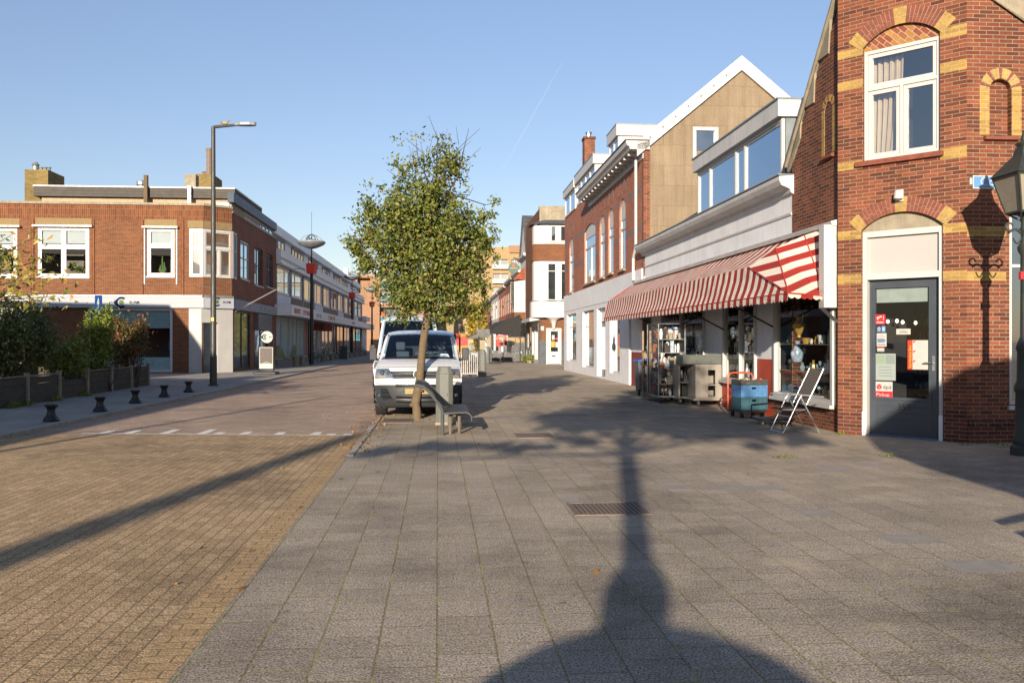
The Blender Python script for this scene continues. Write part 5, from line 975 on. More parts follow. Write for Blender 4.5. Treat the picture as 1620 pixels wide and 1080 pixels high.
# ------------------------------------------------------------------ the left corner building with the optician
C1v = Vector((-15.5, 43.9)); C2v = Vector((-14.41, 44.99)); fd = Vector((1, .083)).normalized()
FBf = Face(C1v - fd * 22, fd, (0, -1)); FBc = Face(C1v, C2v - C1v, (1, -1)); FBs = Face(C2v, (-.082, 1), (1, 0)); LF, LCb = 22, (C2v - C1v).length; LS = FBs.u(437)
m_portal = plain('portal_panel', '#a3a29f', .5, var=.08, scale=1.5, bmp=.03, dirt=.12); m_glshop = glass_dark('shop_side_glass', (.04, .055, .06), .08, tint=(.45, .68, .95, 1))
bk = thing('corner_building', (-20, 48, 0), 'low brick corner building with white optician fascia and white framed windows on the left', 'building')
zpar = FBf.z(200, 324); zf0, zf1 = FBf.z(250, 487), FBf.z(250, 470)
fw_ = [FBf.rect(60, 141, 359, 438), FBf.rect(233, 276, 361, 437), FBf.rect(-70, 27, 359, 438)]
bayw = FBf.rect(300, 322.2, 362, 438); bayw = (bayw[0], LF, bayw[2], bayw[3])
gf = FBf.rect(140, 273, 488, 592); gf = (gf[0], gf[1], .12, zf0 - .02); gf2 = (FBf.u(-60), FBf.u(40), .5, zf0 - .02)
mb = MB(FBf.M()); mb.wall(0, LF, 0, zpar - .75, fw_ + [bayw, gf, gf2], 0, .2)
mb.M = FBc.M(); zb0, zb1 = bayw[2], bayw[3]; mb.wall(0, LCb, zf0, zpar - .75, [(0, LCb, zb0, zb1)], 0, .2)
mb.build('wall', m_brickL, bk)
sw_ = []
for x0, x1, yt, yb in ((380.5, 394, 379, 445), (403, 416, 390, 455), (422, 432, 400, 458)): a_, b_ = FBs.u(x0), FBs.u(x1); sw_.append((a_, b_, FBs.z(x0, yb - 5), FBs.z(x0, yt)))
so_ = [(.5, FBs.u(396), .15, zf0 - .05), (FBs.u(402), FBs.u(424), .1, zf0 - .05)]
mb = MB(FBs.M()); mb.wall(0, LS, 0, zpar - .2, sw_ + so_ + [(-.1, .9, zb0, zb1)], 0, .2); mb.build('side_wall', m_brickD, bk)
mb = MB(FBf.M()); mb.wall(0, LF, zpar - .749, zpar, [], 0, .2); mb.M = FBc.M(); mb.wall(0, LCb, zpar - .749, zpar, [], 0, .2); mb.build('upright_brick_parapet', m_brickLs, bk)
for F_, a_, b_, z_ in [(FBf, r_[0] - .12, r_[1] + .12, r_[3]) for r_ in fw_] + [(FBf, bayw[0] - .1, LF, bayw[3] - .03), (FBc, .02, LCb, bayw[3] - .03)]: mb = MB(F_.M()); mb.box(a_, b_, -.1, .012, z_ + .08, z_ + .45); mb.build('lintel', m_lintel, bk)
for px in (52, 148, 225, 289): u_ = FBf.u(px); mb = MB(FBf.M()); mb.box(u_ - .06, u_ + .06, -.02, .05, zf1 + .1, zpar - .76); mb.build('brick_rib', m_brickLs, bk)
m_plgl = m_gl
for i, r_ in enumerate(fw_):
    lay = [((0, .5, 0, .62), (.5, 1, 0, .62), (0, .5, .62, 1), (.5, 1, .62, 1)), ((0, 1, 0, .65), (0, 1, .65, 1)), ((0, .5, 0, .62), (.5, 1, 0, .62), (0, .5, .62, 1), (.5, 1, .62, 1))][i]
    wn = frame_win(FBf, bk, r_, lay, .0, .1, .07, m_white, m_clear, mull=.1, sill=.08); room(FBf, bk, r_, -.2, 1.5, m_dim)
    mb = MB(FBf.M()); zz = r_[2] + (r_[3] - r_[2]) * .68; q(mb, r_[0] + .15, r_[1] - .15, zz, r_[3] - .12, -.1, 0); mb.build('frosted_light', plain('frosted_pane', '#8f9496', .6, var=.1, scale=3, bmp=0) if not bpy.data.materials.get('frosted_pane') else bpy.data.materials['frosted_pane'], wn)
    mb = MB(FBf.M()); mb.box(r_[0] - .2, r_[1] + .2, .0, .22, r_[3] + .0, r_[3] + .09); mb.build('awning_cassette', m_white, wn)
    if i == 1:
        mb = MB(FBf.M())
        for u_ in (r_[0] - .12, r_[1] + .12): mb.box(u_ - .03, u_ + .03, .01, .06, r_[2] - .4, r_[3])
        mb.build('awning_guide', m_white, wn)
# plants standing behind the panes
for x, y, h_, m in ((257, 432, .85, m_shrubg), (122, 434, .6, m_shrubd)):
    u_, z_ = FBf.u(x, -.4), FBf.z(x, y, -.4); p_ = FBf.xy(u_, -.4); o = thing('window_plant', (p_.x, p_.y, z_), 'green cactus plant on the sill of the single upper window' if h_ > .7 else 'grey leafy house plant on the sill of the wide upper window', 'plant')
    if h_ > .7:
        mb = MB()
        for dx, hh in ((0, .85), (.1, .55), (-.1, .4), (.16, .3), (-.15, .25)): mb.tube([(p_.x + dx * .4, p_.y, z_), (p_.x + dx, p_.y, z_ + hh * .5), (p_.x + dx, p_.y, z_ + hh)], [.04, .05, .025], 6)
        mb.build('stems', plain('cactus_green', '#4a5e30', .6), o)
    else:
        C_, N_ = cloud([(p_.x, p_.y, z_ + .3, .5, .2, .3)], 260, .2, .3, 20); leaves('foliage', m_shrubd, C_, N_, .16, .08, o)
    mb = MB(); mb.lathe([(.09, 0), (.12, .16)], (p_.x, p_.y, z_ - .16), 10); mb.build('pot', m_whited, o)
frame_win(FBf, bk, bayw, ((0, 1, 0, .6), (0, 1, .6, 1)), .06, .11, .05, m_white, m_gl, mull=.1, dep=.12)
frame_win(FBc, bk, (.0, LCb, zb0, zb1), ((0, .55, 0, .62), (.55, 1, 0, .62), (0, 1, .62, 1)), .06, .1, .06, m_white, m_glwarm, mull=.1, dep=.12)
frame_win(FBs, bk, (.02, .85, zb0, zb1), ((0, 1, 0, .6), (0, 1, .6, 1)), .06, .1, .04, m_white, m_glside, dep=.12)
for i, r_ in enumerate(sw_): frame_win(FBs, bk, r_, ((0, .5, 0, .55), (.5, 1, 0, .55), (0, .5, .55, 1), (.5, 1, .55, 1)), -.03 if i == 0 else -.12, .09, .0, m_white if i == 0 else m_anth, m_glside, sill=.06, sillmat=m_white)
frame_win(FBf, bk, gf, ((0, 1, 0, 1),), .02, .12, 0, m_white, m_clear); room(FBf, bk, gf, -.2, 3, m_dim)
mb = MB(FBf.M()); zf = lambda y: FBf.z(250, y); q(mb, gf[0] + .15, gf[1] - .12, zf(519), gf[3] - .12, -.1, 0); q(mb, gf[0] + .15, gf[1] - .12, zf(585), zf(565), -.06, 1); q(mb, FBf.u(266), FBf.u(270.5), zf(554), zf(540), -.05, 2); mb.box(FBf.u(232), gf[1] - .3, -2.5, -1.8, .4, 1.2, 3); mb.box(FBf.u(256), FBf.u(262), -2.9, -2.8, .3, 3, 4); mb.build('blind', [plain('grey_green_blind', '#7f9696', .8, bmp=0), plain('etched_film', '#93aaa8', .8, bmp=0), m_sblue, m_black, m_wood], bk)
mb = MB(FBf.M()); mb.box(0, LF + .06, .0, .16, zf0, zf1); mb.M = FBc.M(); mb.box(-.02, LCb + .02, .0, .16, zf0, zf1); mb.M = FBs.M(); mb.box(.08, LS, .0, .16, zf0 - .0, zf1 - .02); mb.build('sign_fascia', m_fascia, bk)
mb = MB(FBf.M()); mb.box(0, LF, .0, .2, zf1 + .002, zf1 + .1); mb.M = FBc.M(); mb.box(0, LCb, .0, .2, zf1 + .002, zf1 + .1); mb.build('fascia_cap', m_zinc, bk)
def eye_logo(mb, u, z, v, r, txt=True):   # pointed dark blue ring round a green iris
    n_ = 44; a0, a1 = R(48), R(312); al = math.acos(1 / 1.5)
    ko = lambda t: 1 / math.cos(al - abs(t - math.pi)) if abs(t - math.pi) < al else 1
    for i in range(n_):
        t0, t1 = a0 + (a1 - a0) * i / n_, a0 + (a1 - a0) * (i + 1) / n_; f_ = lambda t, k_: (u + k_ * r * math.cos(t), v, z + k_ * r * math.sin(t)); mb.face([f_(t0, .66), f_(t1, .66), f_(t1, ko(t1)), f_(t0, ko(t0))], 0)
    for k_, m, dv_ in ((.5, 1, .001), (.28, 2, .002), (.1, 3, .003)): mb.face([(u + k_ * r * math.cos(t), v + dv_, z + k_ * r * math.sin(t)) for t in np.linspace(0, 2 * math.pi, 16, False)], m)
    pass
def eye_text(mb, u, z, v, r): mb.text('BLINK', r * .72, u + 1.4 * r, z - r * .24, v, 0); mb.text('BLINK', r * .66, u + 1.4 * r + .012, z - r * .24, v + .0008, 0)
lg = [plain('logo_navy', '#101d38', .95, bmp=0, spec=.05), plain('logo_grey', '#6d766d', .9, bmp=0, spec=.05), plain('logo_green', '#4f6a2a', .9, bmp=0, spec=.05), m_black]
mb = MB(FBf.M()); eye_logo(mb, FBf.u(194), FBf.z(191, 478.5), .164, .27); mb.build('eye_logo', lg, bk); mb = MB(FBf.M()); eye_text(mb, FBf.u(194), FBf.z(191, 478.5), .164, .27); mb.build('lettering', lg, bk)
mb = MB(FBc.M()); eye_logo(mb, FBc.u(343.5, .16), FBc.z(343, 477.5, .16), .164, .23); mb.build('eye_logo', lg, bk); mb = MB(FBc.M()); eye_text(mb, FBc.u(343.5, .16), FBc.z(343, 477.5, .16), .164, .23); mb.build('lettering', lg, bk)
mb = MB(FBs.M()); z_ = (zf0 + zf1) / 2
for i, u_ in enumerate((3.0, 6.2, 7.4, 8.5)): mb.tube([(u_, .165, z_ - .15), (u_ + .3, .165, z_ + .15), (u_ + .6, .165, z_ - .12)], .018, 4)
mb.build('line_drawing', m_sgrey, bk)
# entrance portal on the chamfer, side shop windows, shutter
mb = MB(FBf.M()); mb.box(FBf.u(299), FBf.u(318), -.3, .03, 0, zf0 - .001); mb.build('entrance_pillar', m_portal, bk)
mb = MB(FBc.M()); mb.wall(-.1, LCb + .03, 0, zf0 - .001, [(-.08, .78, 0, 2.6)], .03, .6); mb.build('entrance_portal', m_portal, bk)
mb = MB(FBc.M()); mb.box(-.08, .78, -.5, -.45, 0.02, 2.6); mb.box(.1, .15, -.44, -.42, 1.0, 1.3, 1); mb.build('door', [m_glshop, m_steel], bk)
for r_ in so_: frame_win(FBs, bk, r_, ((0, .5, 0, 1), (.5, 1, 0, 1)), -.05, .1, 0, m_black, m_glshop)
mb = MB(FBs.M()); mb.box(so_[1][0], so_[1][1], .0, .25, zf0 - 1.0, zf0 - .06); mb.build('roller_shutter', wavy('shutter_grey', '#6d6a66', .09, .5, 1, .015), bk)
mb = MB(FBs.M()); mb.tube([(.25, .1, 3.2), (FBs.u(437, 1.5) , 1.5, FBs.z(437, 458, 1.5))], .03, 6); mb.build('flag_pole', m_white, bk)
# roof: coping, penthouse, chimneys, flues
mb = MB(FBf.M()); mb.box(-.1, LF + .05, -.3, .06, zpar, zpar + .12); mb.M = FBc.M(); mb.box(-.02, LCb + .02, -.3, .06, zpar, zpar + .12); mb.M = FBs.M(); mb.box(0, LS, -.3, .05, zpar - .2, zpar - .12); mb.build('coping', m_conc, bk)
mb = MB(); pts = [FBf.xy(0, -.21), FBf.xy(LF, -.21), FBc.xy(LCb, -.2), FBs.xy(LS, -.21), FBs.xy(LS, -11), FBf.xy(0, -14)]; mb.slab([tuple(p_) for p_ in pts], zpar - .55, zpar - .3); mb.build('flat_roof', m_roof, bk)
pv = -2.2; zq0, zq1, zq2 = FBf.z(200, 325, pv), FBf.z(200, 313, pv), FBf.z(200, 298, pv); pu0 = FBf.u(66, pv)
mb = MB(FBf.M()); mb.box(pu0, LF + 1.0, -9, pv, zpar - .3, zq1); mb.build('penthouse', m_render, bk)
mb = MB(FBf.M()); mb.box(pu0 - .3, LF + 1.1, -9, pv + .25, zq1 + .002, zq2); mb.build('plank_fascia', m_planks, bk); mb = MB(FBf.M()); mb.box(pu0 - .32, LF + 1.12, -9, pv + .28, zq2 + .001, zq2 + .07); mb.build('roof_edge', m_white, bk)
mb = MB(FBs.M()); zs1 = FBs.z(370, 305); mb.box(.5, LS - .02, -.9, -.25, zpar - .11, zs1 - .5, 1); mb.build('side_penthouse', [m_dark, m_whited], bk)
r_ = (.6, LS - .1, zpar - .1, zs1 - .51); frame_win(FBs, bk, r_, [(i / 10, (i + 1) / 10, .25, 1) for i in range(10)], -.18, .08, 0, m_whited, m_glsky, mull=.12)
mb = MB(FBs.M()); mb.box(.3, LS + .1, -.3, .02, zs1 - .5, zs1); mb.build('corrugated_fascia', m_corr, bk)
for x0, x1, yt, v_ in ((39, 76, 268, -2.6), (309, 337, 275, -4.0)):
    a_, b_ = FBf.u(x0, v_), FBf.u(x1, v_); zt_ = FBf.z(x0, yt, v_); mb = MB(FBf.M()); mb.box(a_, b_, v_ - 2.0, v_, zpar - .3, zt_); c2 = mb.build('chimney', m_chim, bk); mb = MB(FBf.M())
    for i in range(4): mb.lathe([(.09, 0), (.09, .16), (.12, .18), (.12, .22)], (a_ + (b_ - a_) * (.35 + .17 * i), v_ - .5, zt_), 8)
    mb.lathe([(.14, 0), (.14, .25), (.2, .3), (.1, .45)], (a_ + (b_ - a_) * .32, v_ - .4, zt_), 10) if x0 < 100 else mb.lathe([(.16, 0), (.16, 1.35), (.19, 1.4), (.19, 1.5)], (FBf.u(331, v_ - .5), v_ - .5, zt_), 10)
    mb.build('flue', m_rust if x0 > 100 else m_zinc, c2)
mb = MB(FBf.M()); u_ = FBf.u(232, -1.9); mb.box(u_ - .09, u_ + .09, -1.9, -1.7, zpar, FBf.z(232, 278, -1.9)); mb.build('roof_duct', m_bark, bk); u_ = FBf.u(301, -1.9); mb = MB(FBf.M()); mb.box(u_ - .08, u_ + .08, -1.9, -1.7, zpar, zq2 + .1); mb.build('roof_duct', m_roww, bk); mb = MB(FBf.M()); mb.box(u_ - .3, u_ + .25, -2.6, -2.0, zq2 + .071, zq2 + .75); mb.build('roof_unit', m_conc, bk); mb = MB(FBf.M()); mb.lathe([(.2, 0), (.2, .2), (.28, .25), (.26, .42), (.1, .5)], (FBf.u(224, -3), -3, zq2 + .07), 10); mb.build('roof_vent', m_zinc, bk)
mb = MB(FBs.M()); mb.box(6.5, 7.6, -2, -1, zs1 + .02, zs1 + .6); mb.box(8, 8.6, -2, -1.2, zs1 + .02, zs1 + .4); mb.build('roof_unit', m_zinc, bk)

# ------------------------------------------------------------------ the long modern row behind it
m_rowdk = plain('grey_mullion_panel', '#5d6063', .5, var=.12, scale=2)
rb = thing('shop_row_building', (-18, 88, 0), 'long white modern shop row with big upper windows along the left side of the street', 'building')
uA, uZ = LS + .02, FBs.u(573); e = FBs.u(580); z_c = [9.37, 8.75, 7.84, 7.72, 6.85, 4.2, 4.04, 3.3, .42]
mod = (uZ - uA) / 11; uw = [(uA + .35 + mod * i, uA + mod * (i + 1) - .35, z_c[5] + .65, z_c[4] - .12) for i in range(11)]
mb = MB(FBs.M()); mb.wall(uA, uZ, 4.06, z_c[4], uw, 0, .25); mb.box(uA, uZ, -11, -.26, 0, z_c[4]); mb.build('wall', m_rowdk, rb)
m_bal = plain('brown_panel', '#7a6654', .7, var=.2, scale=1)
for i, r_ in enumerate(uw):
    lay = ((0, .33, 0, 1), (.33, 1, 0, 1)) if i % 2 else ((0, .62, 0, 1), (.62, 1, 0, 1))
    frame_win(FBs, rb, r_, lay, -.06, .12, .05, m_roww, m_glside, mull=.12)
    mb = MB(FBs.M()); mb.box(r_[0], r_[1], -.1, .02, 4.07, z_c[5] + .6); mb.build('spandrel_panel', m_bal if i % 3 else m_greyw, rb)
mb = MB(FBs.M()); mb.box(uA, uZ, -.25, .3, z_c[4] + .002, z_c[3]); mb.box(uA, uZ, .0, .34, z_c[4] - .1, z_c[4] + .001, 1); mb.build('white_parapet', [m_roww, m_roww], rb)
mb = MB(FBs.M()); mb.box(uA, uZ, .301, .32, 7.05, 7.2) ; mb.build('parapet_gap', m_anth, rb)
mb = MB(FBs.M()); mb.box(uA, uZ, -9, -.5, z_c[3] - .4, z_c[0] - .6, 0); mb.build('penthouse', m_anth, rb); mb = MB(FBs.M()); mb.box(uA - .05, uZ, -9, -.1, z_c[0] - .6, z_c[0]); mb.build('penthouse_fascia', m_roww, rb)
n_ = 22
for i in range(n_):
    u_ = uA + (uZ - uA) * i / n_
    if i % 3 == 2: mb = MB(FBs.M()); mb.box(u_ + .1, u_ + 2.6, -.5, -.45, z_c[3] - .1, z_c[0] - .62); mb.build('cladding_panel', m_roww, rb)
    else: frame_win(FBs, rb, (u_ + .1, u_ + 2.7, z_c[3] + .05, z_c[0] - .65), ((0, .5, 0, 1), (.5, 1, 0, 1)), -.42, .08, 0, m_whited, m_glsky)
mb = MB(FBs.M()); mb.box(uA - .6, e, .0, 1.1, 3.35, 4.05, 0); mb.build('shop_canopy', m_roww, rb)
m_soff = plain('sign_red_brown', '#b4493a', .6, bmp=0)
mb = MB(FBs.M())
for a_, n2, h_, m in ((.4, 7, .34, 0), (4.2, 9, .34, 0), (18, 11, .36, 1), (10.8, 6, .3, 2), (38, 8, .3, 2)):
    u_ = uA + a_; rnd = random.Random(n2)
    for i in range(n2): w_ = .28 + .2 * rnd.random(); mb.box(u_, u_ + w_ * .25, 1.101, 1.11, 3.52, 3.52 + h_, m); mb.box(u_ + w_ * .25, u_ + w_ * .8, 1.101, 1.11, 3.52 + h_ * rnd.choice((0, .4, .8)), 3.52 + h_ * rnd.choice((.9, 1)), m); u_ += w_ + .06
mb.build('shop_sign_marks', [m_soff, plain('sign_orange', '#c9683a', .6, bmp=0), m_sgrey], rb)
mb = MB(FBs.M()); mb.box(uA, e, -.25, .05, 0, z_c[8]); mb.build('plinth', m_conc, rb)
m_bluef = plain('blue_film', '#3d7aa0', .4, var=.25, scale=.7, bmp=0); m_mural = plain('landscape_film', '#7fa0a4', .5, var=.35, scale=.5, bmp=0); m_hill = plain('green_hill_film', '#4f6b32', .5, var=.3, scale=1, bmp=0)
shops = [(0, 2.2, m_bluef), (2.2, 5, m_mural), (5.2, 8.6, m_mural), (8.8, 12, m_mural), (12.4, 14, m_red), (15, 19, m_glside), (19.4, 22, m_pap), (22.4, 27, m_glside), (27.5, 33, m_glside), (34, 40, m_gl), (41, 47, m_glside), (48, 54, m_gl), (55, 61, m_glside)]
mb = MB(FBs.M()); mb.box(uA, e, -.4, -.16, .43, 3.34); mb.build('shopfront_back', m_dark, rb)
for a_, b_, m in shops: frame_win(FBs, rb, (uA + a_ + .05, uA + b_ - .05, .44, 3.3), ((0, .5, 0, 1), (.5, 1, 0, 1)) if b_ - a_ > 3 else ((0, 1, 0, 1),), -.05, .07, 0, m_whited if m is not m_gl else m_anth, m)
mb = MB(FBs.M())
for a_, b_ in ((.0, 2.3), (2.4, 4.9), (5.4, 8.2)): mb.prism([(uA + a_, .5)] + [(uA + a_ + (b_ - a_) * t, .9 + .5 * math.sin(3 * t + a_)) for t in np.linspace(0, 1, 9)] + [(uA + b_, .5)], -.06, -.05)
mb.build('hill_picture', m_hill, rb)
for a_, w_ in ((16.5, 3.6),): mb = MB(FBs.M()); mb.box(uA + a_, uA + a_ + .2, .5, 1.6, 2.5, 3.2, 0); mb.box(uA + a_ - .0, uA + a_ + w_, .0, .9, 2.62, 3.15, 0); mb.build('projecting_sign', m_dred, rb)
mb = MB(FBs.M()); mb.box(uZ, e, -8, .0, 0, 4.5); mb.box(uZ, e + .3, -8, .5, 4.501, 5.1); mb.build('end_pavilion', m_greyw, rb)
mb = MB(FBs.M())
for i in range(5): u_ = uA + 5 + 12 * i; mb.box(u_, u_ + 1, -3, -2, z_c[0] + .001, z_c[0] + .6 + .3 * (i % 2)); mb.tube([(u_ + 3, -2, z_c[0]), (u_ + 3, -2, z_c[0] + 1.2)], .05, 5)
mb.build('roof_unit', m_zinc, rb)
# ------------------------------------------------------------------ plank fence of the garden
fn = thing('plank_fence', (-12.6, 26, 0), 'low mossy plank fence with concrete posts round the shrub bed on the left', 'fence')
fa, fb = Vector((-12.0, 20.2)), Vector((-13.15, 31.6)); fdv = (fb - fa).normalized(); FF = Face(fa, fdv, (1, 0)); Lf = (fb - fa).length
pu = [.1, 1.75, 3.7, 5.7, 7.7, 9.6, Lf]
for i in range(6):
    h_ = .74 - .02 * (i % 2); lo = .18 if i == 2 else 0
    for j in range(4): 
        mb = MB(FF.M()); mb.box(pu[i] + .06, pu[i + 1] - .06, -.035 - .006 * (j % 2), -.002, .07 + j * .17, .07 + (j + 1) * .17 - .014 - (lo if j == 3 else 0)); mb.build('board', m_fence, fn)
    mb = MB(FF.M()); mb.box(pu[i], pu[i + 1], -.05, .01, .765, .795); mb.build('top_rail', m_wood, fn) if i != 2 else None
mb = MB(Face(fb, (-1, -.08), (0, 1)).M()); 
for j in range(4): mb.box(.06, 5, -.03, 0, .07 + j * .17, .07 + (j + 1) * .17 - .014)
mb.build('board', m_fence, fn)
mb = MB(Face(fa, (-1, -.08), (0, -1)).M()); 
for j in range(4): mb.box(.06, 5, -.03, 0, .07 + j * .17, .07 + (j + 1) * .17 - .014)
mb.build('board', m_fence, fn)
for u_ in pu: mb = MB(FF.M()); mb.box(u_ - .055, u_ + .055, -.06, .05, 0, .86); mb.face([(u_ - .055, -.06, .86), (u_ + .055, -.06, .86), (u_, 0, .91)]); mb.build('post', m_conc, fn, bevel=.01)
C_, N_ = cloud([(fa.x + fdv.x * t + .15, fa.y + fdv.y * t, .1, .18, .3, .1) for t in (.6, 1.4, 5.2, 3.1)], 700, .1, .4, 30); C_[:, 2] = np.maximum(C_[:, 2], .08)
o = leaves('grass', m_shrubg, C_, N_, .16, .02); o['kind'] = 'stuff'; o['label'] = 'tufts of weeds along the foot of the plank fence'
sheet('garden_soil', [(fa.x - .05, fa.y), (fb.x - .05, fb.y), (fb.x - 9, fb.y), (fa.x - 9, fa.y)], .085, plain('soil', '#3f352a', .95, var=.3))

# ------------------------------------------------------------------ bollards
def bollard(x, y, z):
    o = thing('bollard', (x, y, z), 'x', 'bollard', 'waisted cast iron bollards along the left pavement')
    mb = MB(); mb.lathe([(.15, z), (.155, z + .03), (.14, z + .06), (.095, z + .12), (.074, z + .2), (.08, z + .25), (.118, z + .3), (.126, z + .32), (.118, z + .335)], (x, y, 0), 8, ang=.39); mb.build('body', m_iron, o, bevel=.012)
    mb = MB(); mb.lathe([(.105, z + .33), (.1, z + .345)], (x, y, 0), 16); mb.build('top', m_iron, o)
    return o
bsp = ((81, 672, 'nearest waisted black bollard on the left pavement'), (158.5, 656, 'second waisted black bollard from the camera on the left pavement'), (214, 642, 'third waisted black bollard, middle of the row of five'), (260, 632, 'fourth waisted black bollard along the left kerb'), (298.5, 624, 'fifth waisted black bollard, nearest the tall lamp post'))
protob = None
for px, py, lb in bsp:
    p_ = ground(px, py)
    if protob is None: protob = bollard(p_.x, p_.y, .07); o = protob
    else: o = copy_tree(protob); o.location = (p_.x, p_.y, .07)
    o['label'] = lb
for px, py, lb in ((431, 583, 'pale concrete bollard left of the pair beyond the round advertising board'), (468, 581, 'leftmost of the two short concrete bollards beside the first round lamp post'), (478.5, 580, 'rightmost of the two short concrete bollards beside the first round lamp post')):
    p_ = ground(px, py); o = thing('concrete_bollard', (p_.x, p_.y, .07), lb, 'bollard', 'short concrete bollards before the shop row'); mb = MB(); mb.lathe([(.2, .07), (.17, .5), (.2, .6), (.24, .62), (.24, .72), (.1, .78)], (p_.x, p_.y, 0), 10); mb.build('body', m_conc, o, smooth=True)

# ------------------------------------------------------------------ lamp posts
p_ = ground(337.5, 613); LX, LY = p_.x, p_.y
lp = thing('lamp_post', (LX, LY, .07), 'tall dark grey lamp post with one flat arm and slim luminaire on the left pavement', 'lamp post')
ht = EYE + (540 - 201) / FPX * LY; mb = MB(); mb.tube([(LX, LY, .05), (LX, LY, 1.1), (LX, LY, 1.2), (LX, LY, ht)], [.13, .125, .105, .07], 14); mb.build('pole', m_pole, lp, smooth=True)
mb = MB(); mb.lathe([(.19, .07), (.19, .1), (.135, .14)], (LX, LY, 0), 14); mb.build('base', m_pole, lp)
ex = at(373, 198, LY); mb = MB(); mb.tube([(LX, LY, ht - .02), (LX + .05, LY, ht), (ex.x, LY, ex.z)], [.06, .055, .045], 10); mb.build('arm', m_pole, lp)
e2 = at(406, 196, LY); mb = MB(); Lh = e2.x - ex.x
mb.slab([(ex.x - .05, LY - .05), (ex.x + .2, LY - .12), (ex.x + Lh * .7, LY - .14), (e2.x - .05, LY - .08), (e2.x, LY), (e2.x - .05, LY + .08), (ex.x + Lh * .7, LY + .14), (ex.x + .2, LY + .12), (ex.x - .05, LY + .05)], ex.z - .03, ex.z + .1); mb.build('luminaire', m_zinc, lp, bevel=.03)
mb = MB(); mb.box(LX - .05, LX + .05, LY - .1, LY - .05, 2.38, 2.5); mb.build('sticker_band', m_syel, lp)
mb = MB(); mb.tube([(LX, LY, 3.55), (LX - .55, LY, 3.62)], .012, 5); mb.build('bracket', m_pole, lp)
gull = thing('bird', (LX + .42, LY, ht + .05), 'small pale gull sitting on the arm of the tall lamp post', 'bird')
mb = MB(); mb.ball((LX + .42, LY, ht + .14), (.13, .07, .07), 10); mb.ball((LX + .53, LY, ht + .22), .045, 8); mb.tube([(LX + .59, LY, ht + .25), (LX + .66, LY, ht + .235)], [.015, .003], 5); mb.tube([(LX + .3, LY, ht + .16), (LX + .18, LY, ht + .13)], [.05, .01], 6); mb.tube([(LX + .42, LY, ht + .1), (LX + .42, LY, ht + .04)], .01, 4); mb.build('body', m_conc, gull, smooth=True)

m_ring = plain('lamp_grey', '#8d9499', .35, .3, var=.3, scale=3)
def ring_lamp(x, y, hd, hr, lb):
    o = thing('ring_lamp_post', (x, y, .07), lb, 'lamp post', 'ring topped lamp posts with red boxes down the left side')
    mb = MB(); mb.tube([(x, y, .05), (x, y, 2.5), (x, y, hr)], [.16, .13, .1], 10); mb.tube([(x, y, hr), (x, y, hd + .5)], .045, 8); mb.build('pole', m_black, o)
    mb = MB(); mb.lathe([(.38, hr - .36), (.43, hr + .32), (.38, hr + .34)], (x, y, 0), 4, ang=R(40)); mb.build('red_box', plain('lamp_red', '#dd4430', .6, bmp=0) if not bpy.data.materials.get('lamp_red') else bpy.data.materials['lamp_red'], o)
    mb = MB(); n_ = 28
    ringp = [(x + 1.35 * math.cos(t), y + 1.35 * math.sin(t), hd) for t in np.linspace(0, 2 * math.pi, n_)]
    mb.lathe([(.15, hd - .35), (.45, hd - .25), (.82, hd - .08), (.95, hd + .06), (.92, hd + .16), (.6, hd + .12), (.3, hd + .3)], (x, y, 0), 24); mb.build('ring_shade', m_ring, o, smooth=True)
    mb = MB()
    for a_ in range(3):
        t = a_ * math.pi / 3 + .3; mb.tube([(x + .85 * math.cos(t), y + .85 * math.sin(t), hd + .1), (x + .5 * math.cos(t), y + .5 * math.sin(t), hd + .5), (x, y, hd + .65), (x - .5 * math.cos(t), y - .5 * math.sin(t), hd + .5), (x - .85 * math.cos(t), y - .85 * math.sin(t), hd + .1)], .03, 5)
    mb.tube([(x, y, hd), (x, y, hd + 2.2)], .015, 4); mb.ball((x - .25, y, hd + .35), .17, 8)
    mb.build('wire_dome', m_steel, o); mb = MB(); mb.tube([(x - 1.3, y + .3, hr), (x + 1.6, y - .2, hr)], .015, 4); mb.build('cross_arm', m_pole, o); return o
Xr = lambda px, Y: (px - 810) / FPX * Y
ring_lamp(Xr(493, 60), 60, 8.35, 6.65, 'nearest ring topped lamp post with red box, before the white shop row'); ring_lamp(Xr(557, 97), 97, 8.75, 6.75, 'second ring topped lamp post with red box, halfway down the shop row')
ring_lamp(Xr(588.5, 120), 120, 8.7, 6.75, 'third ring topped lamp post, before the orange end building'); ring_lamp(Xr(607, 140), 140, 8.1, 6.0, 'furthest ring topped lamp post, above the parked vans')

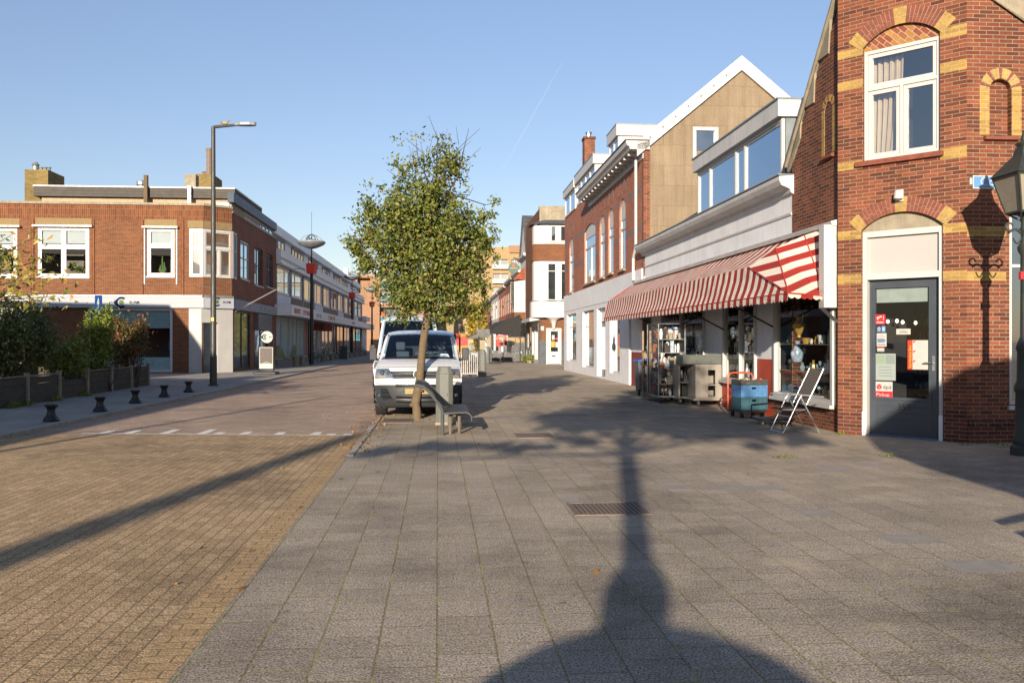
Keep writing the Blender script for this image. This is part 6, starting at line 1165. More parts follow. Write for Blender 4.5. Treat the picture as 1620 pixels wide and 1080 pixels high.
# the old-fashioned lantern at the right edge
QX, QY = .5865 * 12.7, 12.7
ln = thing('lantern_post', (QX, QY, 0), 'dark green cast iron lantern post with glazed lantern at the right edge', 'lamp post')
mb = MB(); mb.lathe([(.19, 0), (.19, .12), (.15, .16), (.165, .22), (.13, .3), (.12, .9), (.14, .94), (.14, 1.0), (.105, 1.08), (.1, 1.5), (.12, 1.55), (.1, 1.62), (.06, 1.72), (.055, 2.55), (.075, 2.6), (.06, 2.66), (.055, 2.9), (.09, 2.96), (.1, 3.02), (.06, 3.08), (.05, 3.2), (.08, 3.26), (.05, 3.32), (.05, 3.45), (.12, 3.5)], (QX, QY, 0), 16); mb.build('post', m_lampg, ln, smooth=True)
for s_ in (-1, 1):
    mb = MB(); pts = [(QX + s_ * (.05 + .3 * t), QY, 3.22 + .06 * math.sin(t * 5)) for t in np.linspace(0, .6, 6)] + [(QX + s_ * (.225 + .055 * math.sin(a)), QY, 3.315 - .055 * math.cos(a)) for a in np.linspace(0, 4.6, 9)]
    mb.tube(pts, [.02] * 6 + list(np.linspace(.02, .011, 9)), 7); mb.tube([(QX + s_ * (.05 + .12 * t), QY, 3.16 - .09 * math.sin(t * 3)) for t in np.linspace(0, 1, 6)], .013, 5); mb.build('scroll_arm', m_lampg, ln)
zb, ze_ = 3.52, 4.05; rb_, rt_ = .19, .345
def sqr(r, z, a=R(45 + 5)): return [Vector((QX + r * math.cos(a + i * math.pi / 2), QY + r * math.sin(a + i * math.pi / 2), z)) for i in range(4)]
lo, hi = sqr(rb_ * 1.25, zb), sqr(rt_ * 1.2, ze_)
mb = MB()
for i in range(4): mb.tube([lo[i], hi[i]], .018, 5); mb.tube([lo[i], lo[(i + 1) % 4]], .02, 5); mb.tube([hi[i], hi[(i + 1) % 4]], .022, 5)
for i in range(4): mb.tube([(QX + .05 * math.cos(i * 1.57), QY + .05 * math.sin(i * 1.57), 3.4), lo[i]], .014, 5)
mb.build('lantern_frame', m_lampg, ln)
mb = MB()
for i in range(4): mb.face([lo[i] * .98 + Vector((QX, QY, zb)) * .02, lo[(i + 1) % 4] * .98 + Vector((QX, QY, zb)) * .02, hi[(i + 1) % 4] * .98 + Vector((QX, QY, ze_)) * .02, hi[i] * .98 + Vector((QX, QY, ze_)) * .02])
m_lant = plain('milky_lantern_glass', '#8d8474', .25, var=.1, scale=3, bmp=0); mb.build('lantern_pane', m_lant, ln)
mb = MB(); r1, r2, r3 = sqr(rt_ * 1.34, ze_ + .01), sqr(.16, ze_ + .3), sqr(.12, ze_ + .42)
mb.face(list(reversed(r1)))
for a_, b_ in ((r1, r2), (r2, r3)):
    for i in range(4): mb.face([a_[i], a_[(i + 1) % 4], b_[(i + 1) % 4], b_[i]])
mb.face(r3); mb.lathe([(.09, ze_ + .42), (.13, ze_ + .47), (.05, ze_ + .52), (.05, ze_ + .56), (.02, ze_ + .66)], (QX, QY, 0), 10); mb.build('lantern_roof', m_lampg, ln)
mb = MB(); mb.box(QX - .09, QX - .05, QY - .06, QY + .0, 2.55, 2.66); mb.build('sticker_plate', m_sred, ln)

# ------------------------------------------------------------------ arrow sign, round advertising board
ar = thing('one_way_sign', tuple(at(155.5, 540, 33).xy) + (.07,), 'blue rectangular sign with white upward arrow above the hedge', 'sign')
a_, b_ = at(150, 491, 33), at(161, 467, 33); mb = MB(); mb.box(a_.x, b_.x, 33, 33.03, a_.z, b_.z); mb.build('plate', plain('road_sign_blue', '#123a75', .95, var=.05, bmp=0, spec=.05), ar)
mb = MB(); cx = (a_.x + b_.x) / 2; h_ = b_.z - a_.z; mb.face([(cx - .018, 32.995, a_.z + .07), (cx + .018, 32.995, a_.z + .07), (cx + .018, 32.995, a_.z + h_ * .5), (cx + .055, 32.995, a_.z + h_ * .4), (cx, 32.995, b_.z - .07), (cx - .055, 32.995, a_.z + h_ * .4), (cx - .018, 32.995, a_.z + h_ * .5)]); mb.build('arrow', m_sgrey, ar)
mb = MB(); mb.tube([(cx, 33.06, 0), (cx, 33.06, b_.z)], .03, 8); mb.build('pole', m_steel, ar)
Yb = 42.0; ab = thing('advertising_board', tuple(at(421, 540, Yb).xy) + (.07,), 'white framed pavement sign with round eye logo disc over a poster', 'sign')
g_ = lambda x, y: at(x, y, Yb); x0, x1 = g_(410.5, 0).x, g_(432, 0).x; cx = g_(422.5, 0).x
mb = MB(); mb.slab([(cx - .55, Yb - .35), (cx + .5, Yb - .35), (cx + .6, Yb), (cx + .5, Yb + .4), (cx - .55, Yb + .4), (cx - .65, Yb)], .07, .2); mb.build('base', m_black, ab, bevel=.04)
mb = MB(); t_, b_ = g_(422, 549).z, g_(422, 583).z; mb.box(x0, x1, Yb - .03, Yb + .03, b_, t_, 0); mb.box(x0 + .03, x1 - .03, Yb - .035, Yb - .031, b_ + .25, t_ - .03, 1); mb.tube([(x0 + .1, Yb - .034, b_ + .22), (cx, Yb - .034, b_ + .32), (x1 - .1, Yb - .034, b_ + .22)], .02, 4, 0)
for k_ in range(3): mb.box(x0 + .15, x1 - .25, Yb - .036, Yb - .031, b_ + .06 + .05 * k_, b_ + .08 + .05 * k_, 2)
mb.build('poster', [m_pap, plain('street_photo', '#4f463f', .6, var=.75, scale=14, bmp=0), m_sgrey], ab)
c_ = g_(422.5, 533); r_ = 15.0 / FPX * Yb * .62; mb = MB(Matrix.Translation((0, 0, 0))); disc = [(c_.x + r_ * math.cos(t), c_.z + r_ * math.sin(t)) for t in np.linspace(0, 2 * math.pi, 32, False)]; mb.prism(disc, Yb - .03, Yb + .03); mb.build('disc', m_pap, ab)
mb = MB(Matrix(((1, 0, 0, 0), (0, -1, 0, 0), (0, 0, 1, 0), (0, 0, 0, 1)))); eye_logo(mb, c_.x - .1, c_.z, -(Yb - .034), .14); mb.build('eye_logo', lg, ab); mb = MB(Matrix(((1, 0, 0, 0), (0, -1, 0, 0), (0, 0, 1, 0), (0, 0, 0, 1)))); eye_text(mb, c_.x - .1, c_.z, -(Yb - .034), .14); mb.build('lettering', lg, ab)
mb = MB(); ringp = [(c_.x + (r_ + .05) * math.cos(t), Yb, c_.z + (r_ + .05) * math.sin(t)) for t in np.linspace(-.3, math.pi + .3, 20)]; mb.tube([(x1 + .03, Yb, .2), (x1 + .03, Yb, t_)] + ringp + [(x0 - .03, Yb, t_), (x0 - .03, Yb, .2)], .025, 6); mb.build('frame', m_black, ab)

# ------------------------------------------------------------------ vans
m_vwhite = plain('van_white', '#c2c4c6', .22, var=.03, scale=2, bmp=.0, coat=.6); m_vgrey = plain('van_grey_plastic', '#292b2e', .6, var=.12, scale=20, bmp=.1); m_tyre = plain('tyre_rubber', '#1b1b1c', .85, var=.2, bmp=.1); m_wclear = glass_clear('windscreen_clear', .12, (.6, .72, .8, 1)); m_cabin = plain('cabin_grey', '#2e3033', .7, var=.15); m_wind = glass_dark('windscreen_glass', (.012, .022, .04), .22, wav=.02); m_head = plain('headlamp_chrome', '#a9b0b5', .12, .8, var=.5, scale=22, bmp=.3); m_amber = plain('amber_lens', '#8d7a6c', .2, bmp=0); m_plate = plain('yellow_plate', '#7d6d2c', .4, var=.04, bmp=0)
m_seatv = plain('seat_grey', '#565a60', .8, var=.15)
def van(X, Y, H, Wd, Ln, label, rise=1.0):
    """A panel van facing the camera: the nose swept from a side profile, curved back towards its edges; centre of nose at X, Y."""
    o = thing('parked_van', (X, Y, 0), label, 'van', 'white vans parked along the pavement'); hw = Wd / 2; rot = Matrix.Rotation(R(4.0), 4, 'Z'); T = Matrix.Translation((X, Y, 0)) @ rot
    s_ = H / 1.94; pr = [(.10, .24, .86, .30), (.04, .32, .92, .34), (.0, .45, .95, .36), (.0, .60, .965, .37), (.02, .72, .98, .36), (.05, .86, .985, .32), (.10, .98, .985, .26), (.18, 1.06, .97, .22), (.42, 1.15, .955, .2), (.72, 1.23, .94, .16), (.92, 1.27, .93, .13), (1.2, 1.50, .895, .12), (1.5, 1.72, .855, .10), (1.66, 1.82, .83, .08), (1.85, 1.875, .81, .05), (2.3, 1.92, .805, 0), (3.2, 1.94, .805, 0), (4.6, 1.92, .80, 0), (Ln - .06, 1.88, .79, 0), (Ln, 1.8, .78, 0)]
    pr = [(y, z if z < 1.28 else 1.27 + (z - 1.27) * (H - 1.27) / (1.94 - 1.27), w_, c) for y, z, w_, c in pr]
    Sx = np.arange(len(pr))
    def P(s, t, off=0):
        s = min(max(s, 0), len(pr) - 1.0001); i = int(s); f = s - i; a, b = pr[i], pr[i + 1]; y, z, w_, c = [a[k] * (1 - f) + b[k] * f for k in range(4)]
        dy, dz = b[0] - a[0], b[1] - a[1]; l_ = math.hypot(dy, dz) or 1; at_ = abs(t)
        return Vector((w_ * hw * t, y + c * at_ ** 2.6 - off * dz / l_, z - (.05 if z > 1.3 else .02) * at_ ** 4 + off * dy / l_))
    nt_ = 16; mb = MB(T)
    for i in range(len(pr) - 1):
        for k_ in range(nt_):
            t0, t1 = -1 + 2 * k_ / nt_, -1 + 2 * (k_ + 1) / nt_; mb.face([P(i, t0), P(i, t1), P(i + 1, t1), P(i + 1, t0)], 1 if i < 4 else 0) if not (10 <= i < 13 and 0 < k_ < nt_ - 1) else None
    for sg_ in (-1, 1):     # sides, in strips under the edge of the nose and roof
        E_ = [P(i, sg_) for i in range(len(pr))]; low = [Vector((sg_ * hw * .985, p_.y, .3)) for p_ in E_]; mid = [Vector((sg_ * hw * 1.0, p_.y, min(.95, max(p_.z - .02, .3)))) for p_ in E_]
        for i in range(len(pr) - 1):
            mb.face([E_[i], E_[i + 1], mid[i + 1], mid[i]] if i >= 6 else [E_[i], E_[i + 1], mid[i + 1]], 0 if i > 3 else 1); mb.face([mid[i], mid[i + 1], low[i + 1], low[i]], 0 if i > 4 else 1)
    b_ = [P(len(pr) - 1, -1), P(len(pr) - 1, 1)]; mb.face([b_[0], b_[1], (hw * .98, Ln, .3), (-hw * .98, Ln, .3)])
    mb.box(-hw * .8, hw * .8, .4, Ln - .1, .2, .4, 1)
    mb.build('body', [m_vwhite, m_vgrey], o, smooth=True)
    def patch(name, s0, s1, t0, t1, m, off=.006, n=8, top=None, parent=o, ns=4):
        mb = MB(T); f = lambda a, b: P(s0 + (s1 - s0) * a, t0(a) + (t1(a) - t0(a)) * b, off)
        for i in range(ns):
            for k_ in range(n): mb.face([f(i / ns, k_ / n), f(i / ns, (k_ + 1) / n), f((i + 1) / ns, (k_ + 1) / n), f((i + 1) / ns, k_ / n)])
        return mb.build(name, m, parent, smooth=True)
    c_ = lambda v: (lambda a: v)
    ws = patch('windscreen', 9.95, 13.35, lambda a: -.93 + .0 * a, lambda a: .93, m_wclear, .008, 14, ns=8)
    bl = patch('windscreen_edge', 9.7, 10.15, lambda a: -.95, lambda a: .95, m_black, .010, 12, ns=2)
    mb = MB(T)
    for sg_ in (-1, 1):      # wipers
        a_, b2 = P(10.0, sg_ * .1 - .25, .03), P(10.35, sg_ * .1 + .35, .03); mb.tube([a_, b2], .012, 5)
    mb.build('wiper', m_black, ws)
    mb = MB(T); p0, p1 = P(10.25, .45, .012), P(10.25, .8, .012); mb.face([P(10.15, .45, .012), P(10.15, .78, .012), P(10.45, .74, .012), P(10.45, .5, .012)]); mb.build('paper', plain('windscreen_paper', '#b9c7cf', .6, bmp=0), ws)
    mb = MB(T); mb.box(-hw * .9, hw * .9, 1.0, 1.55, .95, 1.2, 0); mb.box(-hw * .88, hw * .88, 2.75, 2.8, .5, H - .1, 0); mb.box(-hw * .9, -hw * .86, 1.2, 2.75, .6, 1.25); mb.box(hw * .86, hw * .9, 1.2, 2.75, .6, 1.25); mb.box(-hw * .88, hw * .88, 1.0, 2.75, .5, .55); mb.build('dashboard', m_cabin, o)
    for sx_ in (-.48, .08, .48):
        mb = MB(T); mb.slab([(sx_ - .22, 2.05), (sx_ + .22, 2.05), (sx_ + .2, 2.25), (sx_ - .2, 2.25)], .7, 1.42); mb.slab([(sx_ - .12, 2.1), (sx_ + .12, 2.1), (sx_ + .11, 2.2), (sx_ - .11, 2.2)], 1.44, 1.64); mb.build('seat', m_seatv, o, bevel=.04)
    mb = MB(T); mb.tube([(.48 + .19 * math.cos(t), 1.62 + .05 * math.sin(t), 1.22 + .18 * math.sin(t)) for t in np.linspace(0, 6.283, 17)], .018, 5); mb.build('steering_wheel', m_black, o)
    for z_ in (4.35, 7.4):     # shut lines of bumper and bonnet
        mb = MB(T); mb.tube([P(z_, t, .002) for t in np.linspace(-.97, .97, 15)], .006, 4); mb.build('shut_line', m_black, o)
    patch('grille', 4.95, 6.3, lambda a: -.56 - .08 * a, lambda a: .56 + .08 * a, wavy('grille_black', '#202225', .1, .4, 1, .02) if not bpy.data.materials.get('grille_black') else bpy.data.materials['grille_black'], .008, 10)
    mb = MB(T)
    for z_ in (5.2, 5.62, 6.0): mb.tube([P(z_, t, .018) for t in np.linspace(-.58, .58, 9)], .010 if z_ != 5.62 else .018, 5)
    cpt = P(5.62, 0, .03); mb.lathe([(.075, -.01), (.075, .01)], (0, 0, 0), 4) if 0 else None
    ringp = [(cpt.x + .085 * math.cos(t), cpt.y, cpt.z + .085 * math.sin(t)) for t in np.linspace(0, 6.283, 17)]; mb.tube(ringp, .012, 5); mb.tube([(cpt.x - .13, cpt.y, cpt.z - .0), (cpt.x + .02, cpt.y, cpt.z + .015), (cpt.x - .02, cpt.y, cpt.z - .015), (cpt.x + .13, cpt.y, cpt.z)], .011, 4)
    mb.build('grille_trim', m_steel, o)
    for sg_ in (-1, 1):
        a0, a1 = (lambda a: -.985 + .02 * a, lambda a: -.54 - .14 * a) if sg_ < 0 else (lambda a: .54 + .14 * a, lambda a: .985 - .02 * a)
        hl = patch('headlight', 5.0, 7.0, a0, a1, m_head, .012, 8)
        a0, a1 = (lambda a: -.95, lambda a: -.72) if sg_ < 0 else (lambda a: .72, lambda a: .95); patch('indicator', 5.15, 5.45, a0, a1, m_amber, .018, 3, parent=hl, ns=2)
        lp_ = P(5.95, sg_ * .80, .02); mb = MB(T @ Matrix.Translation(lp_)); mb.ball((0, 0, 0), .055, 10); mb.ball((-sg_ * .14, -.03, -.01), .05, 10); mb.build('lens', m_glsky, hl, smooth=True)
        a0, a1 = (lambda a: -.84 - .03 * a, lambda a: -.58 - .14 * a) if sg_ < 0 else (lambda a: .58 + .14 * a, lambda a: .84 + .03 * a); patch('fog_vent', 1.6, 3.4, a0, a1, bpy.data.materials['grille_black'], .008, 4)
        fp = P(2.3, sg_ * .90, .02); mb = MB(T); mb.ball(fp, .05, 10); mb.build('fog_lamp', m_glsky, o, smooth=True)
        # mirrors
        q0 = P(10.2, sg_ * 1.0); mb = MB(T); cx_ = sg_ * (hw + .09); mb.slab([(cx_ - .08, q0.y + .1), (cx_ + .08, q0.y + .06), (cx_ + .08, q0.y + .2), (cx_ - .08, q0.y + .26)], q0.z - .04, q0.z + .24); mb.tube([(q0.x * .98, q0.y + .15, q0.z - .05), (cx_, q0.y + .15, q0.z)], .035, 6); mb.build('mirror', m_vgrey, o, bevel=.03)
        mb = MB(T); pl = [P(10.4, sg_ * 1.0, 0), P(13.2, sg_ * 1.0, 0), Vector((sg_ * hw * .83, 2.9, H - .2)), Vector((sg_ * hw * .985, 2.9, 1.1)), Vector((sg_ * hw * .995, 1.25, 1.1))]; mb.face([p_ + Vector((sg_ * .012, 0, 0)) for p_ in pl]); mb.build('side_window', m_wind, o)
        for wy in (.92, Ln - 1.0):
            mb = MB(T @ Matrix.Translation((sg_ * (hw - .13), wy, .33)) @ Matrix.Rotation(R(90), 4, 'Y')); mb.lathe([(.2, -.13), (.31, -.12), (.335, -.08), (.335, .08), (.31, .12), (.2, .13)], (0, 0, 0), 24); wl = mb.build('wheel', m_tyre, o, smooth=True)
            mb = MB(T @ Matrix.Translation((sg_ * (hw - .13), wy, .33)) @ Matrix.Rotation(R(90), 4, 'Y')); mb.lathe([(.21, -.135), (.2, .0), (.21, .135)], (0, 0, 0), 16); mb.build('rim', m_steel, wl)
    patch('lower_vent', 1.2, 2.3, c_(-.5), c_(.5), bpy.data.materials['grille_black'], .008, 8); patch('upper_vent', 3.5, 4.05, c_(-.5), c_(.5), bpy.data.materials['grille_black'], .008, 8)
    p0 = P(2.9, 0, .02); mb = MB(T); mb.box(-.26, .26, p0.y - .012, p0.y, p0.z - .06, p0.z + .06); mb.build('number_plate', m_plate, o)
    mb = MB(T); a_ = P(15, -.12); mb.tube([a_, a_ + Vector((0, .12, .22))], .008, 5); mb.build('aerial', m_black, o)
    return o
van(-2.03, 18.75, 1.93, 1.92, 5.3, 'clean white van with dark grey bumper parked behind the street tree, nose to the camera')
van(-3.1, 25.6, 2.5, 2.0, 5.9, 'taller white van parked behind the front one, only its roof and side showing')

# ------------------------------------------------------------------ bench, power cabinets
m_seat = plain('dark_bench_seat', '#2b2d2f', .55, var=.2, scale=9, bmp=.2); m_tubeg = plain('bench_frame_grey', '#4c4f50', .45, .3, var=.15)
m_legs = plain('rusty_grey_steel', '#6a6158', .7, .2, var=.35, scale=14)
bn = thing('bench', (-1.0, 15.9, 0), 'dark metal bench with curved seat edge and leaning back beside the grey cabinet', 'bench')
bx0, bx1, by0, by1, bzs = -1.22, -.74, 15.35, 17.3, .42
prof = [(0, .40), (.40, .42), (.47, .40), (.52, .34), (.53, .24), (.50, .24), (.49, .33), (.45, .37), (.40, .385), (0, .365)]
mb = MB(MST @ Matrix.Translation((0, 0, 0))); o0 = loc2(bx0, by0); 
mb2 = MB(MST @ Matrix.Translation((o0.x, o0.y, 0)) @ Matrix(((0, 1, 0, 0), (1, 0, 0, 0), (0, 0, 1, 0), (0, 0, 0, 1)))); mb2.profile([(p_[0], p_[1]) for p_ in prof], .0, 1.9); mb2.build('seat', m_seat, bn, bevel=.006)
MBn = MST @ Matrix.Translation((o0.x, o0.y, 0))
for yy in (.03, 1.87): mb = MB(MBn); mb.tube([(0, yy, 0), (0, yy, .42), (-.03, yy, .5), (-.24, yy, .78), (-.34, yy, .86), (-.48, yy, .88)], .028, 8); mb.build('back_frame', m_tubeg, bn, smooth=True)
mb = MB(MBn); mb2 = MB(MBn @ Matrix(((0, 1, 0, 0), (1, 0, 0, 0), (0, 0, 1, 0), (0, 0, 0, 1)))); mb2.profile([(-.20, .73), (-.31, .85), (-.48, .895), (-.5, .87), (-.33, .82), (-.22, .71)], .02, 1.88); mb2.build('backrest', m_seat, bn)
for yy in (.25, 1.6): mb = MB(MBn); mb.tube([(.14, yy, 0), (.14, yy, .37)], .03, 8); mb.build('leg', m_legs, bn); mb = MB(MBn); mb.tube([(.3, yy, 0), (.3, yy, .37)], .03, 8); mb.build('leg', m_legs, bn)
m_cab = plain('cabinet_grey', '#5d605a', .6, var=.12, scale=3, bmp=.1, dirt=.2)
def cabinet(px, py, w_, h_, lb):
    p_ = ground(px, py); o = thing('power_cabinet', (p_.x, p_.y, 0), lb, 'cabinet', 'grey power cabinets on the pavement'); M_ = Matrix.Translation((p_.x, p_.y + w_ * .5, 0)) @ Matrix.Rotation(R(4), 4, 'Z'); a = w_ / 2
    pl = [(-a, -a * .6), (-a * .5, -a), (a * .5, -a), (a, -a * .6), (a, a), (-a, a)]; mb = MB(M_); mb.slab(pl, 0, h_ * .88)
    tp_ = [(x * .72, y * .72) for x, y in pl]
    for i in range(6): mb.face([(*pl[i], h_ * .88 + .001), (*pl[(i + 1) % 6], h_ * .88 + .001), (*tp_[(i + 1) % 6], h_), (*tp_[i], h_)])
    mb.face([(*t_, h_) for t_ in tp_]); mb.build('housing', m_cab, o, bevel=.012); mb = MB(M_); mb.box(-a * .46, a * .46, -a - .006, -a + .01, .12, h_ * .84); d = mb.build('door', m_cab, o); mb = MB(M_); mb.lathe([(.02, -.012), (.02, .012)], (0, 0, 0), 8) if 0 else mb.box(a * .3, a * .38, -a - .014, -a - .006, h_ * .5, h_ * .54); mb.build('lock', m_black, d); mb = MB(M_); mb.box(-a - .01, a + .01, -a - .01, a + .01, 0, .05); mb.build('base', m_conc, o); return o
cabinet(702, 672, .34, 1.15, 'grey metal power cabinet with chamfered top beside the bench')
cabinet(763, 597, .36, 1.25, 'narrow grey cabinet further along beside the white bike railing')

# ------------------------------------------------------------------ things standing in front of the shop
def on_wall(u, v, z=0): p_ = FW.xy(u, v); return Vector((p_.x, p_.y, z))
# wheelie bin
p_ = ground(1024, 626); wb = thing('wheelie_bin', tuple(p_), 'grey wheelie bin with blue lid by the dark red dado', 'bin')
F_ = Face(p_.xy, (1, .08), (0, -1)); mb = MB(F_.M())
lo_, hi_ = [(-.24, -.5, .12), (.24, -.5, .12), (.24, 0, .12), (-.24, 0, .12)], [(-.29, -.62, 1.02), (.29, -.62, 1.02), (.29, .04, 1.02), (-.29, .04, 1.02)]
for i in range(4): mb.face([lo_[i], lo_[(i + 1) % 4], hi_[(i + 1) % 4], hi_[i]])
mb.face(lo_); mb.build('body', plain('bin_grey', '#55595c', .6, var=.1), wb, bevel=.02)
mb = MB(F_.M()); mb.prism([(-.31, 1.03), (.31, 1.03), (.29, 1.08), (.15, 1.12), (-.15, 1.12), (-.29, 1.08)], -.66, .07); mb.build('lid', plain('bin_blue', '#2f57a0', .45, var=.08), wb, bevel=.015)
for s_ in (-1, 1): mb = MB(F_.M() @ Matrix.Translation((s_ * .27, .02, .1)) @ Matrix.Rotation(R(90), 4, 'Y')); mb.lathe([(.1, -.025), (.1, .025)], (0, 0, 0), 14); mb.build('wheel', m_black, wb)
mb = MB(F_.M()); mb.tube([(-.25, .08, .98), (.25, .08, .98)], .015, 6); mb.build('handle', m_black, wb)
# wooden rack with goods
rnd = random.Random(4)
def goods(mb, x0, x1, y0, y1, z, n, nm=5, hmax=.2):
    for _ in range(n):
        x, y, r, h = rnd.uniform(x0, x1), rnd.uniform(y0, y1), rnd.uniform(.025, .06), rnd.uniform(.07, hmax); m = rnd.randrange(nm); k_ = rnd.random()
        if k_ < .4: mb.lathe([(r * .7, 0), (r, h * .5), (r * .6, h)], (x, y, z), 8, m)
        elif k_ < .7: mb.box(x - r, x + r, y - r, y + r, z, z + h, m)
        else: mb.lathe([(r * .5, 0), (r * 1.4, h * .3), (r * 1.5, h * .34)], (x, y, z), 8, m)
gm = [m_conc, m_black, m_wood, m_blwh, m_black, plain('terracotta', '#a0603c', .7), m_china]
p_ = ground(1041, 634); rk = thing('wooden_rack', tuple(p_), 'tall open wooden rack of small goods between bin and wire trolley', 'rack'); F_ = Face(p_.xy, (1, .08), (0, -1))
for x, y in ((-.22, 0), (.22, 0), (-.22, -.9), (.22, -.9)): mb = MB(F_.M()); mb.box(x - .025, x + .025, y - .025, y + .025, 0.05, 1.95); mb.build('post', m_wood, rk)
for z_ in (.15, .55, .95, 1.35): mb = MB(F_.M()); mb.box(-.24, .24, -.93, .03, z_, z_ + .03); mb.build('shelf', plain('brown_shelf', '#8a5d3a', .7, var=.2), rk) if z_ < .2 else mb.build('shelf', bpy.data.materials['brown_shelf'], rk)
gd = thing('shelf_goods', tuple(p_), 'mixed crockery and tins on the wooden rack', 'goods'); mb = MB(F_.M())
for z_ in (.18, .58, .98, 1.38): goods(mb, -.18, .18, -.85, -.02, z_, 14, 7)
mb.build('crockery', gm, gd)
# wire roll cage
p_ = ground(1063, 638); m_wire = plain('dull_wire', '#5b5e60', .5, .5, var=.2)
rc = thing('wire_roll_cage', tuple(p_), 'tall galvanised wire cage trolley filled with second hand crockery', 'trolley'); F_ = Face(p_.xy, (1, .08), (0, -1)); W2, D2, HT = .36, 1.25, 2.12; MM = F_.M()
mb = MB(MM); mb.box(-W2, W2, -D2, 0, .16, .2); mb.build('base', m_steel, rc)
for x, y in ((-W2, 0), (W2, 0), (-W2, -D2), (W2, -D2)):
    mb = MB(MM); mb.tube([(x, y, .2), (x, y, HT)], .018, 6); mb.build('post', m_steel, rc)
    mb = MB(MM @ Matrix.Translation((x * .85, y * .93 - .04, .08)) @ Matrix.Rotation(R(90), 4, 'Y')); mb.lathe([(.075, -.022), (.075, .022)], (0, 0, 0), 12); mb.build('castor', m_black, rc)
mb = MB(MM)
for x in (-W2, W2):
    for i in range(15): y = -D2 * i / 14; mb.tube([(x, y, .2), (x, y, HT)], .004, 3, cap=False)
    for z_ in np.linspace(.3, HT, 8): mb.tube([(x, 0, z_), (x, -D2, z_)], .005, 3, cap=False)
for i in range(9): x = -W2 + 2 * W2 * i / 8; mb.tube([(x, -D2, .2), (x, -D2, HT)], .004, 3, cap=False)
mb.tube([(-W2, 0, HT), (W2, 0, HT)], .015, 5); mb.tube([(-W2, 0, .5), (W2, 0, .5)], .012, 5); mb.tube([(-W2, 0, HT), (-W2, -D2, HT)], .015, 5); mb.build('wire_panel', m_wire, rc)
for z_ in (.5, .92, 1.34, 1.7): mb = MB(MM); mb.box(-W2 + .02, W2 - .02, -D2 + .02, -.02, z_, z_ + .015); mb.build('shelf', bpy.data.materials['brown_shelf'] if z_ in (.92,) else m_zinc, rc)
gd = thing('shelf_goods', tuple(p_), 'bowls, jugs and boxes stacked inside the wire cage trolley', 'goods'); mb = MB(MM)
for z_ in (.2, .515, .935, 1.355, 1.715): goods(mb, -W2 + .08, W2 - .08, -D2 + .1, -.08, z_, 70, 7, .34)
mb.build('crockery', gm, gd)
# grey stack of cabinets and a crate on dollies
m_gpl = plain('grey_plastic_crate', '#4f544f', .6, var=.12, scale=4); m_gcab = plain('grey_laminate', '#8a857c', .5, var=.1, scale=3, dirt=.15)
p_ = ground(1122, 642); gc = thing('grey_display_cabinet', tuple(p_), 'pale grey open cabinet on a wheeled dolly in front of the shop', 'cabinet'); F_ = Face(p_.xy, (1, .1), (0, -1)); MM = F_.M(); w_ = .36
mb = MB(MM); mb.wall(-w_, w_, .2, 1.06, [(-w_ + .33, -w_ + .52, .24, .92)], 0, .03); mb.box(-w_, w_, -.72, -.031, 1.03, 1.06); mb.box(-w_, -w_ + .03, -.72, -.031, .2, 1.03); mb.box(w_ - .03, w_, -.72, -.031, .2, 1.03); mb.box(-w_, w_, -.72, -.69, .2, 1.03); mb.box(-w_, w_, -.7, -.031, .2, .23); mb.box(-w_ + .03, w_ - .03, -.6, -.04, .52, .55); mb.build('carcass', m_gcab, gc)
mb = MB(MM); mb.box(-w_ - .06, w_ + .06, -.78, .05, .14, .198); mb.build('dolly', m_gcab, gc, bevel=.01)
for x in (-w_, w_):
    for y in (-.02, -.7): mb = MB(MM @ Matrix.Translation((x * .8, y, .07)) @ Matrix.Rotation(R(90), 4, 'Y')); mb.lathe([(.03, -.03), (.07, -.025), (.07, .025), (.03, .03)], (0, 0, 0), 12); mb.build('castor', m_steel, gc)
p2 = ground(1093, 640); g2 = thing('grey_display_cabinet', tuple(p2), 'open grey shelf unit turned sideways between the wire trolley and the pale cabinet', 'cabinet'); F2 = Face(p2.xy, (1, .1), (0, -1)); M2_ = F2.M()
mb = MB(M2_); mb.box(-.3, .2, -.9, -.1, 1.0, 1.04); mb.box(-.3, -.26, -.9, -.1, .2, 1.0); mb.box(-.26, .2, -.9, -.87, .2, 1.0); mb.box(-.3, .2, -.9, -.1, .16, .2); mb.box(-.26, .2, -.86, -.1, .56, .59); mb.build('carcass', m_gcab, g2)
for x in (-.25, .15): mb = MB(M2_ @ Matrix.Translation((x, -.15, .08)) @ Matrix.Rotation(R(90), 4, 'Y')); mb.lathe([(.03, -.03), (.08, -.025), (.08, .025), (.03, .03)], (0, 0, 0), 12); mb.build('castor', m_steel, g2)
gd = thing('shelf_goods', tuple(p2), 'black boxes and glassware on the sideways grey shelf unit', 'goods'); mb = MB(M2_); mb.box(-.2, .1, -.5, -.14, .2, .5, 1); goods(mb, -.2, .15, -.8, -.15, .59, 14, 7, .3); goods(mb, -.2, .15, -.85, -.6, .2, 6, 7, .3); mb.build('crockery', gm, gd)
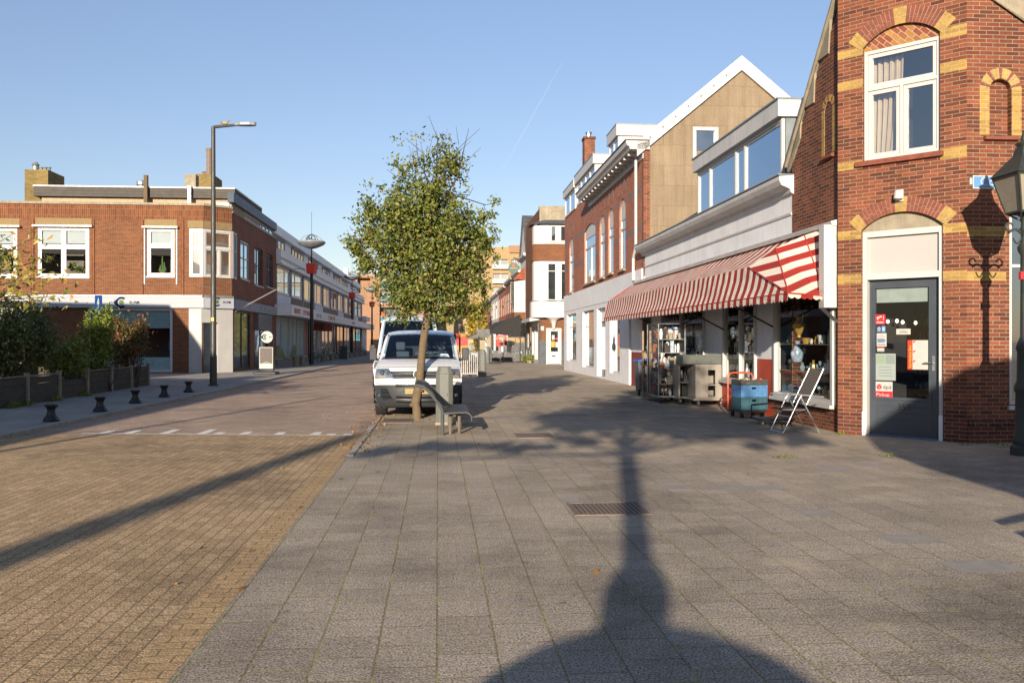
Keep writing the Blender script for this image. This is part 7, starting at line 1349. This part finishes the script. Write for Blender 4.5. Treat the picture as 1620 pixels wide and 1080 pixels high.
def crate(M_, w_, d_, z0, h_, mat, name='crate', lab=None, parent=None, group=None, loc=(0, 0, 0), slots=True):
    o = thing(name, loc, lab, 'crate', group); mb = MB(M_)
    mb.box(-w_, w_, -d_, 0, z0, z0 + .015)
    hl = [(-.05, .05, z0 + h_ * .68, z0 + h_ * .84)] if slots else []
    mb.wall(-w_, w_, z0, z0 + h_, hl, 0, .02); mb.wall(-w_, w_, z0, z0 + h_, hl, -d_, .02); mb.box(-w_, -w_ + .02, -d_, -.021, z0 + .016, z0 + h_); mb.box(w_ - .02, w_, -d_, -.021, z0 + .016, z0 + h_)
    mb.build('shell', mat, o); mb = MB(M_)
    for i in range(7): x = -w_ + (2 * w_) * i / 6; mb.box(x - .008, x + .008, .0, .012, z0 + .01, z0 + h_ * (.6 if slots and i == 3 else .9))
    mb.wall(-w_ - .012, w_ + .012, z0 + h_ - .03, z0 + h_ + .003, [], .014, .02); mb.build('ribs', mat, o); return o
crate(MM @ Matrix.Translation((-.12, -.05, 0)), .55, .62, 1.062, .24, m_gpl, lab='wide grey plastic crate on top of the grey display cabinets', loc=tuple(p_))
# blue crates on a cart with an orange handle
p_ = ground(1193, 661); ct = thing('push_cart', tuple(p_), 'small platform cart with orange red tube handle under the blue crates', 'cart'); F_ = Face(p_.xy, (1, .2), (0, -1)); MM = F_.M()
mb = MB(MM); mb.box(-.34, .30, -.56, .02, .13, .17); mb.build('platform', m_black, ct)
mb = MB(MM); mb.tube([(-.37, -.5, .12), (-.37, -.5, .86), (-.34, -.5, .93), (-.27, -.5, .96), (.12, -.5, .96), (.19, -.5, .93), (.22, -.5, .86), (.22, -.5, .16)], .022, 8); mb.build('handle', plain('orange_red_tube', '#b34a2c', .4, var=.06), ct, smooth=True)
for x in (-.26, .22):
    for y in (-.05, -.5): mb = MB(MM @ Matrix.Translation((x, y, .06)) @ Matrix.Rotation(R(90), 4, 'Y')); mb.lathe([(.06, -.02), (.06, .02)], (0, 0, 0), 12); mb.build('castor', m_black, ct)
crate(MM, .30, .44, .171, .27, plain('teal_crate', '#264c57', .5, var=.25, scale=6), lab='teal green plastic crate at the bottom of the cart stack', group='crates stacked on the push cart', loc=tuple(p_))
crate(MM, .30, .44, .443, .26, plain('blue_crate', '#41709c', .5, var=.3, scale=6), lab='light blue plastic crate in the middle of the cart stack', group='crates stacked on the push cart', loc=tuple(p_))
crate(MM, .305, .45, .705, .12, plain('black_crate', '#3a3b3a', .6, var=.3, scale=9), lab='shallow black crate on top of the blue one', group='crates stacked on the push cart', loc=tuple(p_), slots=False)
gd = thing('shelf_goods', tuple(p_), 'loose oddments heaped in the shallow black crate', 'goods'); mb = MB(MM); goods(mb, -.25, .25, -.4, -.04, .72, 40, 7, .14); mb.build('crockery', gm, gd)
# dark dolly on the ground
p_ = ground(1226, 674); dl = thing('plant_dolly', tuple(p_), 'low black board dolly lying behind the folding chair', 'dolly'); F_ = Face(p_.xy, (1, .1), (0, -1)); mb = MB(F_.M()); mb.slab([(-.25, -.75), (.45, -.75), (.45, -.1), (-.25, -.1)], .1, .13); mb.build('board', m_black, dl)
for x in (-.2, .4): mb = MB(F_.M() @ Matrix.Translation((x, -.15, .05)) @ Matrix.Rotation(R(90), 4, 'Y')); mb.lathe([(.05, -.02), (.05, .02)], (0, 0, 0), 10); mb.build('castor', m_steel, dl)
mb = MB(F_.M()); mb.tube([(-.28, -.5, .13), (-.28, -.5, .38), (.2, -.5, .42)], .02, 6); mb.build('handle', m_black, dl)
# folding garden chair
fc = thing('folding_chair', tuple(ground(1265, 682)), 'aluminium folding garden chair with dark fabric leaning back before the shop window', 'chair')
cs = ground(1239, 685); CY = cs.y; kx = CY / FPX
def cp(px, py, dv): # chair drawn in its side plane, dv: 0 near frame, 1 far frame
    q_ = at(px, py, CY); off = Vector((-.08, .50, 0)) * dv; return q_ + off
m_fab = plain('dark_mesh_fabric', '#4f4a44', .8, var=.12, scale=30)
for dv_ in (0, 1):
    mb = MB(); mb.tube([cp(1239, 685, dv_), cp(1264, 632, dv_), cp(1268, 626, dv_)], .0125, 8); mb.build('leg', m_alu, fc); mb = MB(); mb.tube([cp(1296, 684, dv_), cp(1266, 626, dv_)], .0125, 8); mb.build('leg', m_alu, fc)
    mb = MB(); mb.tube([cp(1303, 583, dv_), cp(1294, 603, dv_), cp(1276, 640, dv_)], .0125, 8); mb.build('back_frame', m_alu, fc); mb = MB(); mb.tube([cp(1238, 625, dv_), cp(1262, 624, dv_), cp(1303, 628, dv_)], .013, 8); mb.build('armrest', m_alu, fc)
    mb = MB(); mb.tube([cp(1238, 648, dv_), cp(1274, 648, dv_)], .0125, 8); mb.build('seat_rail', m_alu, fc)
mb = MB(); mb.face([cp(1302, 585, 0.03), cp(1302, 585, .97), cp(1277, 637, .97), cp(1277, 637, .03)]); mb.face([cp(1302.8, 585, 0.03), cp(1302.8, 585, .97), cp(1277.8, 637, .97), cp(1277.8, 637, .03)]); mb.build('backrest', m_fab, fc)
mb = MB(); mb.face([cp(1238, 647, .03), cp(1276, 647, .03), cp(1276, 647, .97), cp(1238, 647, .97)]); mb.face([cp(1238, 648.5, .03), cp(1276, 648.5, .03), cp(1276, 648.5, .97), cp(1238, 648.5, .97)]); mb.build('seat', m_fab, fc)
mb = MB()
for x, y in ((1303, 583), (1239, 684), (1295, 683), (1252, 660)): mb.tube([cp(x, y, 0), cp(x, y, 1)], .011, 6)
mb.build('cross_bar', m_alu, fc)

# ------------------------------------------------------------------ middle distance: railing, bicycles, terrace, banners
wr = thing('bike_railing', (-2.0, 41, 0), 'white painted tubular railing with a bicycle behind it beyond the van', 'railing'); x0, x1 = Xr(724, 41), Xr(755, 41); mb = MB()
for i in range(11): x = x0 + (x1 - x0) * i / 10; mb.tube([(x, 41, .12), (x, 41, 1.05)], .016, 5)
mb.build('bars', m_white, wr); mb = MB(); mb.tube([(x0, 41, 0), (x0, 41, 1.12), (x1, 41, 1.12), (x1, 41, 0)], .028, 6); mb.tube([(x0, 41, .14), (x1, 41, .14)], .025, 6); mb.tube([(x0, 41, .6), (x0 - .5, 40.4, .5), (x0 - .6, 40.2, 0)], .02, 5); mb.build('frame', m_white, wr)
def bicycle(x, y, ang, lb, col=None, grp='bicycles parked along the street'):
    o = thing('bicycle', (x, y, .07 if x < -8 else 0), lb, 'bicycle', grp); z0 = o.location.z; M_ = Matrix.Translation((x, y, z0)) @ Matrix.Rotation(R(ang), 4, 'Z')
    for wx in (-.53, .53):
        mb = MB(M_); mb.tube([(wx + .33 * math.cos(t), 0, .34 + .33 * math.sin(t)) for t in np.linspace(0, 6.283, 19)], .022, 5); wl = mb.build('wheel', m_tyre, o); mb = MB(M_)
        for k_ in range(8): t = k_ * math.pi / 8; mb.tube([(wx + .32 * math.cos(t), 0, .34 + .32 * math.sin(t)), (wx - .32 * math.cos(t), 0, .34 - .32 * math.sin(t))], .004, 3)
        mb.build('spokes', m_steel, wl)
    mb = MB(M_)
    for a_, b_ in (((-.53, .34), (-.1, .3)), ((-.1, .3), (-.22, .82)), ((-.22, .82), (.38, .85)), ((-.1, .3), (.4, .78)), ((-.53, .34), (-.2, .7)), ((.53, .34), (.38, .95))): mb.tube([(a_[0], 0, a_[1]), (b_[0], 0, b_[1])], .02, 6)
    mb.build('frame', col or m_black, o); mb = MB(M_); mb.box(-.34, -.08, -.07, .07, .9, .96); mb.tube([(-.22, 0, .8), (-.23, 0, .9)], .016, 5); mb.build('saddle', m_black, o, bevel=.02); mb = MB(M_); mb.tube([(.2, -.3, 1.06), (.38, -.25, 1.06), (.4, 0, 1.02), (.38, .25, 1.06), (.2, .3, 1.06)], .014, 5); mb.tube([(.38, 0, .9), (.4, 0, 1.02)], .016, 5); mb.build('handlebar', m_steel, o); return o
bk0 = bicycle(Xr(749, 42), 42.2, 75, 'dark bicycle parked behind the white railing')
bk1 = bicycle(Xr(499, 63), 63, 70, 'dark bicycle behind the nearest ring topped lamp post')
for px, Y, a_, lb in ((515, 72, 80, 'bicycle standing by the shop windows beyond the first lamp post'), (541, 88, 75, 'bicycle by the shop row near the second lamp post, nearer one of the pair'), (566, 104, 60, 'bicycle beyond the second lamp post by the pavilion'), (572, 108, 70, 'furthest bicycle at the end of the shop row')):
    o = copy_tree(bk1); o.location = (Xr(px, Y), Y, .07); o['label'] = lb
def block_(px, py, lb): 
    p_ = ground(px, py); o = thing('stone_block', (p_.x, p_.y, .07), lb, 'stone block', 'low stone blocks along the kerb of the shop row'); mb = MB(); mb.slab([(p_.x - .3, p_.y - .4), (p_.x + .3, p_.y - .4), (p_.x + .3, p_.y + .4), (p_.x - .3, p_.y + .4)], .07, .42); mb.slab([(p_.x - .2, p_.y - .3), (p_.x + .2, p_.y - .3), (p_.x + .2, p_.y + .3), (p_.x - .2, p_.y + .3)], .421, .56); mb.build('body', m_conc, o, bevel=.03); return o
b0_ = None
for i, (px, py) in enumerate(((513, 572.5), (521, 571), (529, 569.5), (537, 568.5), (552, 566.5), (561, 565.5), (569, 564.5), (576, 563.5))):
    p_ = ground(px, py); lb = 'one of the low pale stone blocks lining the kerb by the shop row'
    if b0_ is None: b0_ = block_(px, py, lb)
    else: o = copy_tree(b0_); o.location = (p_.x, p_.y, .07)
p_ = ground(545, 569); lb_ = thing('litter_bin', (p_.x, p_.y, .07), 'dark square litter bin by the shop row bicycles', 'bin'); mb = MB(); mb.box(p_.x - .3, p_.x + .3, p_.y - .3, p_.y + .3, .07, 1.1); mb.box(p_.x - .34, p_.x + .34, p_.y - .34, p_.y + .34, 1.101, 1.25); mb.build('body', m_anth, lb_, bevel=.03)
# terrace: black canopy, glass screens, bin, sign board
tc_ = thing('terrace_canopy', (-.3, 75, 0), 'large black fabric canopy sloping out over the terrace by the bay house', 'canopy')
mb = MB(); p0, p1, p2, p3 = at(823, 497, 74), at(823, 522, 70), at(772, 527, 70), at(787, 512, 92)
grd = lambda s_, t_: (Vector(p0) * (1 - s_) + Vector(p3) * s_) * (1 - t_) + (at(823, 533, 69) * (1 - s_) + at(773, 527, 88) * s_) * t_
G_ = [[grd(i / 8, j / 6) + Vector((0, 0, .5 * math.sin(math.pi * j / 6))) for j in range(7)] for i in range(9)]
for i in range(8):
    for j in range(6): mb.face([G_[i][j], G_[i + 1][j], G_[i + 1][j + 1], G_[i][j + 1]])
q0, q1 = at(823, 497, 69.3), at(773, 524, 70); mb.face([at(823.5, 498, 69), at(800, 507, 69), at(774, 524, 69), at(778, 527, 69), at(795, 527, 69), at(823.5, 537, 69)]); mb.build('fabric', plain('black_canvas', '#232322', .9, var=.15), tc_); mb = MB()
for x, y in ((778, 527), (823, 533)): a_ = at(x, y, 69); mb = MB(); mb.tube([(a_.x, 69, 0), a_], .05, 6); mb.build('post', m_pole, tc_)
gs = thing('terrace_screen', (0, 69.5, 0), 'row of low glass wind screens with dark lower panels round the terrace', 'screen'); xs = [Xr(x, 69) for x in (777, 797, 815, 830)]
mb = MB()
for a_, b_ in zip(xs, xs[1:]): mb.box(a_ + .04, b_ - .04, 68.98, 69.02, .75, 1.95)
mb.build('pane', glass_clear('terrace_glass', .2), gs); mb = MB()
for a_, b_ in zip(xs, xs[1:]): mb.box(a_ + .04, b_ - .04, 68.98, 69.02, .08, .74)
mb.build('lower_panel', m_black, gs); mb = MB()
for x in xs: mb.box(x - .035, x + .035, 68.95, 69.05, 0, 2.0)
mb.box(xs[0], xs[-1], 68.96, 69.04, 1.951, 2.0); mb.build('frame', m_pole, gs)
gs2 = thing('terrace_screen', (-4, 80, 0), 'further glass screen with sloping awning edge left of the canopy', 'screen'); mb = MB(); mb.box(Xr(738, 80), Xr(770, 80), 80, 80.05, .6, 1.9); mb.build('pane', bpy.data.materials['terrace_glass'], gs2); mb = MB(); a_, b_ = at(735, 535, 80), at(772, 518, 80); mb.tube([a_, b_], .06, 6); mb.face([a_, b_, (b_.x, 80.02, 1.95), (a_.x, 80.02, 1.8)]); mb.box(Xr(738, 80), Xr(770, 80), 79.96, 80.1, 0, .6); mb.build('frame', m_pole, gs2)
rs = thing('red_sign', tuple(at(794, 540, 73).xy) + (0,), 'bright red sign board glowing behind the terrace screens', 'sign'); mb = MB(); a_, b_ = at(785, 548, 73), at(802, 530, 73); mb.box(a_.x, b_.x, 73, 73.1, a_.z, b_.z, 0); mb.box(a_.x + .2, b_.x - .2, 72.99, 72.999, b_.z - .35, b_.z - .12, 1); mb.tube([(a_.x + .3, 73.05, 0), (a_.x + .3, 73.05, a_.z)], .05, 6); mb.build('board', [plain('bright_red', '#d02418', .5, var=.06, bmp=0), m_pap], rs)
p_ = ground(769, 575); tb_ = thing('round_litter_bin', tuple(p_), 'round grey metal litter bin beside the narrow cabinet', 'bin'); mb = MB(); mb.lathe([(.28, 0), (.3, .05), (.3, 1.05), (.34, 1.08), (.34, 1.2), (.2, 1.26)], tuple(p_), 16); mb.build('body', m_zinc, tb_, smooth=True)
ms = thing('menu_board', tuple(at(763, 540, 60).xy) + (0,), 'white letter box sign on a pole before the terrace', 'sign'); mb = MB(); a_, b_ = at(759, 553, 60), at(768, 538, 60); mb.box(a_.x, b_.x, 60, 60.15, a_.z, b_.z); mb.build('board', m_conc, ms); mb = MB(); mb.tube([(a_.x - .06, 60.05, 0), (a_.x - .06, 60.05, 3.0)], .05, 6); mb.box(a_.x - .2, b_.x + .3, 60, 60.4, 2.0, 2.5); mb.build('post', m_pole, ms)
m_redb = plain('banner_red', '#8d2420', .6, var=.1)
for px, Y, w_, lb in ((723, 62, .5, 'red banner with yellow foot beside the van, left of the pair'), (733, 62, .62, 'wider red and yellow banner beside the van, right of the pair')):
    x = Xr(px, Y); o = thing('banner_flag', (x, Y, 0), lb, 'banner', 'red and yellow banners by the railing'); mb = MB(); mb.box(x - w_ / 2, x + w_ / 2, Y, Y + .25, 1.35, 1.95, 0); mb.box(x - w_ / 2, x + w_ / 2, Y, Y + .25, .55, 1.349, 1); mb.ball((x, Y + .12, 2.05), (w_ * .45, .14, .2), 8, 0 if w_ < .6 else 1); mb.build('cloth', [m_redb, plain('banner_yellow', '#8f6f2c', .6, bmp=0)], o); mb = MB(); mb.tube([(x, Y + .1, 0), (x, Y + .1, .6)], .03, 5); mb.build('stand', m_black, o)
p_ = ground(838, 574); fp = thing('potted_shrub', tuple(p_), 'low green flowering plant at the foot of the bay house', 'plant'); C_, N_ = cloud([(p_.x, p_.y, .3, .6, .4, .4)], 700, .2, .35, 40); C_[:, 2] = np.maximum(C_[:, 2], .04); leaves('foliage', m_shrubg, C_, N_, .14, .08, fp); mb = MB(); mb.lathe([(.2, 0), (.28, .2)], tuple(p_), 10); mb.build('pot', m_conc, fp)
# fallen leaves round the kerb and over the road
pts = []
for _ in range(150):
    y = RNG.uniform(13, 19.5); pts.append((XR(y) + RNG.normal() * .14 + .05, y, .014))
for _ in range(30): y = RNG.uniform(13, 22); pts.append((XR(y) - abs(RNG.normal()) * 1.3, y, .012))
for _ in range(30): pts.append((RNG.uniform(-2.8, -.4), RNG.uniform(17, 19.6), .012))
for _ in range(14): pts.append((RNG.uniform(-4, 5), RNG.uniform(5, 14), .012))
pts += [tuple(ground(319, 868) + Vector((0, 0, .014))), tuple(ground(278, 925) + Vector((0, 0, .014)))]
C_ = np.array(pts); o = leaves('fallen_leaves', m_dry, C_, np.tile((0, 0, 1.), (len(C_), 1)), .06, .04); o['kind'] = 'stuff'; o['label'] = 'dry fallen leaves along the kerb and road edge'
# weeds in the joints before the corner house
C_ = []
for px, py, s_ in ((1240, 725, .1), (1405, 722, .06), (1590, 708, .12), (1530, 704, .1), (1330, 688, .05), (1580, 703, .1)):
    c_ = ground(px, py); C_ += [(c_.x + RNG.normal() * s_, c_.y + RNG.normal() * s_ * .5, .012 + abs(RNG.normal()) * .02) for _ in range(45)]
o = leaves('weeds', m_shrubg, np.array(C_), np.tile((0, -.3, 1.), (len(C_), 1)), .045, .012); o['kind'] = 'stuff'; o['label'] = 'small weeds growing in the paving joints'
